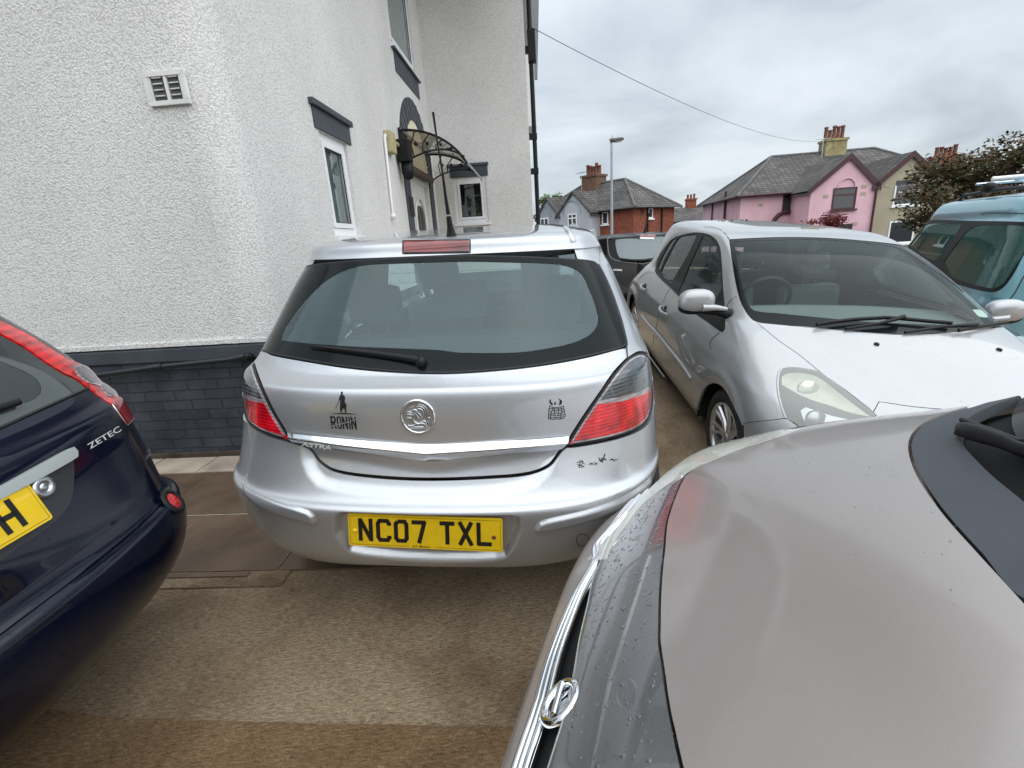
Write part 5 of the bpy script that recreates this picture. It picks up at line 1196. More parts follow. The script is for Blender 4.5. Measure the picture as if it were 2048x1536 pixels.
for fa, w_, hh in ((.05, .016, .012), (.20, .012, .010), (.34, .009, .006), (.98, .008, .004)):
    n = 80; uv_ = np.array([[a, lo_v(a)*(1-fa)+hi_v(a)*fa] for a in np.linspace(TC-5.4, TC+5.4, n)]); p, nn, su, sv = TN.S(uv_); t = np.gradient(p, axis=0); t /= np.linalg.norm(t, axis=1, keepdims=True); sd = np.cross(nn, t)
    mb = MB(); vs = []
    for i in range(n):
        for a_, b_ in [(-.5, -1.5), (-.42, .6), (-.15, 1), (.15, 1), (.42, .6), (.5, -1.5)]: vs.append(p[i]+sd[i]*a_*w_+nn[i]*(b_*hh-.004))
    mb.add(vs, [(i*6+j, i*6+j+1, (i+1)*6+j+1, (i+1)*6+j) for i in range(n-1) for j in range(5)], smooth=True); mb.build('grille_bar', MT['chrome'], gb)
# emblem: chrome ring with a bar, standing proud of the grille
ec = TN.S([[TC, lo_v(TC)*.42+hi_v(TC)*.58]]); pc_, nc_ = ec[0][0], ec[1][0]; nc_ = nc_*.9+np.array([0, 0, .05]); nc_ /= np.linalg.norm(nc_)
em = MB(); em.lathe([(.030, 0), (.033, .007), (.040, .010), (.046, .007), (.048, 0)], pc_-nc_*.004, nc_, 44); em.tube([pc_+np.cross(nc_, TF.Z)*.05+nc_*.004, pc_-np.cross(nc_, TF.Z)*.05+nc_*.004], .007, 8, flat=1.4); em.lathe([(0, -.01), (.040, -.006)], pc_-nc_*.006, nc_, 30)
em.build('emblem', MT['chrome'], gb)
# headlamp
hl_o = F3([(100,1147),(200,1030),(330,895),(520,660),(700,480),(920,300),(1100,210),(1300,145),(1600,92),(1850,72)]); hl_i = F3([(1600,160),(1350,240),(1150,322),(1000,385),(890,445),(800,500),(700,565),(560,680),(440,830),(330,990),(262,1147)])
hq = hl_o+hl_i
MT['lampglass'] = glass('headlamp_lens', (.86, .88, .84), .5, .02, film=.24, filmcol=(.62, .64, .56)); MT['milky'] = glass('milky_lens', (.8, .8, .75), .3, .04, film=.82, filmcol=(.60, .60, .54))
hlo = panel('headlamp', TN, hq, mat('lamp_bowl', (.50, .50, .47), .3, .6, var=(14, .4)), tcar, gap=.001, off=-.02, step=.02, thick=.01)
panel('lens', TN, hq, MT['milky'], hlo, gap=.001, off=.001, step=.02, thick=.004)
mh = MB()
# far wing, and the rest of the shell
wing = [(-.86, .36, .85), (-.83, .50, .89), (-.81, .66, .91), (-.78, .95, .98), (-.93, 1.0, .74), (-.87, 1.0, .40), (-.87, .75, .40), (-.88, .70, .60), (-.95, .45, .72)]
for sg in (1, -1):
    panel('wing', TN, [(sg*a, b, c) for a, b, c in wing], MT['taupe'], tcar, gap=.001, step=.04, thick=.01)
lamp2 = to_uv(TN, hq); lamp2[:, 0] = 2*TC-lamp2[:, 0]
hl2 = panel('headlamp', TN, lamp2, mat('lamp_bowl_b', (.50, .50, .47), .3, .6), tcar, uv=True, gap=.001, off=-.02, step=.03, thick=.01)
panel('lens', TN, lamp2, MT['lampglass'], hl2, uv=True, gap=.001, off=.001, step=.03, thick=.004)
# grey scuttle trim behind the bonnet, recess, screen and wiper
inner = F2([(1352,152),(1200,205),(1090,255),(1010,312),(975,370),(992,435),(1062,522),(1180,640),(1376,800)])+[(2150, 1090), (2290, 1230)]
cow = [F2([(1112,238)])[0], F2([(1340,122)])[0]]+inner+[(2420, 1500), (2300, 1420)]+rear[::-1]
panel('scuttle_trim', TN, F2([(1046,226),(1340,130)])+inner+rear[::-1][:-1], MT['greytrim'], tcar, gap=.001, off=-.002, step=.02, thick=.02)
_sc = to_uv(TN, F2([(1046,226),(1340,130)])+inner+rear[::-1][:-1]); _sc[:, 0] = 2*TC-_sc[:, 0]
_sc = np.array([q for q in _sc if q[0] > TC+.35]); panel('scuttle_trim', TN, _sc, MT['greytrim'], tcar, uv=True, gap=.001, off=-.004, step=.03, thick=.02)
sc2 = [(.70, .62, 1.0), (.0, .42, .975), (-.66, .62, 1.0), (-.62, .78, 1.06), (0, .56, 1.05), (.62, .78, 1.06)]
panel('scuttle_well', TN, [(-.70, .60, .98), (-.40, .44, .97), (0, .39, .965), (.40, .44, .97), (.70, .60, .98), (.70, .9, 1.12), (.35, .64, 1.08), (0, .60, 1.08), (-.35, .64, 1.08), (-.70, .9, 1.12)], MT['dark'], tcar, gap=0, off=-.035, step=.04, thick=0)
panel('windscreen', TN, [(-.66, .72, 1.04), (-.35, .55, 1.04), (0, .52, 1.035), (.35, .55, 1.04), (.66, .72, 1.04), (.58, 1.32, 1.42), (0, 1.12, 1.42), (-.58, 1.32, 1.42)], MT['frit'], tcar, gap=0, off=-.006, step=.04, thick=.01)
panel('roof', TN, [(-.60, 1.33, 1.43), (0, 1.15, 1.43), (.60, 1.33, 1.43), (.60, 2.8, 1.43), (-.60, 2.8, 1.43)], MT['taupe'], tcar, gap=.001, step=.06, thick=.01)
def pxoff(net, px, py, off):
    h = net.hit(px, py)
    k = 0
    while h is None and k < 80: k += 1; px -= 3; h = net.hit(px, py)
    p, n_, _, _ = net.S([h]); return p[0]+n_[0]*off
wv = MB(); wpts = F2([(1005,388),(1060,428),(1150,462),(1290,508),(1376,540)])+[(2110, 930)]
wv.tube([pxoff(TN, *q, o) for q, o in zip(wpts, (.012, .018, .022, .022, .018, .014))], [.008, .012, .012, .010, .009, .009], 8, flat=1.3)
wv.tube([pxoff(TN, *q, .008) for q in F2([(1010,330),(1080,360),(1180,395),(1376,470)])], .006, 6)
wv.lathe([(.018, 0), (.016, .016), (0, .02)], pxoff(TN, *F2([(1020,400)])[0], 0), TF.Z, 14); wv.build('wiper', MT['black'], tcar)
for sg in (-1, 1):
    q = [(sg*.87, .62, .22), (sg*.87, .62, .62), (sg*.86, 1.0, .75), (sg*.80, 1.0, .95), (sg*.80, 2.2, .96), (sg*.87, 2.3, .22)]
    panel('side_panel', TN, q, MT['taupe'], tcar, gap=.001, step=.06, thick=.01)
    wheel(TF, sg*.84, .42, .30, .30, tcar, sgn=sg)
# water beads sitting on the nose panel and lamp
def beads(net, poly_uv, n, r0, r1, name, par, dens=None, flat=.5, off=0.):
    lo, hi = poly_uv.min(0), poly_uv.max(0); C_ = RNG.uniform(lo, hi, (n*8, 2)); C_ = C_[pip(C_, poly_uv)]
    if dens is not None: C_ = C_[[dens(c) > random.random() for c in C_]]
    C_ = C_[:n]
    p, nn, su, sv = net.S(C_); mb = MB()
    for i in range(len(C_)):
        r = r0+(r1-r0)*random.random()**3; t = su[i]/np.linalg.norm(su[i]); b = np.cross(nn[i], t); sg = 9; vs = []; el = random.uniform(.75, 1.35); ro_ = random.uniform(0, 3)
        for rr_, hh_ in ((1, 0), (.86, .5), (.5, .9)):
            for k in range(sg):
                a = 2*math.pi*k/sg+ro_; vs.append(p[i]+(t*math.cos(a)*el+b*math.sin(a))*r*rr_*(1+.12*math.sin(3*a+i))+nn[i]*(hh_*r*flat+off))
        vs.append(p[i]+nn[i]*(r*flat+off))
        fs = [(q*sg+k, q*sg+(k+1) % sg, (q+1)*sg+(k+1) % sg, (q+1)*sg+k) for q in range(2) for k in range(sg)]+[(2*sg+k, 2*sg+(k+1) % sg, 3*sg) for k in range(sg)]
        mb.add(vs, fs, smooth=True)
    return mb.build(name, MT['water'], par, kind='stuff')
beads(TN, _nose, 1500, .0010, .0048, 'water_drops', tcar, flat=.35)
beads(TN, lamp2*np.array([-1, 1])+np.array([2*TC, 0]), 160, .0010, .0035, 'water_drops', tcar, off=.001)
hb_u = to_uv(TN, shut+faredge+rear+[(1700, 1250)])
beads(TN, hb_u, 420, .0008, .0026, 'water_drops', tcar, dens=lambda c: .25+.75*(math.sin(c[0]*3.1)*math.sin(c[1]*4.3) > .2))

# ================================================================ the silver family hatchback facing us on the right
KF = Frame((2.05, 2.644, 0), 4.0)
KTY, KTX = .08, -.07
def kt(x, y, z): return (x, y, z+KTY*y+KTX*x)
def closed_net(rows, nexp, yend, ty=0., tx=0., ncol=10, fr=(.2, .42, .64, .84, .95)):
    """contour rings (z, y at front centre, half width, depth of the rounded front) closed round the tail"""
    P = []
    for z, y0, W_, A_ in rows:
        ye_ = yend(z); h = []
        for k in range(ncol):
            ph = math.pi/2*k/(ncol-1); c_ = max(math.cos(ph), 0); h.append((W_*math.sin(ph)**(2/nexp) if k else 0., y0+A_*(1-c_**(2/nexp))))
        y1 = h[-1][1]
        for f in fr: h.append((W_*(1 if f < .9 else .985), y1+(ye_-y1)*f))
        h += [(W_*.90, ye_-.035*(ye_-y1)/2), (W_*.6, ye_-.01), (0., ye_)]
        P.append([(-a, b, z+ty*b-tx*a) for a, b in h[::-1]]+[(a, b, z+ty*b+tx*a) for a, b in h[1:]])
    return P
KRW = [(.02, -.80, .80, .42), (.12, -.835, .825, .43), (.22, -.845, .838, .43), (.32, -.84, .846, .43), (.42, -.82, .85, .43), (.50, -.79, .848, .43), (.56, -.75, .842, .43), (.61, -.70, .835, .43), (.66, -.63, .826, .43), (.70, -.56, .815, .42), (.74, -.48, .800, .41), (.775, -.40, .785, .40), (.80, -.33, .770, .38), (.82, -.27, .756, .37), (.835, -.22, .742, .36), (.85, -.19, .728, .35),
 (.875, -.14, .715, .33), (.93, -.045, .698, .31), (1.0, .075, .675, .29), (1.08, .22, .648, .26), (1.15, .37, .618, .235), (1.21, .53, .588, .21), (1.24, .63, .570, .20), (1.258, .70, .552, .20), (1.270, .80, .525, .22), (1.280, .95, .48, .24), (1.286, 1.15, .41, .24), (1.289, 1.4, .32, .22), (1.290, 1.60, .21, .16), (1.290, 1.78, .08, .08), (1.290, 1.88, .003, .003)]
def kyend(z): return float(np.interp(z, [0, .45, .58, .68, .78, .92, 1.08, 1.2, 1.26, 1.3, 1.32], [3.2, 3.12, 2.98, 2.78, 2.58, 2.40, 2.30, 2.22, 2.16, 2.1, 2.05]))
KN = Net(closed_net(KRW, 3.0, kyend, KTY, KTX), KF)
KC = (KN.n-1)/2
_p, _n0, _, _ = KN.S([[KC+.01, 6.]])
if _n0[0]@KF.Y > 0: KN.sg = -1.
kcar = thing('silver_family_car', 'silver hatchback facing us on the right with clouded headlamp and door mirror', 'car', tuple(KF.o), -R_(4))
KS = lambda p: Z(1240, 440, 5.907, p); KH = lambda p: Z(1360, 680, 4.6545, p); KW = lambda p: Z(1440, 440, 3.3684, p); K0 = lambda p: Z(1200, 400, 2.415, p)
def mir(net, u, uc): m = np.array(u)[::-1].copy(); m[:, 0] = 2*uc-m[:, 0]; return m
k_bon_half = [(1780, 669)]+KW([(900,754),(600,724),(246,690)])+KH([(915,2),(1100,132),(1300,293),(1535,462),(1700,590),(1800,672)])
kb = to_uv(KN, k_bon_half, False); e_ = to_uv(KN, [kt(-.34, -.66, .62), kt(-.2, -.70, .63), kt(0, -.72, .63)], False)
kb = np.concatenate([kb, e_]); kb[0][0] = KC; kb[-1][0] = KC
kbon = np.concatenate([kb, mir(KN, kb, KC)[1:-1]])
kbon_o = panel('bonnet', KN, kbon, MT['silver2'], kcar, uv=True, gap=.0022, step=.03, thick=.015)
k_ws = KW([(62,130),(200,122),(400,115),(600,116),(800,125),(1000,142),(1150,158),(1240,175),(1400,272),(1550,387),(1700,502),(1850,604),(2000,708),(2090,765),(2040,781),(1500,784),(1200,771),(900,750),(600,720),(246,685),(190,640),(140,550),(105,420),(80,260)])
k_cl = KW([(98,142),(300,134),(600,128),(800,137),(1000,155),(1210,190),(1400,304),(1600,446),(1750,566),(1835,660),(1845,700),(1500,702),(1000,682),(700,655),(400,625),(225,603),(180,540),(140,400),(110,260)])
wsu = to_uv(KN, k_ws); clu = to_uv(KN, k_cl)
MT['glass4'] = glass('hazy_windscreen', (.88, .97, .93), -.4, .0, film=.05, filmcol=(.36, .43, .42))
kw = panel('windscreen', KN, clu, MT['glass4'], kcar, uv=True, gap=0, off=-.004, step=.05, thick=0)
panel('window_border', KN, k_ws, MT['frit'], kw, holes=[k_cl], gap=.001, off=-.003, step=.04, thick=.005)
k_dlo = KS([(415,590),(440,470),(520,335),(608,228),(700,185),(800,160),(900,146),(965,152),(1060,176),(1140,240),(1183,340),(1200,500),(1212,700),(1226,900),(1240,1100),(1238,1290),(1215,1325),(1188,1316),(1000,1182),(880,1100),(755,948),(600,790),(480,680),(425,630)])
g1 = KS([(478,612),(500,560),(560,440),(690,210),(800,178),(892,168),(898,190),(800,400),(690,590),(604,745),(540,690)])
g2 = KS([(448,560),(480,470),(560,320),(618,232),(668,208),(600,320),(520,460),(470,590)])
g3 = KS([(690,838),(790,600),(880,390),(975,182),(1060,205),(1128,278),(1168,420),(1190,640),(1200,780),(1080,1000),(1040,1040),(900,1000),(765,902)])
dl_u = to_uv(KN, k_dlo)
fr_ = panel('window_frame', KN, k_dlo, MT['black'], kcar, holes=[g1, g2, g3], gap=.001, off=-.002, step=.05, thick=.012)
for g in (g1, g2, g3): panel('side_window', KN, g, MT['glass4'] if g is g3 else MT['glass2'], fr_, gap=-.001, off=-.008, step=.05, thick=0)
dl_r = mir(KN, dl_u, KC)
fr2 = panel('window_frame', KN, dl_r, MT['black'], kcar, uv=True, holes=[], gap=.001, off=-.002, step=.06, thick=.004) if False else None
gr_ = panel('side_window', KN, dl_r, MT['glass2'], kcar, uv=True, gap=0, off=-.006, step=.06, thick=0)
ribr = MB(); p, nn, _, _ = KN.S(np.concatenate([dl_r, dl_r[:1]])); ribr.tube(p-nn*.004, .016, 6, cap=False); ribr.build('window_frame', MT['black'], gr_)
for f1_, f2_ in ((.36, .46),):
    q = [KF.w(*kt(.80, 1.55, .80)), KF.w(*kt(.60, 1.50, 1.25))]; b_ = MB(); b_.tube(q, .05, 8, flat=.5); b_.build('pillar', MT['black'], kcar)
k_lamp = KH([(925,302),(945,270),(1010,258),(1130,260),(1290,292),(1400,362),(1535,462),(1700,592),(1832,700),(1700,745),(1500,790),(1340,815),(1200,835),(1130,820),(1060,770),(985,727),(940,600),(912,450),(914,350)])
lpu = to_uv(KN, k_lamp); lpr = mir(KN, lpu, KC)
# wheel arches
wc = KF.px_x(1433, 878, -.845); wy, wz = wc[1], wc[2]
def archpoly(y_, z_, r, sg): 
    pts = [(sg*.85, y_-r*1.02, z_-.35), (sg*.85, y_-r*1.02, z_-.05)]+[(sg*.85, y_-r*1.02*math.cos(a), z_+r*1.04*math.sin(a)) for a in np.linspace(.1, math.pi-.1, 14)]+[(sg*.85, y_+r*1.02, z_-.05), (sg*.85, y_+r*1.02, z_-.35)]
    return to_uv(KN, pts)
k_arch_px = KH([(160,1000),(165,760),(175,600),(205,490),(250,425),(310,402),(380,425),(450,510),(520,620),(570,730),(600,830),(612,900)])
ap = [tuple(q) for q in k_arch_px]
au = to_uv(KN, ap, False); lowv = 0.0
au = np.concatenate([au, [[au[-1][0], .02], [au[0][0], .02]]])
rwc = KF.px_x(1264, 652, -.845)
arches = [au, mir(KN, au, KC), archpoly(rwc[1], rwc[2], .34, -1)]
arches.append(mir(KN, arches[2], KC))
# bumper
bt = to_uv(KN, KH([(592,775),(780,752),(900,740),(985,731),(1060,775),(1130,826)])+[kt(-.45, -.76, .47), kt(-.25, -.80, .52), kt(0, -.80, .53)], False)
bt[-1][0] = KC; bl_ = np.concatenate([[[bt[0][0]-.02, .3]], bt, [[KC, .3]]])
bmp = np.concatenate([bl_, mir(KN, bl_, KC)[1:-1]])
panel('front_bumper', KN, bmp, MT['silver2'], kcar, uv=True, gap=.0015, step=.04, thick=.012)
def hole_panel(name, net, outer, holes_uv, mat_, parent, **kw):
    """panel with holes given in uv"""
    global to_uv
    keep = to_uv
    try:
        to_uv = lambda n_, poly, c_=True, s_=6.: np.array(poly, float)
        return panel(name, net, outer, mat_, parent, holes=holes_uv, uv=True, **kw)
    finally: to_uv = keep
nb_ = KN.n-1
outer = [(a, .3) for a in np.linspace(.02, nb_-.02, 150)]+[(nb_-.02, b) for b in np.linspace(.6, KN.m-1.1, 40)]+[(a, KN.m-1.005) for a in np.linspace(nb_-.05, .05, 100)]+[(.02, b) for b in np.linspace(KN.m-1.1, .6, 40)]
def body_disp(uv, p, net):
    q = p-KF.o; y = q@KF.Y; x = q@KF.X; z = q@KF.Z-KTY*y-KTX*x
    o = np.zeros(len(p)); side = np.abs(x) > .74
    # flared arch lips
    for (cy_, cz_) in ((wy, wz-KTY*wy+KTX*.85), (rwc[1], rwc[2]-KTY*rwc[1]+KTX*.85)):
        r = np.hypot(y-cy_, (z-cz_)); o += side*.012*sstep(1-np.abs(r-.40)/.06)
    # waist crease below the handles, sill tuck
    o += side*(.003*np.exp(-((z-.60-.02*y)/.03)**2)); o -= side*.02*sstep((.16-z)/.12)
    return o
kbk = to_uv(KN, [(.50, kyend(.93)-.02, .93), (.46, kyend(1.15), 1.15), (.30, kyend(1.2), 1.20), (-.30, kyend(1.2), 1.20), (-.46, kyend(1.15), 1.15), (-.50, kyend(.93)-.02, .93)][:0] or [kt(.56, 2.8, .90), kt(.50, 2.5, 1.12), kt(.05, 2.5, 1.14), kt(.05, 2.8, .90)])
kbk2 = mir(KN, kbk, KC)
body = hole_panel('body', KN, outer, [kbk, kbk2, kbon, wsu, dl_u, dl_r, lpu, lpr, bmp]+arches, MT['silver2'], kcar, gap=.0015, step=.028, thick=.015, disp=body_disp)
for h_ in (kbk, kbk2): hole_panel('rear_window', KN, h_, [], MT['glass2'], kcar, gap=0, off=-.003, step=.06, thick=0)
def groove(net, line, parent, w_=.005, nm='panel_gap', o=.0008, mt=None):
    return ribbon(net, line, w_, .0012, off=o, step=8).build(nm, mt or MT['rubber'], parent)
groove(KN, KS([(1245,1050),(1275,990),(1310,945),(1378,906)]), body)
groove(KN, KS([(590,800),(540,900),(495,990),(470,1060),(450,1150),(430,1280),(430,1400)])+K0([(262,640),(256,700)]), body)
groove(KN, KS([(265,800),(240,860),(225,960),(215,1080),(230,1250),(265,1400),(290,1510)]), body)
groove(KN, KS([(1080,1540),(1062,1440),(1100,1390),(1180,1330)]) , body)
groove(KN, KS([(1286,226),(1240,160),(1180,112),(1090,86),(1000,82)]), body, .007)
ribbon(KN, K0([(204,556),(240,606),(270,640),(340,726),(400,800),(446,862)]), .045, .012, off=.006, step=8, taper=True).build('side_moulding', MT['silver2'], body)
ribbon(KN, K0([(200,686),(260,790),(330,890),(400,990),(448,1056)]), .012, .006, off=.002, step=8).build('sill_strip', MT['satin'], body)
# belt seal along the glass
ribbon(KN, KS([(417,596),(480,684),(600,793),(757,952)]), .014, .004, off=.001).build('belt_seal', MT['rubber'], body)
for hp in (KS([(272,768),(285,800),(300,822),(318,830)]), KS([(497,1025),(515,1062),(545,1100),(582,1128)])):
    hu = to_uv(KN, hp, False); p, nn, _, _ = KN.S(hu); n = len(p); w_ = np.sin(np.linspace(0, math.pi, n))
    h = MB(); h.tube([p[i]+nn[i]*(.010+.028*w_[i]**.5) for i in range(n)], .012, 8, flat=1.2); ho = h.build('door_handle', MT['silver2'], body)
    c_ = hu.mean(0); cu_ = MB(); pc2, nc2, _, _ = KN.S([c_]); cu_.lathe([(0, -.001), (.03, .001), (.034, .002)], pc2[0]+nc2[0]*.001+KF.Z*.012, nc2[0], 18); cu_.build('handle_cup', MT['dark'], ho)
# headlamp: bowl, dark surround, lens
MT['cream_lens'] = mat('clouded_bowl', (.60, .60, .50), .25, .35, var=(9, .25), coat=.6)
lbo = panel('headlamp', KN, lpu, MT['dark'], kcar, uv=True, gap=.001, off=-.03, step=.04, thick=.0)
panel('reflector', KN, KH([(950,320),(1000,290),(1130,285),(1280,316),(1400,395),(1530,500),(1700,630),(1790,700),(1600,660),(1400,590),(1240,540),(1100,480),(950,395)]), MT['cream_lens'], lbo, gap=0, off=-.018, step=.03, thick=.01)
panel('reflector', KN, KH([(1130,640),(1180,610),(1300,650),(1420,690),(1650,740),(1500,785),(1340,805),(1230,800),(1150,720)]), MT['satin'], lbo, gap=0, off=-.020, step=.03, thick=.01)
for cx_0, cy_0, r_ in ((1285, 742, .045), (1215, 455, .05)):
    q = KH([(cx_0, cy_0)])[0]; h = KN.hit(*q); p, nn, _, _ = KN.S([h]); ax = nn[0]*.4-KF.Y*.9; pm = MB(); pm.lathe([(r_, -.03), (r_*1.02, -.004), (r_*.9, -.002), (r_*.6, .008), (0, .012)], p[0]-nn[0]*.02, ax, 28); pm.build('projector', MT['satin'] if r_ < .05 else MT['cream_lens'], lbo)
panel('lens', KN, lpu, MT['lampglass'], lbo, uv=True, gap=.001, off=.001, step=.03, thick=.012)
ribbon(KN, KH([(945,268),(922,302),(912,350),(910,450),(938,600),(983,729)]), .010, .004, off=.001).build('lens_edge', MT['silver2'], lbo)
lb2 = panel('headlamp', KN, lpr, MT['cream_lens'], kcar, uv=True, gap=.001, off=-.03, step=.05, thick=0); panel('lens', KN, lpr, MT['lampglass'], lb2, uv=True, gap=.001, off=.001, step=.05, thick=.01)
for q in ((1753, 689), (1998, 700)):
    h = KN.hit(*q); p, nn, _, _ = KN.S([h]); j = MB(); j.lathe([(.013, 0), (.012, .006), (.006, .010), (0, .011)], p[0], nn[0], 14); j.build('washer_jet', MT['black'], kbon_o)
# wipers
def kp(pts, offs): return [pxoff(KN, *q, o) for q, o in zip(KW(pts), offs)]
for blade, arm in (([(640,724),(760,704),(900,688),(1100,676),(1215,684),(1380,700),(1545,714)], [(1215,684),(1150,700),(1060,716),(840,742)]), ([(1590,765),(1700,742),(1820,722),(1930,708)], [(1700,742),(1600,742),(1480,738),(1240,768)])):
    wm_ = MB(); n = len(blade); wm_.tube(kp(blade, [.02]*n), [.007]*n, 6, flat=1.6); wm_.tube(kp(arm, [.035, .03, .02, .01]), [.012, .010, .008, .008], 6)
    wm_.build('wiper', MT['black'], kw)
# tax disc sticker and mirror pod behind the screen
tax = MB(); panel('screen_sticker', KN, KR_ if False else Z(1700, 340, 4.267, [(1058,1180),(1150,1186),(1212,1246),(1120,1240)]), mat('pale_paper', (.55, .6, .56), .7), kw, gap=0, off=-.01, step=.05, thick=0)
rm = MB(); rm.box2((-.11, .53, 1.02), (.11, .55, 1.08), KF, bev=.01); rm.box2((-.07, .56, 1.12), (.07, .70, 1.16), KF, bev=.01); rm.tube([KF.w(0, .55, 1.06), KF.w(0, .62, 1.16)], .01, 6); rm.build('rear_view_mirror', MT['black'], kcar)
def ellip(mb, c, ax, r, fr, n=20, m=12, cut=None, pw=2.6):
    """rounded pod: superellipsoid half sizes r"""
    vs = []; 
    for i in range(m+1):
        t = -math.pi/2+math.pi*i/m
        for k in range(n):
            a = 2*math.pi*k/n; f = lambda v: math.copysign(abs(v)**(2/pw), v)
            vs.append(c+ax[0]*r[0]*f(math.cos(t))*f(math.cos(a))+ax[1]*r[1]*f(math.sin(t))+ax[2]*r[2]*f(math.cos(t))*f(math.sin(a)))
    mb.add(vs, [(i*n+k, i*n+(k+1) % n, (i+1)*n+(k+1) % n, (i+1)*n+k) for i in range(m) for k in range(n)], smooth=True)
def door_mirror(px, py, xl, sg, sc=1., par=kcar, FR=KF, mt=None):
    c = FR.px_x(px, py, xl); c = FR.w(*c); ax = (FR.X, FR.Y, FR.Z)
    m1 = MB(); ellip(m1, c, ax, (.105*sc, .055*sc, .072*sc), FR); mo_ = m1.build('door_mirror', mt or MT['silver2'], par)
    m2 = MB(); ellip(m2, c-FR.Z*.035*sc+FR.Y*.008, ax, (.103*sc, .053*sc, .045*sc), FR); m2.tube([c-FR.Z*.05*sc-FR.X*sg*.03, c-FR.Z*.07*sc-FR.X*sg*.13, c-FR.Z*.09*sc-FR.X*sg*.20], [.03*sc, .025*sc, .035*sc], 10); m2.build('mirror_base', MT['black'], mo_)
    m3 = MB(); ellip(m3, c+FR.Y*.035*sc, ax, (.09*sc, .025*sc, .058*sc), FR); m3.build('mirror_glass', MT['chrome'], mo_)
    m4 = MB(); m4.tube([c-FR.Z*.035*sc-FR.Y*.045*sc-FR.X*sg*.02, c-FR.Z*.04*sc-FR.Y*.04*sc-FR.X*sg*.10, c-FR.Z*.055*sc-FR.Y*.02*sc-FR.X*sg*.17], [.024*sc, .018*sc, .012*sc], 8); m4.build('indicator', mt or MT['silver2'], mo_)
door_mirror(1393, 602, -.93, -1)
door_mirror(2010, 622, .93, 1)
wheel(KF, wc[0]+.03, wy, wz, .30, kcar, sgn=-1, spokes=8, rimr=.74, swept=.25, twist=.2)
wheel(KF, .82, wy, wz-.11, .30, kcar, sgn=1, spokes=8)
wheel(KF, rwc[0]+.03, rwc[1], rwc[2], .30, kcar, sgn=-1, spokes=8, rimr=.74)
wheel(KF, .82, rwc[1], rwc[2]-.11, .30, kcar, sgn=1, spokes=8)
for sg in (-1, 1):
    for (y_, z_) in ((wy, wz), (rwc[1], rwc[2])):
        zz = z_+(KTX*(sg*.7+.8)); n = 14; vs = []
        for k in range(n+1):
            a = math.pi*k/n; q = (y_-.40*math.cos(a), zz+.40*math.sin(a)); vs += [KF.w(sg*.835, *q), KF.w(sg*.45, *q)]
        wl2 = MB(); vs2 = [KF.w(sg*.45, y_-.40*math.cos(math.pi*k/n), zz+.40*math.sin(math.pi*k/n)) for k in range(n+1)]+[KF.w(sg*.45, y_, zz-.2)]
        wl2.add(vs, [(2*k, 2*k+2, 2*k+3, 2*k+1) for k in range(n)]); wl2.add(vs2, [(k, k+1, n+1) for k in range(n)]); wl2.build('wheel_arch_liner', MT['dark'], kcar)
def kseat(cx_0, y_, w_, hz=.98):
    s = MB(); zc_ = KTY*y_+KTX*cx_0-.02
    s.box2((cx_0-w_/2, y_-.05, .35+zc_), (cx_0+w_/2, y_+.10, hz-.12+zc_), KF, bev=.06); s.box2((cx_0-w_/2, y_-.45, .30+zc_), (cx_0+w_/2, y_+.05, .46+zc_), KF, bev=.05); so = s.build('seat', MT['cloth'], kcar)
    h = MB(); h.box2((cx_0-.13, y_-.03, hz-.04+zc_), (cx_0+.13, y_+.07, hz+.13+zc_), KF, bev=.045)
    for q in (-.05, .05): h.tube([KF.w(cx_0+q, y_+.02, hz-.15+zc_), KF.w(cx_0+q, y_+.02, hz+zc_)], .006, 6)
    h.build('head_restraint', MT['cloth'], so)
kseat(-.34, 1.25, .46); kseat(.34, 1.25, .46); kseat(-.34, 2.25, .5, .95); kseat(.34, 2.25, .5, .95)
db = MB(); vs = []
for (y_, z_) in ((-.05, .80), (.25, .84), (.42, .82), (.50, .66), (.50, .40)):
    for k in range(9): x_ = -.66+1.32*k/8; vs.append(KF.w(*kt(x_, y_+.08*abs(x_), z_+.02*math.cos(x_*3))))
db.add(vs, [(i*9+k, i*9+k+1, (i+1)*9+k+1, (i+1)*9+k) for i in range(4) for k in range(8)], smooth=True); db.build('dashboard', MT['cloth'], kcar)
sw = MB(); sw.lathe([(.17, -.012), (.185, 0), (.17, .012), (.155, 0), (.17, -.012)], KF.w(*kt(-.34, .55, .84)), KF.w(0, 1, .45)-KF.w(0, 0, 0), 28); sw.build('steering_wheel', MT['black'], kcar)
fl_ = MB(); fl_.box2((-.74, -.1, .12), (.74, 3.0, .22), KF)
fl_.add([KF.w(*kt(a, b, c)) for a, b, c in ((-.72, -.05, .2), (-.72, 3.0, .2), (-.70, 3.0, .78), (-.70, -.05, .78))], [(0, 1, 2, 3)]); fl_.add([KF.w(*kt(a, b, c)) for a, b, c in ((.72, -.05, .2), (.72, 3.0, .2), (.70, 3.0, .78), (.70, -.05, .78))], [(0, 1, 2, 3)]); fl_.build('cabin_floor', MT['dark'], kcar)
beads(KN, kbon, 260, .0012, .0034, 'water_drops', kcar, flat=.35)

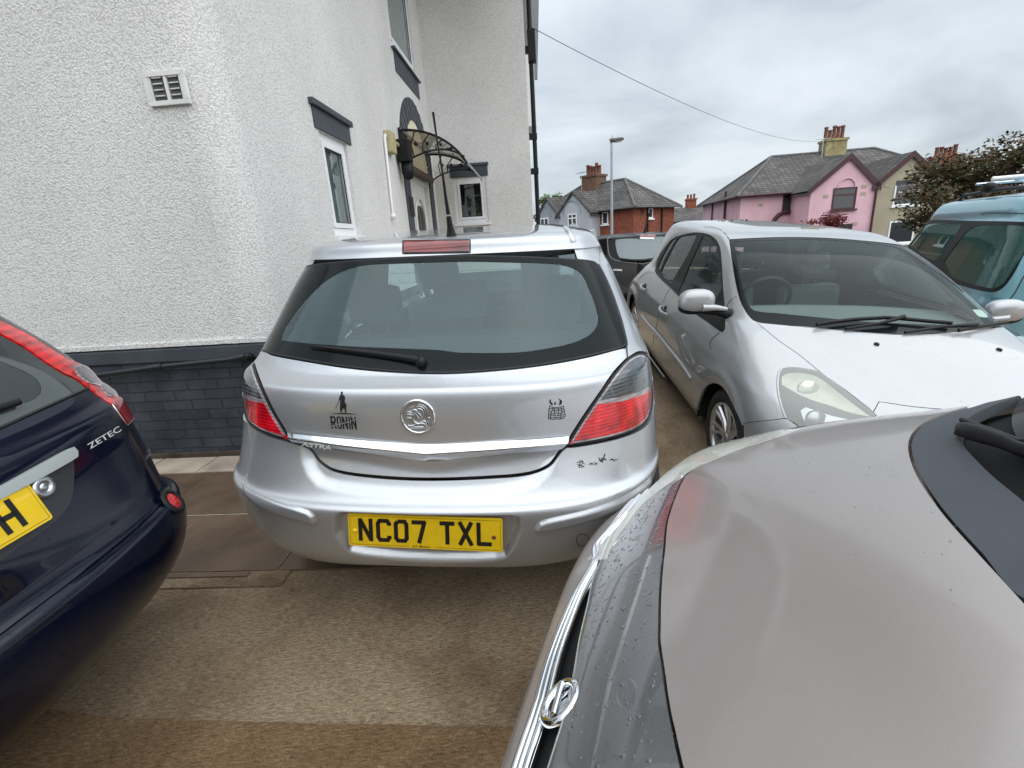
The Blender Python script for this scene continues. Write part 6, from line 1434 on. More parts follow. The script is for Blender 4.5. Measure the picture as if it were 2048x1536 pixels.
# ================================================================ the dark blue hatchback at the left, tail towards the drive
_fa = R_(-86.5); _FY = np.array([math.sin(_fa), math.cos(_fa), 0]); _FX = np.array([math.cos(_fa), -math.sin(_fa), 0])
FF = Frame(_FX*.79+_FY*1.275, -86.5)
def tail_net(rows, nexp=3., ncol=10, yend=3.6, FR=None, xt=0.):
    P = []
    for z, y0, W_, A_ in rows:
        h = []
        for k in range(ncol):
            ph = math.pi/2*k/(ncol-1); c_ = max(math.cos(ph), 0); h.append((W_*math.sin(ph)**(2/nexp) if k else 0., y0+A_*(1-c_**(2/nexp))))
        y1 = h[-1][1]; ye_ = yend(z) if callable(yend) else yend
        for f in (.2, .45, .7, .9): h.append((W_, y1+(ye_-y1)*f))
        h += [(W_*.85, ye_-.03), (W_*.4, ye_), (0., ye_)]
        P.append([(-a, b, z-xt*a) for a, b in h[::-1]]+[(a, b, z+xt*a) for a, b in h[1:]])
    n = Net(P, FR); c = (n.n-1)/2; _p, _n0, _, _ = n.S([[c+.01, 4.]])
    if _n0[0]@FR.Y > 0: n.sg = -1.
    return n, c
FRW = [(.26, .10, .74, .40), (.33, .02, .79, .42), (.40, -.03, .815, .43), (.48, -.055, .83, .43), (.56, -.058, .835, .43), (.600, -.050, .835, .43), (.612, -.040, .834, .43), (.622, -.012, .832, .43), (.66, .0, .83, .42), (.74, .012, .825, .41), (.82, .022, .818, .40), (.90, .036, .808, .39), (.950, .050, .80, .38), (.965, .060, .812, .38), (.985, .095, .812, .37), (1.02, .125, .812, .36), (1.10, .172, .80, .34), (1.2, .235, .752, .32), (1.3, .305, .68, .30), (1.37, .35, .65, .28), (1.40, .365, .63, .26), (1.42, .38, .60, .25), (1.435, .45, .56, .25), (1.45, .62, .50, .25), (1.465, .95, .42, .3), (1.475, 1.3, .3, .3), (1.478, 1.7, .15, .15), (1.478, 1.9, .05, .05)]
def fyend(z): return float(np.interp(z, [0, .6, .75, .95, 1.0, 1.3, 1.5], [3.75, 3.72, 3.6, 2.9, 2.75, 2.3, 2.1]))
FN, FC = tail_net(FRW, 3.0, 10, fyend, FF)
fcar = thing('dark_blue_hatchback', 'dark blue hatchback cut off by the left edge, tall red lamp with two round lenses', 'car', tuple(FF.o), R_(86.5))
FZ = lambda p: Z(0, 620, 5.12, p); FB = lambda p: Z(0, 880, 2.955, p)
frow = lambda z: float(np.interp(z, [r[0] for r in FRW], range(len(FRW))))
f_lamp = FZ([(-330,-70),(-100,55),(90,150),(300,255),(530,400),(720,510),(830,553),(930,608),(1010,700),(1100,745),(1180,828),(1222,892),(1292,962),(1366,1080),(1362,1112),(1300,1182),(1240,1098),(1150,975),(1060,920),(905,805),(780,705),(640,640),(450,520),(280,400),(90,290),(-100,188),(-330,60)])
_ge = to_uv(FN, FZ([(0,1215),(450,1010),(900,806),(775,712),(640,648),(450,528),(280,408),(90,298),(-100,196),(-330,68)]), False)
_ce = to_uv(FN, FZ([(0,1040),(200,960),(340,910),(420,840),(420,780),(380,710),(280,640),(100,560),(-100,480)]), False)
_vt = frow(1.375)
def _half(e, vt): return np.concatenate([[[a, e[0][1]] for a in np.linspace(FC, e[0][0], 14)][:-1], e, [[a, vt] for a in np.linspace(e[-1][0], FC, 20)]])
_gh = _half(_ge, _vt); fgu = np.concatenate([_gh, mir(FN, _gh, FC)[1:-1]]); _ch = _half(_ce, frow(1.33)); fcu = np.concatenate([_ch, mir(FN, _ch, FC)[1:-1]])
flu = to_uv(FN, f_lamp); flm = mir(FN, flu, FC)
fro = [(a, frow(.262)) for a in np.linspace(.05, FN.n-1.05, 120)]+[(FN.n-1.05, b) for b in np.linspace(1, FN.m-1.1, 30)]+[(a, FN.m-1.05) for a in np.linspace(FN.n-1.1, .1, 80)]+[(.05, b) for b in np.linspace(FN.m-1.1, 1, 30)]
# side glass holes both sides
def sidehole(net, FR, pts, sg): return to_uv(net, [(sg*a, b, c) for a, b, c in pts])
fs_ = [(.79, 1.0, 1.0), (.79, 2.6, 1.0), (.62, 2.05, 1.36), (.62, 1.0, 1.38), (.66, .78, 1.3)]
fsl, fsr = sidehole(FN, FF, fs_, 1), sidehole(FN, FF, fs_, -1)
vbr = frow(.617)
shutb = to_uv(FN, FB([(0,950),(200,792),(400,642),(600,492),(800,325),(868,255),(876,200),(852,146),(870,120)]), False)
f_bt = np.array([[FC, vbr]]+[[a, vbr] for a in np.linspace(FC, FC+7.5, 30)][1:]) if False else None
def halfband(net, uc, v, ulim, n=40): return np.array([[a, v] for a in np.linspace(uc, ulim, n)])
bsd = to_uv(FN, [(.835, .55, .62), (.83, .62, .80), (.83, .9, .70), (.83, .95, .45), (.80, .9, .27)], False)
hb1 = halfband(FN, FC, vbr, bsd[0][0]); hb2 = np.array([[a, frow(.262)] for a in np.linspace(bsd[-1][0], FC, 40)])
fbh = np.concatenate([hb1, bsd, hb2]); fbp = np.concatenate([fbh, mir(FN, fbh, FC)[1:-1]])
# tail: hatch skin lies between glass and bumper, body takes the rest
hsd = to_uv(FN, FZ([(905,806),(1060,925),(1148,980),(1238,1104),(1298,1186),(1330,1260),(1420,1420),(1480,1560)])+FB([(905,60),(880,110),(852,146)]), False)
_g = to_uv(FN, FZ([(0,1222),(450,1017),(900,812)]), False); _vg = _g[0][1]
hh = np.concatenate([[[a, _vg] for a in np.linspace(FC, _g[0][0], 12)][:-1], _g, hsd, [[a, vbr] for a in np.linspace(hsd[-1][0]-.2, FC, 30)]])
fh = np.concatenate([hh, mir(FN, hh, FC)[1:-1]])
_unused = lambda: to_uv(FN, FB([(-400,520),(0,262),(200,150),(372,62),(412,46),(434,78),(438,180),(425,330),(395,400),(300,500),(100,640),(0,720),(-400,960)]))
fho = hole_panel('hatch', FN, fh, [], MT['navy'], fcar, gap=.002, step=.03, thick=.02)
hole_panel('rear_bumper', FN, fbp, [], MT['navy'], fcar, gap=.002, step=.03, thick=.02)
hole_panel('body', FN, np.array(fro), [fgu, mir(FN, fgu, FC), flu, flm, fsl, fsr, fbp, fh], MT['navy'], fcar, gap=.0015, step=.05, thick=.012) if False else None
hole_panel('body', FN, np.array(fro), [fgu, fsl, fsr], MT['navy'], fcar, gap=.0, off=-.009, step=.06, thick=.0)
MT['navyred'] = lampmat('bright_red_lens', (.62, .015, .02), rib=140)
for u_ in (flu, flm):
    lo_ = panel('tail_lamp', FN, u_, MT['navyred'], fcar, uv=True, gap=.001, off=.001, step=.02, thick=.02)
    if u_ is flu: flo = lo_
panel('lamp_bezel', FN, FZ([(752,592),(788,564),(860,572),(930,618),(985,688),(1012,730),(1100,768),(1160,808),(1197,868),(1172,897),(1100,882),(1045,822),(1018,787),(960,767),(880,742),(800,682),(765,632)]), MT['lampclear'], flo, gap=0, off=.0035, step=.02, thick=.006)
lensm = lampmat('round_lens', (.13, .105, .115), rib=420)
panel('round_lens', FN, FZ([(772,592),(800,580),(860,586),(925,632),(972,690),(988,738),(935,750),(855,706),(795,650)]), lensm, flo, gap=0, off=.0055, step=.02, thick=.003)
panel('round_lens', FN, FZ([(1033,775),(1060,760),(1100,772),(1150,808),(1180,862),(1155,885),(1095,856),(1046,812)]), lensm, flo, gap=0, off=.0055, step=.02, thick=.003)
panel('dark_lens', FN, FZ([(1222,896),(1292,966),(1362,1082),(1358,1110),(1302,1174),(1245,1095),(1165,985)]), mat('dark_red_lens', (.20, .004, .012), .1, coat=1), flo, gap=0, off=.004, step=.02, thick=.003)
fg = hole_panel('rear_window', FN, fcu, [], MT['glass2'], fcar, gap=0, off=-.003, step=.04, thick=0)
hole_panel('window_border', FN, fgu, [fcu], mat('grey_frit', (.05, .06, .062), .05, coat=.6), fg, gap=.001, off=-.002, step=.04, thick=.004)
ribbon(FN, FZ([(-100,1250),(0,1205),(450,1000),(905,798)]), .008, .003).build('window_seal', MT['rubber'], fg)
wq = MB(); wq.tube([pxoff(FN, *q, .012) for q in FZ([(-200,1085),(60,1000),(168,962)])], .007, 6, flat=1.4); wq.build('rear_wiper', MT['black'], fg)
ribbon(FN, to_uv(FN, f_lamp) if False else FZ([(1150,975),(1238,1102),(1300,1184),(1362,1112),(1368,1080)]), .004, .002, off=.002).build('lamp_trim', MT['satin'], flo)
hp_ = panel('handle_bar', FN, FB([(-100,320),(0,268),(200,158),(370,66),(408,50),(430,72),(431,108),(380,140),(200,240),(0,345),(-100,398)]), mat('pale_satin_handle', (.42, .47, .46), .35, .3, coat=.3), fho, gap=0, off=.016, step=.02, thick=.016)
panel('plate_recess', FN, FB([(-100,404),(0,352),(200,246),(380,146),(432,116),(436,200),(424,330),(396,398),(300,500),(100,640),(0,712),(-100,770)]), mat('recess_plastic', (.03, .034, .04), .4), fho, gap=0, off=.0015, step=.03, thick=.001)
lk = MB(); hq_ = FN.hit(83, 975); p, nn, _, _ = FN.S([hq_]); lk.lathe([(.0, .004), (.010, .004), (.011, .002)], p[0]+nn[0]*.005, nn[0], 20); lk.lathe([(.011, .005), (.014, .011), (.026, .012), (.030, .005), (.030, 0)], p[0], nn[0], 30); lk.build('lock', MT['satin'], fho)
TT = MB(); decal(FN, text_polys('ZETEC', .01), FZ([(868,1385),(1196,1192),(1228,1240),(905,1432)]), off=.006, mb=TT); TT.build('trim_lettering', MT['letter'], fho)
rfq = MB(); hq_ = FN.hit(347, 1002); p, nn, _, _ = FN.S([hq_]); rfq.lathe([(0, .006), (.022, .0055), (.030, .003)], p[0], nn[0], 30); rfo = rfq.build('reflector', MT['lampred'], fcar)
rg2 = MB(); rg2.lathe([(.030, .0), (.032, .005), (.046, .004), (.050, -.003)], p[0], nn[0], 30); rg2.build('reflector_bezel', MT['black'], rfo)
# plate: traced right hand edge, the rest follows from its size
hT, hB = FN.hit(60, 985), FN.hit(99, 1037)
pT_, pB_ = FN.S([hT])[0][0], FN.S([hB])[0][0]; nP = FN.S([hT])[1][0]
ey_ = (pT_-pB_); ey_ = ey_/np.linalg.norm(ey_)*.111; ex_ = -FF.X; ex_ = ex_-nP*(ex_@nP); ex_ /= np.linalg.norm(ex_)
BRp = pB_+nP*.008; TRp = BRp+ey_; TLp = TRp+ex_*.52; BLp = BRp+ex_*.52
plo = plate(fho, 0, 0, 0, 0, [TLp, TRp, BRp, BLp], ' ', 0, bolts=False)
tx = MB()
for vs, fs in stroke_polys(GL['H'], .014/.079, .05/.079):
    tx.add([BLp+(TLp-BLp)*(.019+v*.079)/.111+(BRp-BLp)*((.415+u*.05)/.52)+nP*.0048 for u, v in vs], fs)
tx.build('plate_lettering', MT['ink'], plo)
# ridge highlight, tow cover and lower valance
tw = MB(); u = to_uv(FN, FB([(360,1268),(385,1280),(420,1270),(446,1240),(444,1218)]), False); p, nn, _, _ = FN.S(u); tw.tube(p+nn*.0006, .0014, 5); tw.build('tow_cover', MT['black'], fcar)
for sg in (-1, 1):
    panel('side_panel', FN, [(sg*.835, .56, .64), (sg*.83, .60, .82), (sg*.80, .66, .955), (sg*.80, 1.2, .97), (sg*.80, 2.6, .96), (sg*.83, 3.0, .6), (sg*.8, 2.9, .28), (sg*.82, .97, .28), (sg*.83, .98, .45), (sg*.83, .92, .70)], MT['navy'], fcar, gap=.001, step=.06, thick=.01)
    wheel(FF, sg*.80, .72, .28, .29, fcar, sgn=sg)
    panel('side_window', FN, [(sg*a, b, c) for a, b, c in fs_], MT['glass2'], fcar, gap=0, off=-.004, step=.08, thick=0)
rv = frow(1.405)
panel('roof', FN, [(a, rv) for a in np.linspace(3, FN.n-4, 60)]+[(a, FN.m-1.05) for a in np.linspace(FN.n-4, 3, 60)], MT['navy'], fcar, uv=True, gap=.001, step=.06, thick=.012)
fi = MB(); fi.box2((-.60, .25, .5), (.60, .55, .92), FF, bev=.04); fi.box2((-.68, .3, .26), (.68, 3.3, .36), FF); fi.box2((-.6, .85, .5), (.6, 1.0, 1.05), FF, bev=.05); fi.build('cabin', MT['cloth'], fcar)

# ================================================================ the black hatchback parked beyond
_c = aty(1291, 540, 7.15); GF = Frame((_c[0], 7.15, -.08), 4.0)
GRW = [(.22, .10, .74, .40), (.32, .03, .80, .42), (.45, .0, .83, .43), (.58, .0, .845, .43), (.64, .01, .85, .43), (.66, .03, .85, .43), (.75, .06, .85, .42), (.85, .085, .84, .41), (.95, .12, .82, .40), (1.02, .17, .80, .38), (1.1, .215, .77, .36), (1.2, .28, .735, .34), (1.3, .34, .69, .32), (1.38, .385, .65, .30), (1.42, .40, .63, .28), (1.44, .43, .60, .28), (1.46, .55, .54, .28), (1.475, .8, .46, .3), (1.485, 1.2, .35, .3), (1.49, 1.6, .2, .2), (1.49, 1.8, .003, .003)]
GN, GC = tail_net(GRW, 3.0, 10, lambda z: float(np.interp(z, [0, .6, .8, .95, 1.0, 1.3, 1.5], [3.9, 3.85, 3.7, 3.0, 2.8, 2.4, 2.1])), GF)
gcar = thing('black_hatchback', 'small black hatchback parked beyond the two silver ones, tail towards us', 'car', tuple(GF.o), -R_(4))
CZ = lambda p: Z(1160, 440, 7.68, p)
def symq(net, uc, run): u = to_uv(net, run, False, 3); u[0][0] = uc; u[-1][0] = uc; return np.concatenate([u, mir(net, u, uc)[1:-1]])
g_gl = symq(GN, GC, [(1291, 469.5)]+CZ([(900,226),(700,226),(560,236),(470,256),(422,292),(425,380),(438,500),(470,572),(530,614),(700,650),(900,668)])+[(1291, 528)])
g_cl = symq(GN, GC, [(1291, 478)]+CZ([(800,282),(650,288),(545,302),(548,400),(580,520),(615,580),(660,594),(850,600)])+[(1291, 518.5)])
g_lp = to_uv(GN, CZ([(200,600),(300,618),(360,640),(420,680),(480,762),(530,852),(566,940),(500,940),(440,934),(380,880),(300,800),(200,760)]), True, 3)
g_out = [(a, 1.) for a in np.linspace(.05, GN.n-1.05, 100)]+[(GN.n-1.05, b) for b in np.linspace(1.5, GN.m-1.2, 24)]+[(a, GN.m-1.005) for a in np.linspace(GN.n-1.1, .1, 70)]+[(.05, b) for b in np.linspace(GN.m-1.2, 1.5, 24)]
gs_ = [(.80, .85, 1.04), (.80, 2.6, 1.02), (.64, 2.2, 1.38), (.64, .9, 1.40)]
gsl, gsr = sidehole(GN, GF, gs_, -1), sidehole(GN, GF, gs_, 1)
go = hole_panel('body', GN, np.array(g_out), [g_gl, gsl, gsr, g_lp, mir(GN, g_lp, GC)], MT['black_paint'], gcar, gap=.001, step=.06, thick=.01)
gg = hole_panel('rear_window', GN, g_cl, [], glass('pale_rear_glass', (.5, .56, .56), .2, film=.4, filmcol=(.30, .37, .39)), gcar, gap=0, off=-.003, step=.06, thick=0)
hole_panel('window_border', GN, g_gl, [g_cl], MT['frit'], gg, gap=.001, off=-.002, step=.05, thick=.004)
p, nn, _, _ = GN.S(np.concatenate([g_gl, g_gl[:1]])); rb = MB(); rb.tube(p, .009, 6, cap=False); rb.build('window_trim', mat('worn_edge_trim', (.16, .15, .16), .5), gg)
for h_ in (gsl, gsr): hole_panel('side_window', GN, h_, [], MT['frit'], gcar, gap=.001, off=-.004, step=.08, thick=0)
for u_ in (g_lp, mir(GN, g_lp, GC)):
    lo_ = hole_panel('tail_lamp', GN, u_, [], MT['lampred'], gcar, gap=.001, off=.001, step=.04, thick=.01)
panel('smoky_lens', GN, CZ([(428,838),(505,838),(530,880),(560,936),(444,932),(400,890)]), MT['lampsmoke'], lo_, gap=0, off=.004, step=.05, thick=.003, pstep=3)
bz = panel('brake_light', GN, CZ([(920,224),(1160,226),(1160,262),(920,260)]), MT['brakered'], gcar, gap=0, off=.006, step=.05, thick=.01, pstep=3)
panel('window_sticker', GN, CZ([(920,264),(1140,266),(1140,296),(920,292)]), mat('white_label', (.8, .8, .8), .5), gg, gap=0, off=.003, step=.05, thick=.002, pstep=3)
wq = MB(); wq.tube([pxoff(GN, *q, .02) for q in CZ([(625,612),(800,632),(960,632),(1075,622)])], .022, 6); wq.build('rear_wiper', MT['black'], gg)
TT = MB(); decal(GN, text_polys('CORSA', .02), CZ([(510,752),(650,756),(650,785),(510,779)]), off=.003, mb=TT); TT.build('model_lettering', MT['white'], go)
groove(GN, CZ([(440,936),(560,946),(620,1020),(700,1062),(830,1085)]), go, .02, mt=MT['rubber'])
aa2 = MB(); ab2 = pxoff(GN, 1289, 466, 0)
aa2.tube([ab2, ab2+np.array([.02, 0, .10]), ab2+np.array([.09, .0, .36])], [.022, .012, .006], 8); aa2.build('aerial', MT['black'], gcar)
pn = MB(); pp2 = GF.w(0, -.012, .48); 
plate(gcar, 0, 0, 0, 0, [GF.w(-.26, -.02, .60), GF.w(.26, -.02, .60), GF.w(.26, -.02, .49), GF.w(-.26, -.02, .49)], ' ', 0, bolts=False)
for sg in (-1, 1): wheel(GF, sg*.80, .75, .29, .29, gcar, sgn=sg); wheel(GF, sg*.80, 3.2, .29, .29, gcar, sgn=sg)
for q_ in (((-.6, .9, .4), (.6, 1.05, 1.0)), ((-.6, 1.9, .4), (-.15, 2.05, 1.15)), ((.15, 1.9, .4), (.6, 2.05, 1.15))):
    gi = MB(); gi.box2(*q_, GF, bev=.05); gi.build('seat', MT['cloth'], gcar)

# ================================================================ the pale blue van
_vd = np.array([math.sin(R_(26)), math.cos(R_(26)), 0]); VH = 206.
_vs = np.array([3.85, 3.5, -.27])+_vd*4.45
VF = Frame((0, 0, 0), VH); VF = Frame(_vs-VF.X*.86, VH)
VRW = [(.22, .06, .80, .25), (.35, .0, .85, .26), (.55, .0, .865, .27), (.75, .03, .87, .28), (.88, .10, .87, .28), (.95, .22, .865, .28), (1.0, .42, .86, .28), (1.04, .66, .85, .26), (1.08, .80, .845, .24), (1.2, .97, .825, .22), (1.35, 1.18, .80, .2), (1.5, 1.38, .775, .2), (1.62, 1.54, .75, .2), (1.70, 1.64, .735, .2), (1.745, 1.70, .72, .2), (1.765, 1.76, .70, .2), (1.785, 1.86, .66, .2), (1.80, 2.05, .57, .2), (1.808, 2.4, .42, .2), (1.81, 2.8, .2, .1), (1.81, 2.95, .003, .003)]
VN = Net(closed_net(VRW, 3.4, lambda z: float(np.interp(z, [0, .9, 1.6, 1.75, 1.81], [4.12, 4.10, 4.02, 3.9, 3.2]))), VF); VC = (VN.n-1)/2
_p, _n0, _, _ = VN.S([[VC+.01, 4.]])
if _n0[0]@VF.Y > 0: VN.sg = -1.
van = thing('pale_blue_van', 'pale blue van with roof rails parked behind the silver car at the right edge', 'van', tuple(VF.o), -R_(VH))
KR = lambda p: Z(1700, 340, 4.267, p)
v_dlo = KR([(452,632),(520,540),(598,462),(655,430),(800,427),(1050,434),(1300,438),(1560,446),(1620,520),(1485,722),(1400,882),(1312,1000),(1240,1040),(1150,1036),(1000,1000),(800,930),(600,800)])
v_g1 = KR([(512,640),(600,530),(640,462),(760,456),(945,460),(930,500),(830,650),(735,780),(640,740)])
v_g2 = KR([(800,780),(960,560),(1030,500),(1100,476),(1300,470),(1540,478),(1480,700),(1380,860),(1300,970),(1230,1005),(1150,1000),(1000,960),(860,900)])
vdu = to_uv(VN, v_dlo); vdm = mir(VN, vdu, VC)
v_out = [(a, .6) for a in np.linspace(.05, VN.n-1.05, 110)]+[(VN.n-1.05, b) for b in np.linspace(1.5, VN.m-1.2, 30)]+[(a, VN.m-1.005) for a in np.linspace(VN.n-1.1, .1, 80)]+[(.05, b) for b in np.linspace(VN.m-1.2, 1.5, 30)]
def vdisp(uv, p, net):
    q = p-VF.o; z = q@VF.Z; x = np.abs(q@VF.X); y = q@VF.Y; side = sstep((x-.6)/.1)
    return side*(-.010*sstep(1-np.abs(z-1.60)/.05)+.010*sstep(1-np.abs(z-.86)/.10))-side*.012*sstep((y-3.6)/.02)*0
v_ws = to_uv(VN, [(-.72, 1.12, 1.14), (-.40, .92, 1.12), (0, .86, 1.11), (.40, .92, 1.12), (.72, 1.12, 1.14), (.62, 1.68, 1.64), (0, 1.58, 1.66), (-.62, 1.68, 1.64)])
vb_o = hole_panel('body', VN, np.array(v_out), [vdu, vdm, v_ws], MT['teal'], van, gap=.001, step=.05, thick=.015, disp=vdisp)
vf_ = panel('window_frame', VN, v_dlo, MT['black'], van, holes=[v_g1, v_g2], gap=.001, off=-.003, step=.06, thick=.01)
MT['vglass'] = glass('green_van_glass', (.55, .85, .78), .0, film=.28, filmcol=(.10, .30, .27))
for g in (v_g1, v_g2): panel('side_window', VN, g, MT['vglass'], vf_, gap=-.001, off=-.008, step=.08, thick=0)
hole_panel('side_window', VN, vdm, [], MT['vglass'], van, gap=0, off=-.004, step=.08, thick=0)
hole_panel('windscreen', VN, v_ws, [], MT['vglass'], van, gap=0, off=-.004, step=.08, thick=0)
for ln_ in ([(1485,905),(1400,1060),(1352,1115)], [(1485,372),(1300,366),(1150,368),(1115,378)]): groove(VN, KR(ln_), vb_o, .008)
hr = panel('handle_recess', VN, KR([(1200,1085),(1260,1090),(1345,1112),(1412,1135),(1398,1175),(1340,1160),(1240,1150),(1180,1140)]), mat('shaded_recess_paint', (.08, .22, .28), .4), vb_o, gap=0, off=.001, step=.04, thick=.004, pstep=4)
rr3 = MB()
for sg in (-1, 1): rr3.tube([VF.w(sg*.63, 2.05, 1.775), VF.w(sg*.62, 2.2, 1.84), VF.w(sg*.62, 3.0, 1.85), VF.w(sg*.62, 3.85, 1.83), VF.w(sg*.63, 3.95, 1.77)], .016, 8)
rr3.build('roof_rail', MT['black'], van)
cb = MB(); c0 = VF.w(.62, 2.75, 1.92); cb.tube([c0+VF.X*.10, c0-VF.X*1.25], .022, 8, flat=.6); cb.build('roof_bar', MT['satin'], van)
cb = MB(); cb.tube([c0+VF.X*.12+VF.Y*.4+VF.Z*.02, c0-VF.X*.4+VF.Y*.4+VF.Z*.02, c0-VF.X*1.25+VF.Y*.4], .02, 8); cb.tube([c0-VF.X*.2+VF.Z*.02-VF.Y*.05, c0-VF.X*.2+VF.Z*.02+VF.Y*.9], .018, 8); cb.build('roof_bar', MT['white'], van)
cf = MB(); cf.box2((0, 0, 0), (.01, .01, .01), VF) if False else ellip(cf, c0-VF.Z*.04, (VF.X, VF.Y, VF.Z), (.05, .09, .05), VF); cf.build('bar_foot', MT['black'], van)
for (x_, y_) in ((-.35, 2.0), (.35, 2.0), (-.35, 3.0), (.35, 3.0)):
    vi = MB(); vi.box2((x_-.24, y_-.06, .5), (x_+.24, y_+.10, 1.25), VF, bev=.06); so_ = vi.build('seat', MT['cloth'], van)
    vi = MB(); vi.box2((x_-.13, y_-.03, 1.24), (x_+.13, y_+.07, 1.48), VF, bev=.04); vi.build('head_restraint', MT['cloth'], so_)
for y_ in (.75, 3.4):
    for sg in (-1, 1): wheel(VF, sg*.84, y_, .31, .31, van, sgn=sg, spokes=5)

# ================================================================ the silver estate glimpsed between them
_e = aty(1800, 470, 11.5); EF = Frame((_e[0], 11.5, -1.02+.6), 95.)
ERW = [(.25, .0, .84, .4), (.55, .0, .86, .4), (.75, .08, .86, .4), (.9, .5, .85, .4), (1.0, .95, .82, .36), (1.15, 1.25, .78, .3), (1.3, 1.55, .73, .25), (1.38, 1.75, .68, .25), (1.42, 2.0, .58, .25), (1.44, 2.5, .4, .2), (1.445, 3.0, .003, .003)]
EN = Net(closed_net(ERW, 3.0, lambda z: float(np.interp(z, [0, .9, 1.3, 1.45], [4.4, 4.35, 4.15, 3.4]))), EF); EC = (EN.n-1)/2
_p, _n0, _, _ = EN.S([[EC+.01, 3.]])
if _n0[0]@EF.Y > 0: EN.sg = -1.
est = thing('silver_estate_car', 'silver estate car with black roof rail glimpsed between hatchback roof and blue van', 'car', tuple(EF.o), -R_(95.))
e_s = [(.80, 1.6, 1.0), (.80, 4.0, 1.0), (.70, 3.8, 1.34), (.70, 1.95, 1.34)]
eh = [sidehole(EN, EF, e_s, 1), sidehole(EN, EF, e_s, -1)]
e_out = [(a, .3) for a in np.linspace(.05, EN.n-1.05, 90)]+[(EN.n-1.05, b) for b in np.linspace(1, EN.m-1.2, 20)]+[(a, EN.m-1.005) for a in np.linspace(EN.n-1.1, .1, 60)]+[(.05, b) for b in np.linspace(EN.m-1.2, 1, 20)]
eb = hole_panel('body', EN, np.array(e_out), eh, MT['silver2'], est, gap=.001, step=.10, thick=.01)
for h_ in eh: hole_panel('side_window', EN, h_, [], MT['frit'], est, gap=.001, off=-.004, step=.12, thick=0)
for sg in (-1, 1):
    r_ = MB(); r_.tube([EF.w(sg*.60, 1.95, 1.41), EF.w(sg*.60, 2.1, 1.46), EF.w(sg*.60, 3.6, 1.46), EF.w(sg*.60, 3.75, 1.41)], .018, 6); r_.build('roof_rail', MT['black'], est)
    for y_ in (.85, 3.5): wheel(EF, sg*.82, y_, .30, .30, est, sgn=sg, spokes=5)

# ================================================================ houses across the road
MT['redbrick'] = brickwork('red_brick', (.26, .075, .04), (.20, .055, .032), (.20, .13, .10), sx=.24, sy=.085, bump=.3)
MT['brownbrick'] = brickwork('brown_brick', (.16, .085, .055), (.12, .07, .045), (.14, .11, .09), sx=.24, sy=.085, bump=.3)
MT['greyrender'] = mat('grey_render', (.30, .32, .345), .85, bump=(25, .4, .01), var=(1.2, .12)); MT['palegrey'] = mat('pale_grey_render', (.41, .43, .46), .85, bump=(25, .4, .01), var=(1.2, .10))
MT['pink'] = mat('pink_render', (.66, .42, .47), .85, bump=(25, .4, .01), var=(.9, .12)); MT['beige'] = mat('beige_render', (.36, .32, .23), .85, bump=(25, .4, .01), var=(.9, .14))
MT['maroon'] = mat('maroon_paint', (.055, .018, .022), .5); MT['lead'] = mat('lead_ridge', (.10, .10, .10), .7, var=(3, .3)); MT['pot'] = mat('terracotta_pot', (.19, .08, .052), .8, var=(6, .3))
MT['stack'] = mat('lichened_stack', (.30, .26, .13), .85, bump=(20, .5, .02), var=(3, .4)); MT['darkpane'] = mat('dark_window_pane', (.02, .024, .028), .08, spec=.8)
def poly(mb, pts, mi=0): mb.add(pts, [tuple(range(len(pts)))], mi)
def hwin(parent, fr, plane, val, pxs, frame_mt, split=None, sill=True, d=.04):
    """window on a facade: pxs = traced (x0,y0,x1,y1); a frame box with glass, glazing bars and sill"""
    f = fr.px_y if plane == 'y' else fr.px_x
    a = f(pxs[0], pxs[1], val); b = f(pxs[2], pxs[3], val); i = 0 if plane == 'y' else 1
    u0, u1 = sorted((a[i], b[i])); z0, z1 = sorted((a[2], b[2]))
    s_ = -1
    def P(u, z, o): return fr.w(u, val+s_*o, z) if plane == 'y' else fr.w(val+(o if plane == 'x+' else -o), u, z)
    def bx(mb, ua, ub, za_, zb_, o0, o1, mi=0):
        q = [P(u, z, o) for u in (ua, ub) for z in (za_, zb_) for o in (o0, o1)]; mb.add(q, [(0,1,3,2),(4,6,7,5),(0,4,5,1),(2,3,7,6),(0,2,6,4),(1,5,7,3)], mi)
    m_ = MB(); t = .07
    bx(m_, u0, u1, z0, z0+t, .0, d); bx(m_, u0, u1, z1-t, z1, .0, d); bx(m_, u0, u0+t, z0+t, z1-t, .0, d); bx(m_, u1-t, u1, z0+t, z1-t, .0, d)
    if split in ('v', 'both'): bx(m_, (u0+u1)/2-t/2, (u0+u1)/2+t/2, z0+t, z1-t, .0, d*.9)
    if split in ('h', 'both'): bx(m_, u0+t, u1-t, z0+(z1-z0)*.66-t/2, z0+(z1-z0)*.66+t/2, .0, d*.95)
    if sill: bx(m_, u0-.08, u1+.08, z0-.10, z0-.002, .0, d+.08)
    o = m_.build('window', frame_mt, parent)
    g = MB(); bx(g, u0+t, u1-t, z0+t, z1-t, .004, .012); g.build('pane', MT['darkpane'], o)
    return o
def chimney(parent, fr, x0, x1, y0, y1, z0, z1, mt, pots=4, ph=.55, cap=True):
    m_ = MB(); m_.box2((x0, y0, z0), (x1, y1, z1), fr)
    if cap: m_.box2((x0-.07, y0-.07, z1+.002), (x1+.07, y1+.07, z1+.14), fr)
    c = m_.build('chimney', mt, parent)
    for k in range(pots):
        x = x0+(x1-x0)*(k+.5)/pots; p = MB(); h = ph*random.uniform(.75, 1.1); p.lathe([(.13, 0), (.11, h*.2), (.10, h*.85), (.125, h*.88), (.12, h), (.07, h)], fr.w(x, (y0+y1)/2, z1+(.14 if cap else 0)), fr.Z, 12); p.build('chimney_pot', MT['pot'], c)
    return c
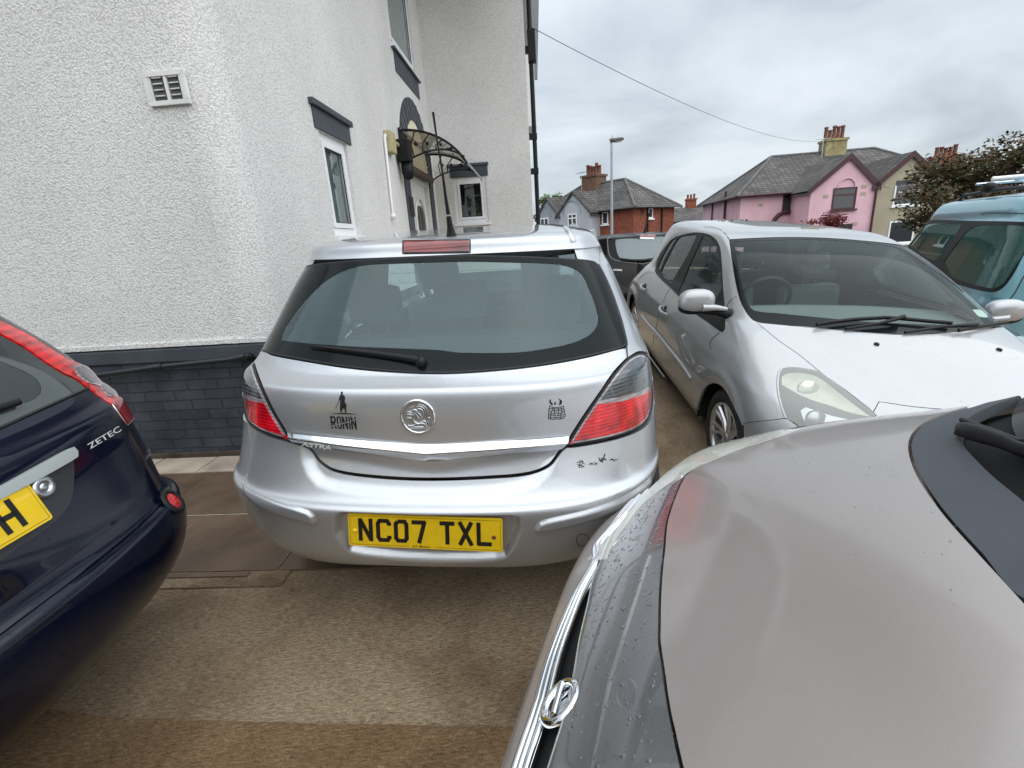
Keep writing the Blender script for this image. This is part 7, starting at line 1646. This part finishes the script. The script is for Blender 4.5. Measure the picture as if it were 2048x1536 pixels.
def aerial(parent, base, h, ax, n=6, L_=.9, w_=.35):
    m_ = MB(); b = np.array(base); m_.tube([b, b+np.array([0, 0, h])], .018, 5); t = b+np.array([0, 0, h-.05]); ax = np.array(ax, float); sd = np.cross(ax, [0, 0, 1.])
    m_.tube([t-ax*L_*.5, t+ax*L_*.5], .012, 5)
    for k in range(n): q = t+ax*L_*(-.45+.9*k/(n-1)); m_.tube([q-sd*w_*(1-.06*k), q+sd*w_*(1-.06*k)], .008, 4)
    return m_.build('tv_aerial', MT['satin'], parent)
ZA = lambda x, y: (1040+x/5.12, 240+y/5.12)
# house A: red brick with grey rendered gables
HA = Frame((7.975, 30, -1.95), 50.); zE = 2.93+1.95
semi = thing('brick_and_grey_house', 'red brick and grey rendered semi with slate hipped roof, behind the lamp post', 'house', tuple(HA.o), -R_(50))
wy_ = HA.px_x(*ZA(1580, 905), 0)[1]; xl = HA.px_y(*ZA(810, 930), 0)[0]; yr_ = wy_/2
ap = HA.px_y(*ZA(1075, 605), yr_); rl = HA.px_y(*ZA(400, 732), yr_); XL = HA.px_y(*ZA(170, 900), 0)[0]
ZR = ap[2]
wm_ = MB(); wm_.add([HA.w(0, 0, 0), HA.w(0, wy_, 0), HA.w(0, wy_, zE), HA.w(0, 0, zE)], [(0, 1, 2, 3)]); wm_.add([HA.w(0, 0, 0), HA.w(xl, 0, 0), HA.w(xl, 0, zE), HA.w(0, 0, zE)], [(0, 1, 2, 3)])
wm_.build('brick_wall', MT['redbrick'], semi)
wm_ = MB(); wm_.add([HA.w(xl, 0, 0), HA.w(XL, 0, 0), HA.w(XL, 0, zE), HA.w(xl, 0, zE)], [(0, 1, 2, 3)]); wm_.add([HA.w(XL, 0, 0), HA.w(XL, wy_, 0), HA.w(XL, wy_, zE), HA.w(XL, 0, zE)], [(0, 1, 2, 3)]); wm_.add([HA.w(XL, wy_, 0), HA.w(0, wy_, 0), HA.w(0, wy_, zE), HA.w(XL, wy_, zE)], [(0, 1, 2, 3)])
wm_.build('rendered_wall', MT['palegrey'], semi)
o_ = .35; r_ = MB(); e = [HA.w(o_, -o_, zE-.05), HA.w(o_, wy_+o_, zE-.05), HA.w(XL-o_, wy_+o_, zE-.05), HA.w(XL-o_, -o_, zE-.05)]; A_ = HA.w(ap[0], yr_, ZR); B_ = HA.w(XL+abs(ap[0]), yr_, ZR)
r_.add(e+[A_, B_], [(0, 1, 4), (1, 2, 5, 4), (2, 3, 5), (3, 0, 4, 5), (3, 2, 1, 0)]); ro = r_.build('roof', MT['slate'], semi)
r_ = MB()
for a_, b_ in ((A_, B_), (A_, e[0]), (A_, e[1]), (B_, e[3])): r_.tube([a_, b_], .10, 6)
r_.build('ridge_tiles', MT['lead'], ro)
gt = MB()
gt.tube([e[3], e[0]], .06, 6); gt.tube([e[0], e[1]], .06, 6); gt.build('gutter', MT['lead'], semi)
def gable(parent, fr, x0, x1, yp, ze, zp, back, wall, slate, verge=None, zb=0., peakx=None, yback=2.2):
    xm = (x0+x1)/2 if peakx is None else peakx
    w_ = MB(); w_.add([fr.w(x0, yp, zb), fr.w(x1, yp, zb), fr.w(x1, yp, ze), fr.w(xm, yp, zp), fr.w(x0, yp, ze)], [(0, 1, 2, 3, 4)])
    w_.add([fr.w(x1, yp, zb), fr.w(x1, 0, zb), fr.w(x1, 0, ze), fr.w(x1, yp, ze)], [(0, 1, 2, 3)]); w_.add([fr.w(x0, yp, zb), fr.w(x0, 0, zb), fr.w(x0, 0, ze), fr.w(x0, yp, ze)], [(0, 1, 2, 3)])
    wo = w_.build('gable_wall', wall, parent)
    r_ = MB(); d = .14; f_ = yp-.12
    def dd(x, y, z): return [fr.w(x, y, z+.02), fr.w(x, y, z+.02+d)]
    s = (zp-ze)/(xm-x0); ex = .22
    pl_ = [dd(x0-ex, f_, ze-s*ex), dd(xm, f_, zp), dd(x1+ex, f_, ze-s*ex), dd(x1+ex, yback, ze-s*ex), dd(xm, back, zp), dd(x0-ex, yback, ze-s*ex)]
    v = [p for q in pl_ for p in q]
    r_.add(v, [(1, 3, 9, 11), (3, 5, 7, 9), (0, 2, 3, 1), (2, 4, 5, 3), (0, 10, 8, 2), (2, 8, 6, 4)])
    r2 = r_.build('gable_roof', slate, parent)
    if verge is not None:
        b = MB(); 
        for xa, xb in ((x0-ex, xm), (x1+ex, xm)):
            za_ = ze-s*ex; b.add([fr.w(xa, f_-.02, za_-.12), fr.w(xa, f_-.02, za_+d+.06), fr.w(xb, f_-.02, zp+d+.06), fr.w(xb, f_-.02, zp-.12)], [(0, 1, 2, 3)])
        b.build('barge_board', verge, r2)
    return wo
gx0 = HA.px_y(*ZA(390, 930), -1.)[0]; gx1 = HA.px_y(*ZA(715, 905), -1.)[0]; gp_ = HA.px_y(*ZA(532, 757), -1.)
gable(semi, HA, gx0, gx1, -1., zE-.1, gp_[2], yr_*.72, MT['palegrey'], MT['slate'])
g2x0 = HA.px_y(*ZA(178, 880), -1.)[0]; g2p = HA.px_y(*ZA(247, 822), -1.)
gable(semi, HA, g2x0, gx0-.02, -1., zE-.1, g2p[2], yr_*.72, MT['greyrender'], MT['slate'])
hwin(semi, HA, 'y', -1., ZA(490, 965)+ZA(585, 1090), MT['white'], 'both'); hwin(semi, HA, 'y', -1., ZA(208, 1008)+ZA(296, 1080), MT['white'], 'v')
hwin(semi, HA, 'y', 0., ZA(842, 945)+ZA(905, 1065), MT['white'], None); hwin(semi, HA, 'x+', 0., ZA(1312, 905)+ZA(1355, 1005), MT['white'], None); hwin(semi, HA, 'x+', 0., ZA(1232, 905)+ZA(1268, 970), MT['redbrick'], None, sill=False)
for zx, zc_ in ((532, 897), (250, 938)):
    c = HA.px_y(*ZA(zx, 985 if zx == 532 else 1010), -1.); rr_ = .75 if zx == 532 else .62; am = MB(); am.tube([HA.w(c[0]-rr_*math.cos(a), -1.03, c[2]+.1+rr_*1.15*math.sin(a)) for a in np.linspace(0, math.pi, 16)], .035, 5); am.build('arch_moulding', MT['greyrender'], semi)
cx0 = HA.px_y(*ZA(628, 590), yr_-.6)[0]; cx1 = HA.px_y(*ZA(778, 585), yr_-.6)[0]; cz1 = HA.px_y(*ZA(700, 585), yr_-.6)[2]
chimney(semi, HA, cx0, cx1, yr_-.6, yr_+.5, zE+1., cz1, MT['brownbrick'], 5, .7)
aerial(semi, HA.w(cx0+.1, yr_-.7, cz1-.9), 1.3, HA.X*-1)
for zx in (1300, 1445): q = HA.px_x(*ZA(zx, 910), 0)[1]; dpz = MB(); dpz.tube([HA.w(.08, q, zE), HA.w(.08, q, 0)], .05, 6); dpz.build('waste_pipe', MT['black'], semi)

# far brown house glimpsed between
FH = Frame(aty(1372, 450, 48)*np.array([1, 1, 0])+np.array([0, 0, -2.2]), 10.); fz = 2.2
fh_ = thing('brown_brick_house', 'small brown brick house with red chimney in the gap beyond the pink one', 'house', tuple(FH.o), -R_(10))
a0, a1 = FH.px_y(1345, 440, 0), FH.px_y(1412, 440, 0); ez = FH.px_y(1390, 441, 0)[2]; rz_ = FH.px_y(1380, 414, 4)[2]
m_ = MB(); m_.box2((a0[0], 0, 0), (a1[0]+3, 8, ez), FH); m_.build('wall', MT['brownbrick'], fh_)
m_ = MB(); m_.add([FH.w(a0[0]-.3, -.3, ez), FH.w(a1[0]+3, -.3, ez), FH.w(a1[0]+3, 4, rz_), FH.w(a0[0]-.3, 4, rz_), FH.w(a0[0]-.3, 8.3, ez), FH.w(a1[0]+3, 8.3, ez)], [(0, 1, 2, 3), (3, 2, 5, 4), (0, 3, 4), (1, 5, 2)]); m_.build('roof', MT['slate'], fh_)
c0, c1 = FH.px_y(1374, 400, 3.6), FH.px_y(1393, 400, 3.6); chimney(fh_, FH, c0[0], c1[0], 3.6, 4.5, rz_-.6, FH.px_y(1380, 400, 3.6)[2], MT['redbrick'], 3, .5)
hwin(fh_, FH, 'y', 0., (1395, 445, 1406, 458), MT['brownbrick'], None); m_ = MB(); q = FH.px_y(1378, 450, 0); m_.box2((q[0]-.7, -.05, 0), (q[0]+.4, .01, ez-.5), FH); m_.build('doorway', MT['dark'], fh_)

# pink and beige pair
ZP = lambda x, y: (1380+x/3.066, 250+y/3.066)
HP = Frame((14.4, 30, -1.95), 8.); zq_ = HP.px_y(*ZP(310, 435), 0)[2]
pair = thing('pink_and_beige_house', 'pink and beige rendered pair of houses with twin gables and lichened chimney', 'house', tuple(HP.o), -R_(8))
dl_ = 8.6; ym = dl_/2
xs_ = HP.px_y(*ZP(1145, 345), -2.4)[0]            # party line
hipx = HP.px_y(*ZP(500, 195), ym)
XRr = 2*xs_+.3
w_ = MB(); w_.add([HP.w(0, 0, 0), HP.w(0, dl_, 0), HP.w(0, dl_, zq_), HP.w(0, 0, zq_)], [(0, 1, 2, 3)]); w_.add([HP.w(0, 0, 0), HP.w(xs_, 0, 0), HP.w(xs_, 0, zq_), HP.w(0, 0, zq_)], [(0, 1, 2, 3)]); w_.build('pink_wall', MT['pink'], pair)
w_ = MB(); w_.add([HP.w(xs_, 0, 0), HP.w(XRr, 0, 0), HP.w(XRr, 0, zq_), HP.w(xs_, 0, zq_)], [(0, 1, 2, 3)]); w_.add([HP.w(XRr, 0, 0), HP.w(XRr, dl_, 0), HP.w(XRr, dl_, zq_), HP.w(XRr, 0, zq_)], [(0, 1, 2, 3)]); w_.add([HP.w(0, dl_, 0), HP.w(XRr, dl_, 0), HP.w(XRr, dl_, zq_), HP.w(0, dl_, zq_)], [(0, 1, 2, 3)]); w_.build('beige_wall', MT['beige'], pair)
e = [HP.w(-.35, -.35, zq_-.05), HP.w(-.35, dl_+.35, zq_-.05), HP.w(XRr+.35, dl_+.35, zq_-.05), HP.w(XRr+.35, -.35, zq_-.05)]; A_ = HP.w(hipx[0], ym, hipx[2]); B_ = HP.w(XRr-hipx[0], ym, hipx[2])
r_ = MB(); r_.add(e+[A_, B_], [(0, 1, 4), (1, 2, 5, 4), (2, 3, 5), (3, 0, 4, 5), (3, 2, 1, 0)]); ro = r_.build('roof', MT['slate'], pair)
r_ = MB()
for a_, b_ in ((A_, B_), (A_, e[0]), (A_, e[1]), (B_, e[3])): r_.tube([a_, b_], .10, 6)
r_.build('ridge_tiles', MT['lead'], ro)
gt = MB(); gt.tube([e[1], e[0]], .07, 6); gt.tube([e[0], e[3]], .07, 6); gt.build('gutter', MT['maroon'], pair)
gl0 = HP.px_y(*ZP(745, 385), -2.4)[0]; gpk = HP.px_y(*ZP(982, 197), -2.4); 
gable(pair, HP, gl0, xs_-.01, -2.4, zq_-.1, gpk[2], ym*.9, MT['pink'], MT['slate'], MT['maroon'], peakx=gpk[0])
bpk = HP.px_y(*ZP(1365, 182), -2.4); gr0 = 2*bpk[0]-xs_
gable(pair, HP, xs_+.01, gr0, -2.4, zq_-.1, bpk[2], ym*.9, MT['beige'], MT['slate'], MT['maroon'], peakx=bpk[0])
hwin(pair, HP, 'y', -2.4, ZP(880, 388)+ZP(1008, 512), MT['maroon'], 'h'); hwin(pair, HP, 'y', -2.4, ZP(1258, 372)+ZP(1392, 486), MT['white'], 'h'); hwin(pair, HP, 'y', 0., ZP(572, 428)+ZP(626, 536), MT['maroon'], None)
hwin(pair, HP, 'y', -2.4, ZP(862, 612)+ZP(980, 720), MT['maroon'], None); hwin(pair, HP, 'y', -2.4, ZP(1225, 592)+ZP(1360, 720), MT['white'], None)
q0, q1 = HP.px_y(*ZP(1268, 342), -2.4), HP.px_y(*ZP(1400, 370), -2.4); m_ = MB(); m_.box2((q0[0], -2.44, q1[2]), (q1[0], -2.39, q0[2]), HP); m_.build('window_lintel', MT['greypaint'], pair)
c = HP.px_y(*ZP(958, 385), -2.4); c2 = HP.px_y(*ZP(905, 385), -2.4); rr_ = abs(c[0]-c2[0]); am = MB(); am.tube([HP.w(c[0]-rr_*math.cos(a), -2.43, c[2]+rr_*1.1*math.sin(a)) for a in np.linspace(0, math.pi, 18)], .04, 5); am.build('arch_moulding', MT['pink'], pair)
c = HP.px_y(*ZP(590, 602), 0.); am = MB(); am.tube([HP.w(c[0]-.78*math.cos(a), -.05, c[2]-.1+.75*math.sin(a)) for a in np.linspace(0, math.pi, 18)], .12, 6); am.build('porch_arch', MT['maroon'], pair)
dpz = MB(); dpz.tube([HP.w(xs_, -2.5, zq_-.2), HP.w(xs_, -2.5, 0)], .055, 6); dpz.build('downpipe', MT['maroon'], pair); dpz = MB(); q = HP.px_x(*ZP(225, 450), 0)[1]; dpz.tube([HP.w(-.08, q, zq_+.5), HP.w(-.08, q, 0)], .07, 6); dpz.build('downpipe', MT['maroon'], pair); dpz = MB(); q = HP.px_x(*ZP(145, 490), 0)[1]; dpz.tube([HP.w(-.08, q, zq_), HP.w(-.08, q, 0)], .05, 6); dpz.build('downpipe', MT['maroon'], pair)
for zx, zy in ((430, 491), (1068, 376), (833, 437), (1062, 420), (1210, 371), (1010, 606)):
    v = MB(); yv = 0. if zx == 430 else -2.4; c = HP.px_y(*ZP(zx, zy), yv); v.box2((c[0]-.13, yv-.02, c[2]-.08), (c[0]+.13, yv-.001, c[2]+.08), HP); v.build('air_brick', MT['beige'], pair)
k0, k1 = HP.px_y(*ZP(835, 130), ym-.5), HP.px_y(*ZP(962, 130), ym-.5); kt_ = HP.px_y(*ZP(900, 95), ym-.5)[2]
chm = chimney(pair, HP, k0[0], k1[0], ym-.5, ym+.5, hipx[2]-.6, kt_, MT['stack'], 5, .75)
aerial(pair, HP.w(k0[0]-.25, ym-.6, kt_-1.3), 1.5, HP.X*-1, 5, 1.0, .3)
k0, k1 = HP.px_y(*ZP(1488, 230), ym), HP.px_y(*ZP(1625, 230), ym); kt2 = HP.px_y(*ZP(1550, 205), ym)[2]
chimney(pair, HP, k0[0], k1[0], ym-.5, ym+.5, hipx[2]-1.6, kt2, MT['redbrick'], 5, .6)

# lamp post
lp = aty(1223.5, 470, 20.5); top_ = aty(1221.5, 286, 20.5); lb_ = np.array([lp[0], 20.5, -1.25])
lam = MB(); lam.tube([lb_, lb_+np.array([0, 0, 1.4])], .085, 12); lam.tube([lb_+np.array([0, 0, 1.4]), np.array([lp[0], 20.5, top_[2]])], [.065, .045], 12)
post = thing('street_lamp', 'tall slim grey street lamp in front of the brick and grey house', 'street lamp', tuple(lb_)); lam.build('column', mat('galvanised_steel', (.36, .38, .40), .5, .5, var=(3, .15)), post)
hd = MB(); t_ = np.array([lp[0], 20.5, top_[2]]); ellip(hd, t_+np.array([.22, 0, .10]), (np.array([1., 0, .08]), np.array([0, 1., 0]), np.array([0, 0, 1.])), (.27, .12, .075), None); hd.tube([t_, t_+np.array([-.05, 0, .12]), t_+np.array([.05, 0, .14])], .05, 8); hd.tube([t_+np.array([.02, 0, .15]), t_+np.array([.02, 0, .28])], .008, 5); hd.build('lantern', MT['lead'], post)
bw = MB(); ellip(bw, t_+np.array([.25, 0, .055]), (np.array([1., 0, .08]), np.array([0, 1., 0]), np.array([0, 0, 1.])), (.19, .09, .05), None); bw.build('lens_bowl', mat('frosted_lamp_bowl', (.7, .72, .72), .3), post)
# overhead cable
ca = aty(1058, 52, 9.95); cbp = HP.w(k0[0]*0+HP.px_y(*ZP(790, 100), ym)[0], ym, HP.px_y(*ZP(790, 100), ym)[2])
pts = [ca+(cbp-ca)*t-np.array([0, 0, 1.])*0.55*4*t*(1-t) for t in np.linspace(0, 1, 40)]
cm_ = MB(); cm_.tube(pts, .006, 5); props(cm_.build('overhead_cable', MT['black']), 'thin black overhead cable strung from the white house to the pink chimney', 'cable')

# ---------------------------------------------------------------- trees and shrubs
def leafmat(name, cols, rough=.6):
    M_ = mat(name, cols[0], rough, spec=.3); t, b = nodes_of(M_); n = t.nodes.new; l = t.links.new
    g = n('ShaderNodeNewGeometry'); r = n('ShaderNodeValToRGB'); e = r.color_ramp.elements; e[0].color = (*cols[0], 1); e[1].color = (*cols[-1], 1)
    for i, c in enumerate(cols[1:-1]): k = e.new((i+1)/(len(cols)-1)); k.color = (*c, 1)
    l(g.outputs['Random Per Island'], r.inputs[0]); l(r.outputs[0], b.inputs['Base Color'])
    b.inputs['Subsurface Weight'].default_value = 0
    return M_
def tree(name, base, h, crown, rad, n, ls, mt, label, cat='tree', group=None, bark=None, squash=.8, lobes=9, seed=1, trunk=.12):
    rs = random.Random(seed); base = np.array(base, float)
    root = thing(name, label, cat, tuple(base), 0, group)
    tr = MB(); top = base+np.array([0, 0, h*.55]); tr.tube([base, base+(top-base)*.5+np.array([rs.uniform(-.1, .1), 0, 0]), top], [trunk, trunk*.8, trunk*.55], 8)
    cc_ = base+np.array([0, 0, crown]); L_ = []
    for k in range(lobes):
        a = rs.uniform(0, 6.28); q = rs.uniform(.25, .85); c = cc_+np.array([math.cos(a)*rad*q, math.sin(a)*rad*q, rs.uniform(-.6, .75)*rad*squash]); L_.append((c, rad*rs.uniform(.26, .48)))
        tr.tube([top*.6+base*.4, (top+c)/2+np.array([0, 0, -.1]), c], [trunk*.4, trunk*.25, trunk*.08], 5)
    tr.build('trunk', bark or MT['bark'], root)
    lf = MB(); 
    for i in range(n):
        c, r = rs.choice(L_); d_ = np.array([rs.gauss(0, 1), rs.gauss(0, 1), rs.gauss(0, 1)]); d_ /= np.linalg.norm(d_); rr_ = r*(rs.random()**.45)*(1.25 if rs.random() < .08 else 1); p = c+d_*rr_*np.array([1.15, 1.15, .85])
        u = np.array([rs.gauss(0, 1), rs.gauss(0, 1), rs.gauss(0, .5)]); u /= np.linalg.norm(u); v_ = np.cross(u, d_); v_ /= np.linalg.norm(v_)+1e-9; s = ls*rs.uniform(.6, 1.4)
        lf.add([p-u*s, p+v_*s*.45, p+u*s, p-v_*s*.45], [(0, 1, 2, 3)])
    lf.build('crown', mt, root); return root
MT['bark'] = mat('bark', (.07, .055, .045), .9, bump=(20, .6, .02), var=(6, .3))
MT['leaf_dark'] = leafmat('olive_bronze_leaf', [(.035, .045, .014), (.055, .05, .018), (.085, .045, .022), (.10, .075, .03)]); MT['leaf_red'] = leafmat('maple_red_leaf', [(.11, .018, .02), (.17, .03, .035), (.10, .03, .02)]); MT['leaf_green'] = leafmat('fresh_green_leaf', [(.03, .07, .012), (.06, .12, .02), (.09, .16, .03)])
tb = aty(1935, 480, 13.); tree('bronze_leaved_tree', (tb[0], 13.6, -.9), 3.6, 2.65, 1.62, 9000, .062, MT['leaf_dark'], 'bushy bronze green tree hanging over the beige house and the blue van', lobes=17, seed=5)
tb2 = aty(2070, 400, 12.); tree('bronze_leaved_tree', (tb2[0]+.3, 12.2, -.9), 3.9, 3.0, 1.15, 4200, .058, MT['leaf_dark'], 'loose dark tree cut by the right edge above the roof bars', lobes=12, seed=9)
tm = aty(1640, 455, 22.); tree('red_maple', (tm[0], 22, -1.4), 2.6, 2.55, .95, 1100, .07, MT['leaf_red'], 'small red leaved maple in front of the pink house', lobes=9, seed=3, squash=.5, trunk=.05)
tg = aty(1106, 392, 44.); tree('green_tree', (tg[0], 44, -2), 6.6, 6.1, 1.2, 1500, .16, MT['leaf_green'], 'round green tree top showing above the far grey gable', lobes=9, seed=4)
tg = aty(1362, 455, 34.); tree('green_bush', (tg[0]-.2, 38, -1.9), 3, 2.7, 1.0, 1500, .10, MT['leaf_green'], 'green bush in the gap before the brown brick house', 'bush', lobes=9, seed=6)

# brick terrace and a hedge, unseen, added behind the camera to darken car reflections
TFr = Frame((0, -15, 0), 0)
ter = thing('reflection_terrace', 'long brick terrace with slate roof added unseen behind the camera to darken reflections', 'house', tuple(TFr.o))
m_ = MB(); m_.box2((-22, -8, 0), (20, 0, 5.2), TFr); m_.build('wall', MT['brownbrick'], ter)
m_ = MB(); m_.add([TFr.w(-22.4, .4, 5.2), TFr.w(20.4, .4, 5.2), TFr.w(20.4, -4, 8), TFr.w(-22.4, -4, 8), TFr.w(-22.4, -8.4, 5.2), TFr.w(20.4, -8.4, 5.2)], [(0, 1, 2, 3), (3, 2, 5, 4), (0, 3, 4), (1, 5, 2)]); m_.build('roof', MT['slate'], ter)
for k in range(9):
    for z_ in (.9, 3.3):
        x_ = -19.5+4.6*k; m_ = MB(); m_.box2((x_, .001, z_), (x_+1.3, .06, z_+1.3), TFr); wo_ = m_.build('window', MT['white'], ter); g_ = MB(); g_.box2((x_+.08, .061, z_+.08), (x_+1.22, .066, z_+1.22), TFr); g_.build('pane', MT['darkpane'], wo_)
hd_ = MB(); rs_ = random.Random(2)
for k in range(5200):
    c = np.array([rs_.uniform(-14, 14), -10.5+rs_.gauss(0, .3), rs_.uniform(0, 1.7)]); u = np.array([rs_.gauss(0, 1) for _ in range(3)]); u /= np.linalg.norm(u); v_ = np.cross(u, [.3, 1, .2]); v_ /= np.linalg.norm(v_); hd_.add([c-u*.13, c+v_*.06, c+u*.13, c-v_*.06], [(0, 1, 2, 3)])
hr_ = thing('hedge', 'long clipped green hedge added unseen behind the camera to darken reflections', 'hedge', (0, -10.5, 0)); hd_.build('foliage', MT['leaf_green'], hr_)
hb_2 = MB(); hb_2.box2((-14, -.35, 0), (14, .35, 1.55), Frame((0, -10.5, 0), 0), bev=.15); hb_2.build('inner_growth', mat('hedge_inner', (.015, .03, .008), .9, bump=(6, 1, .1), var=(4, .5)), hr_)
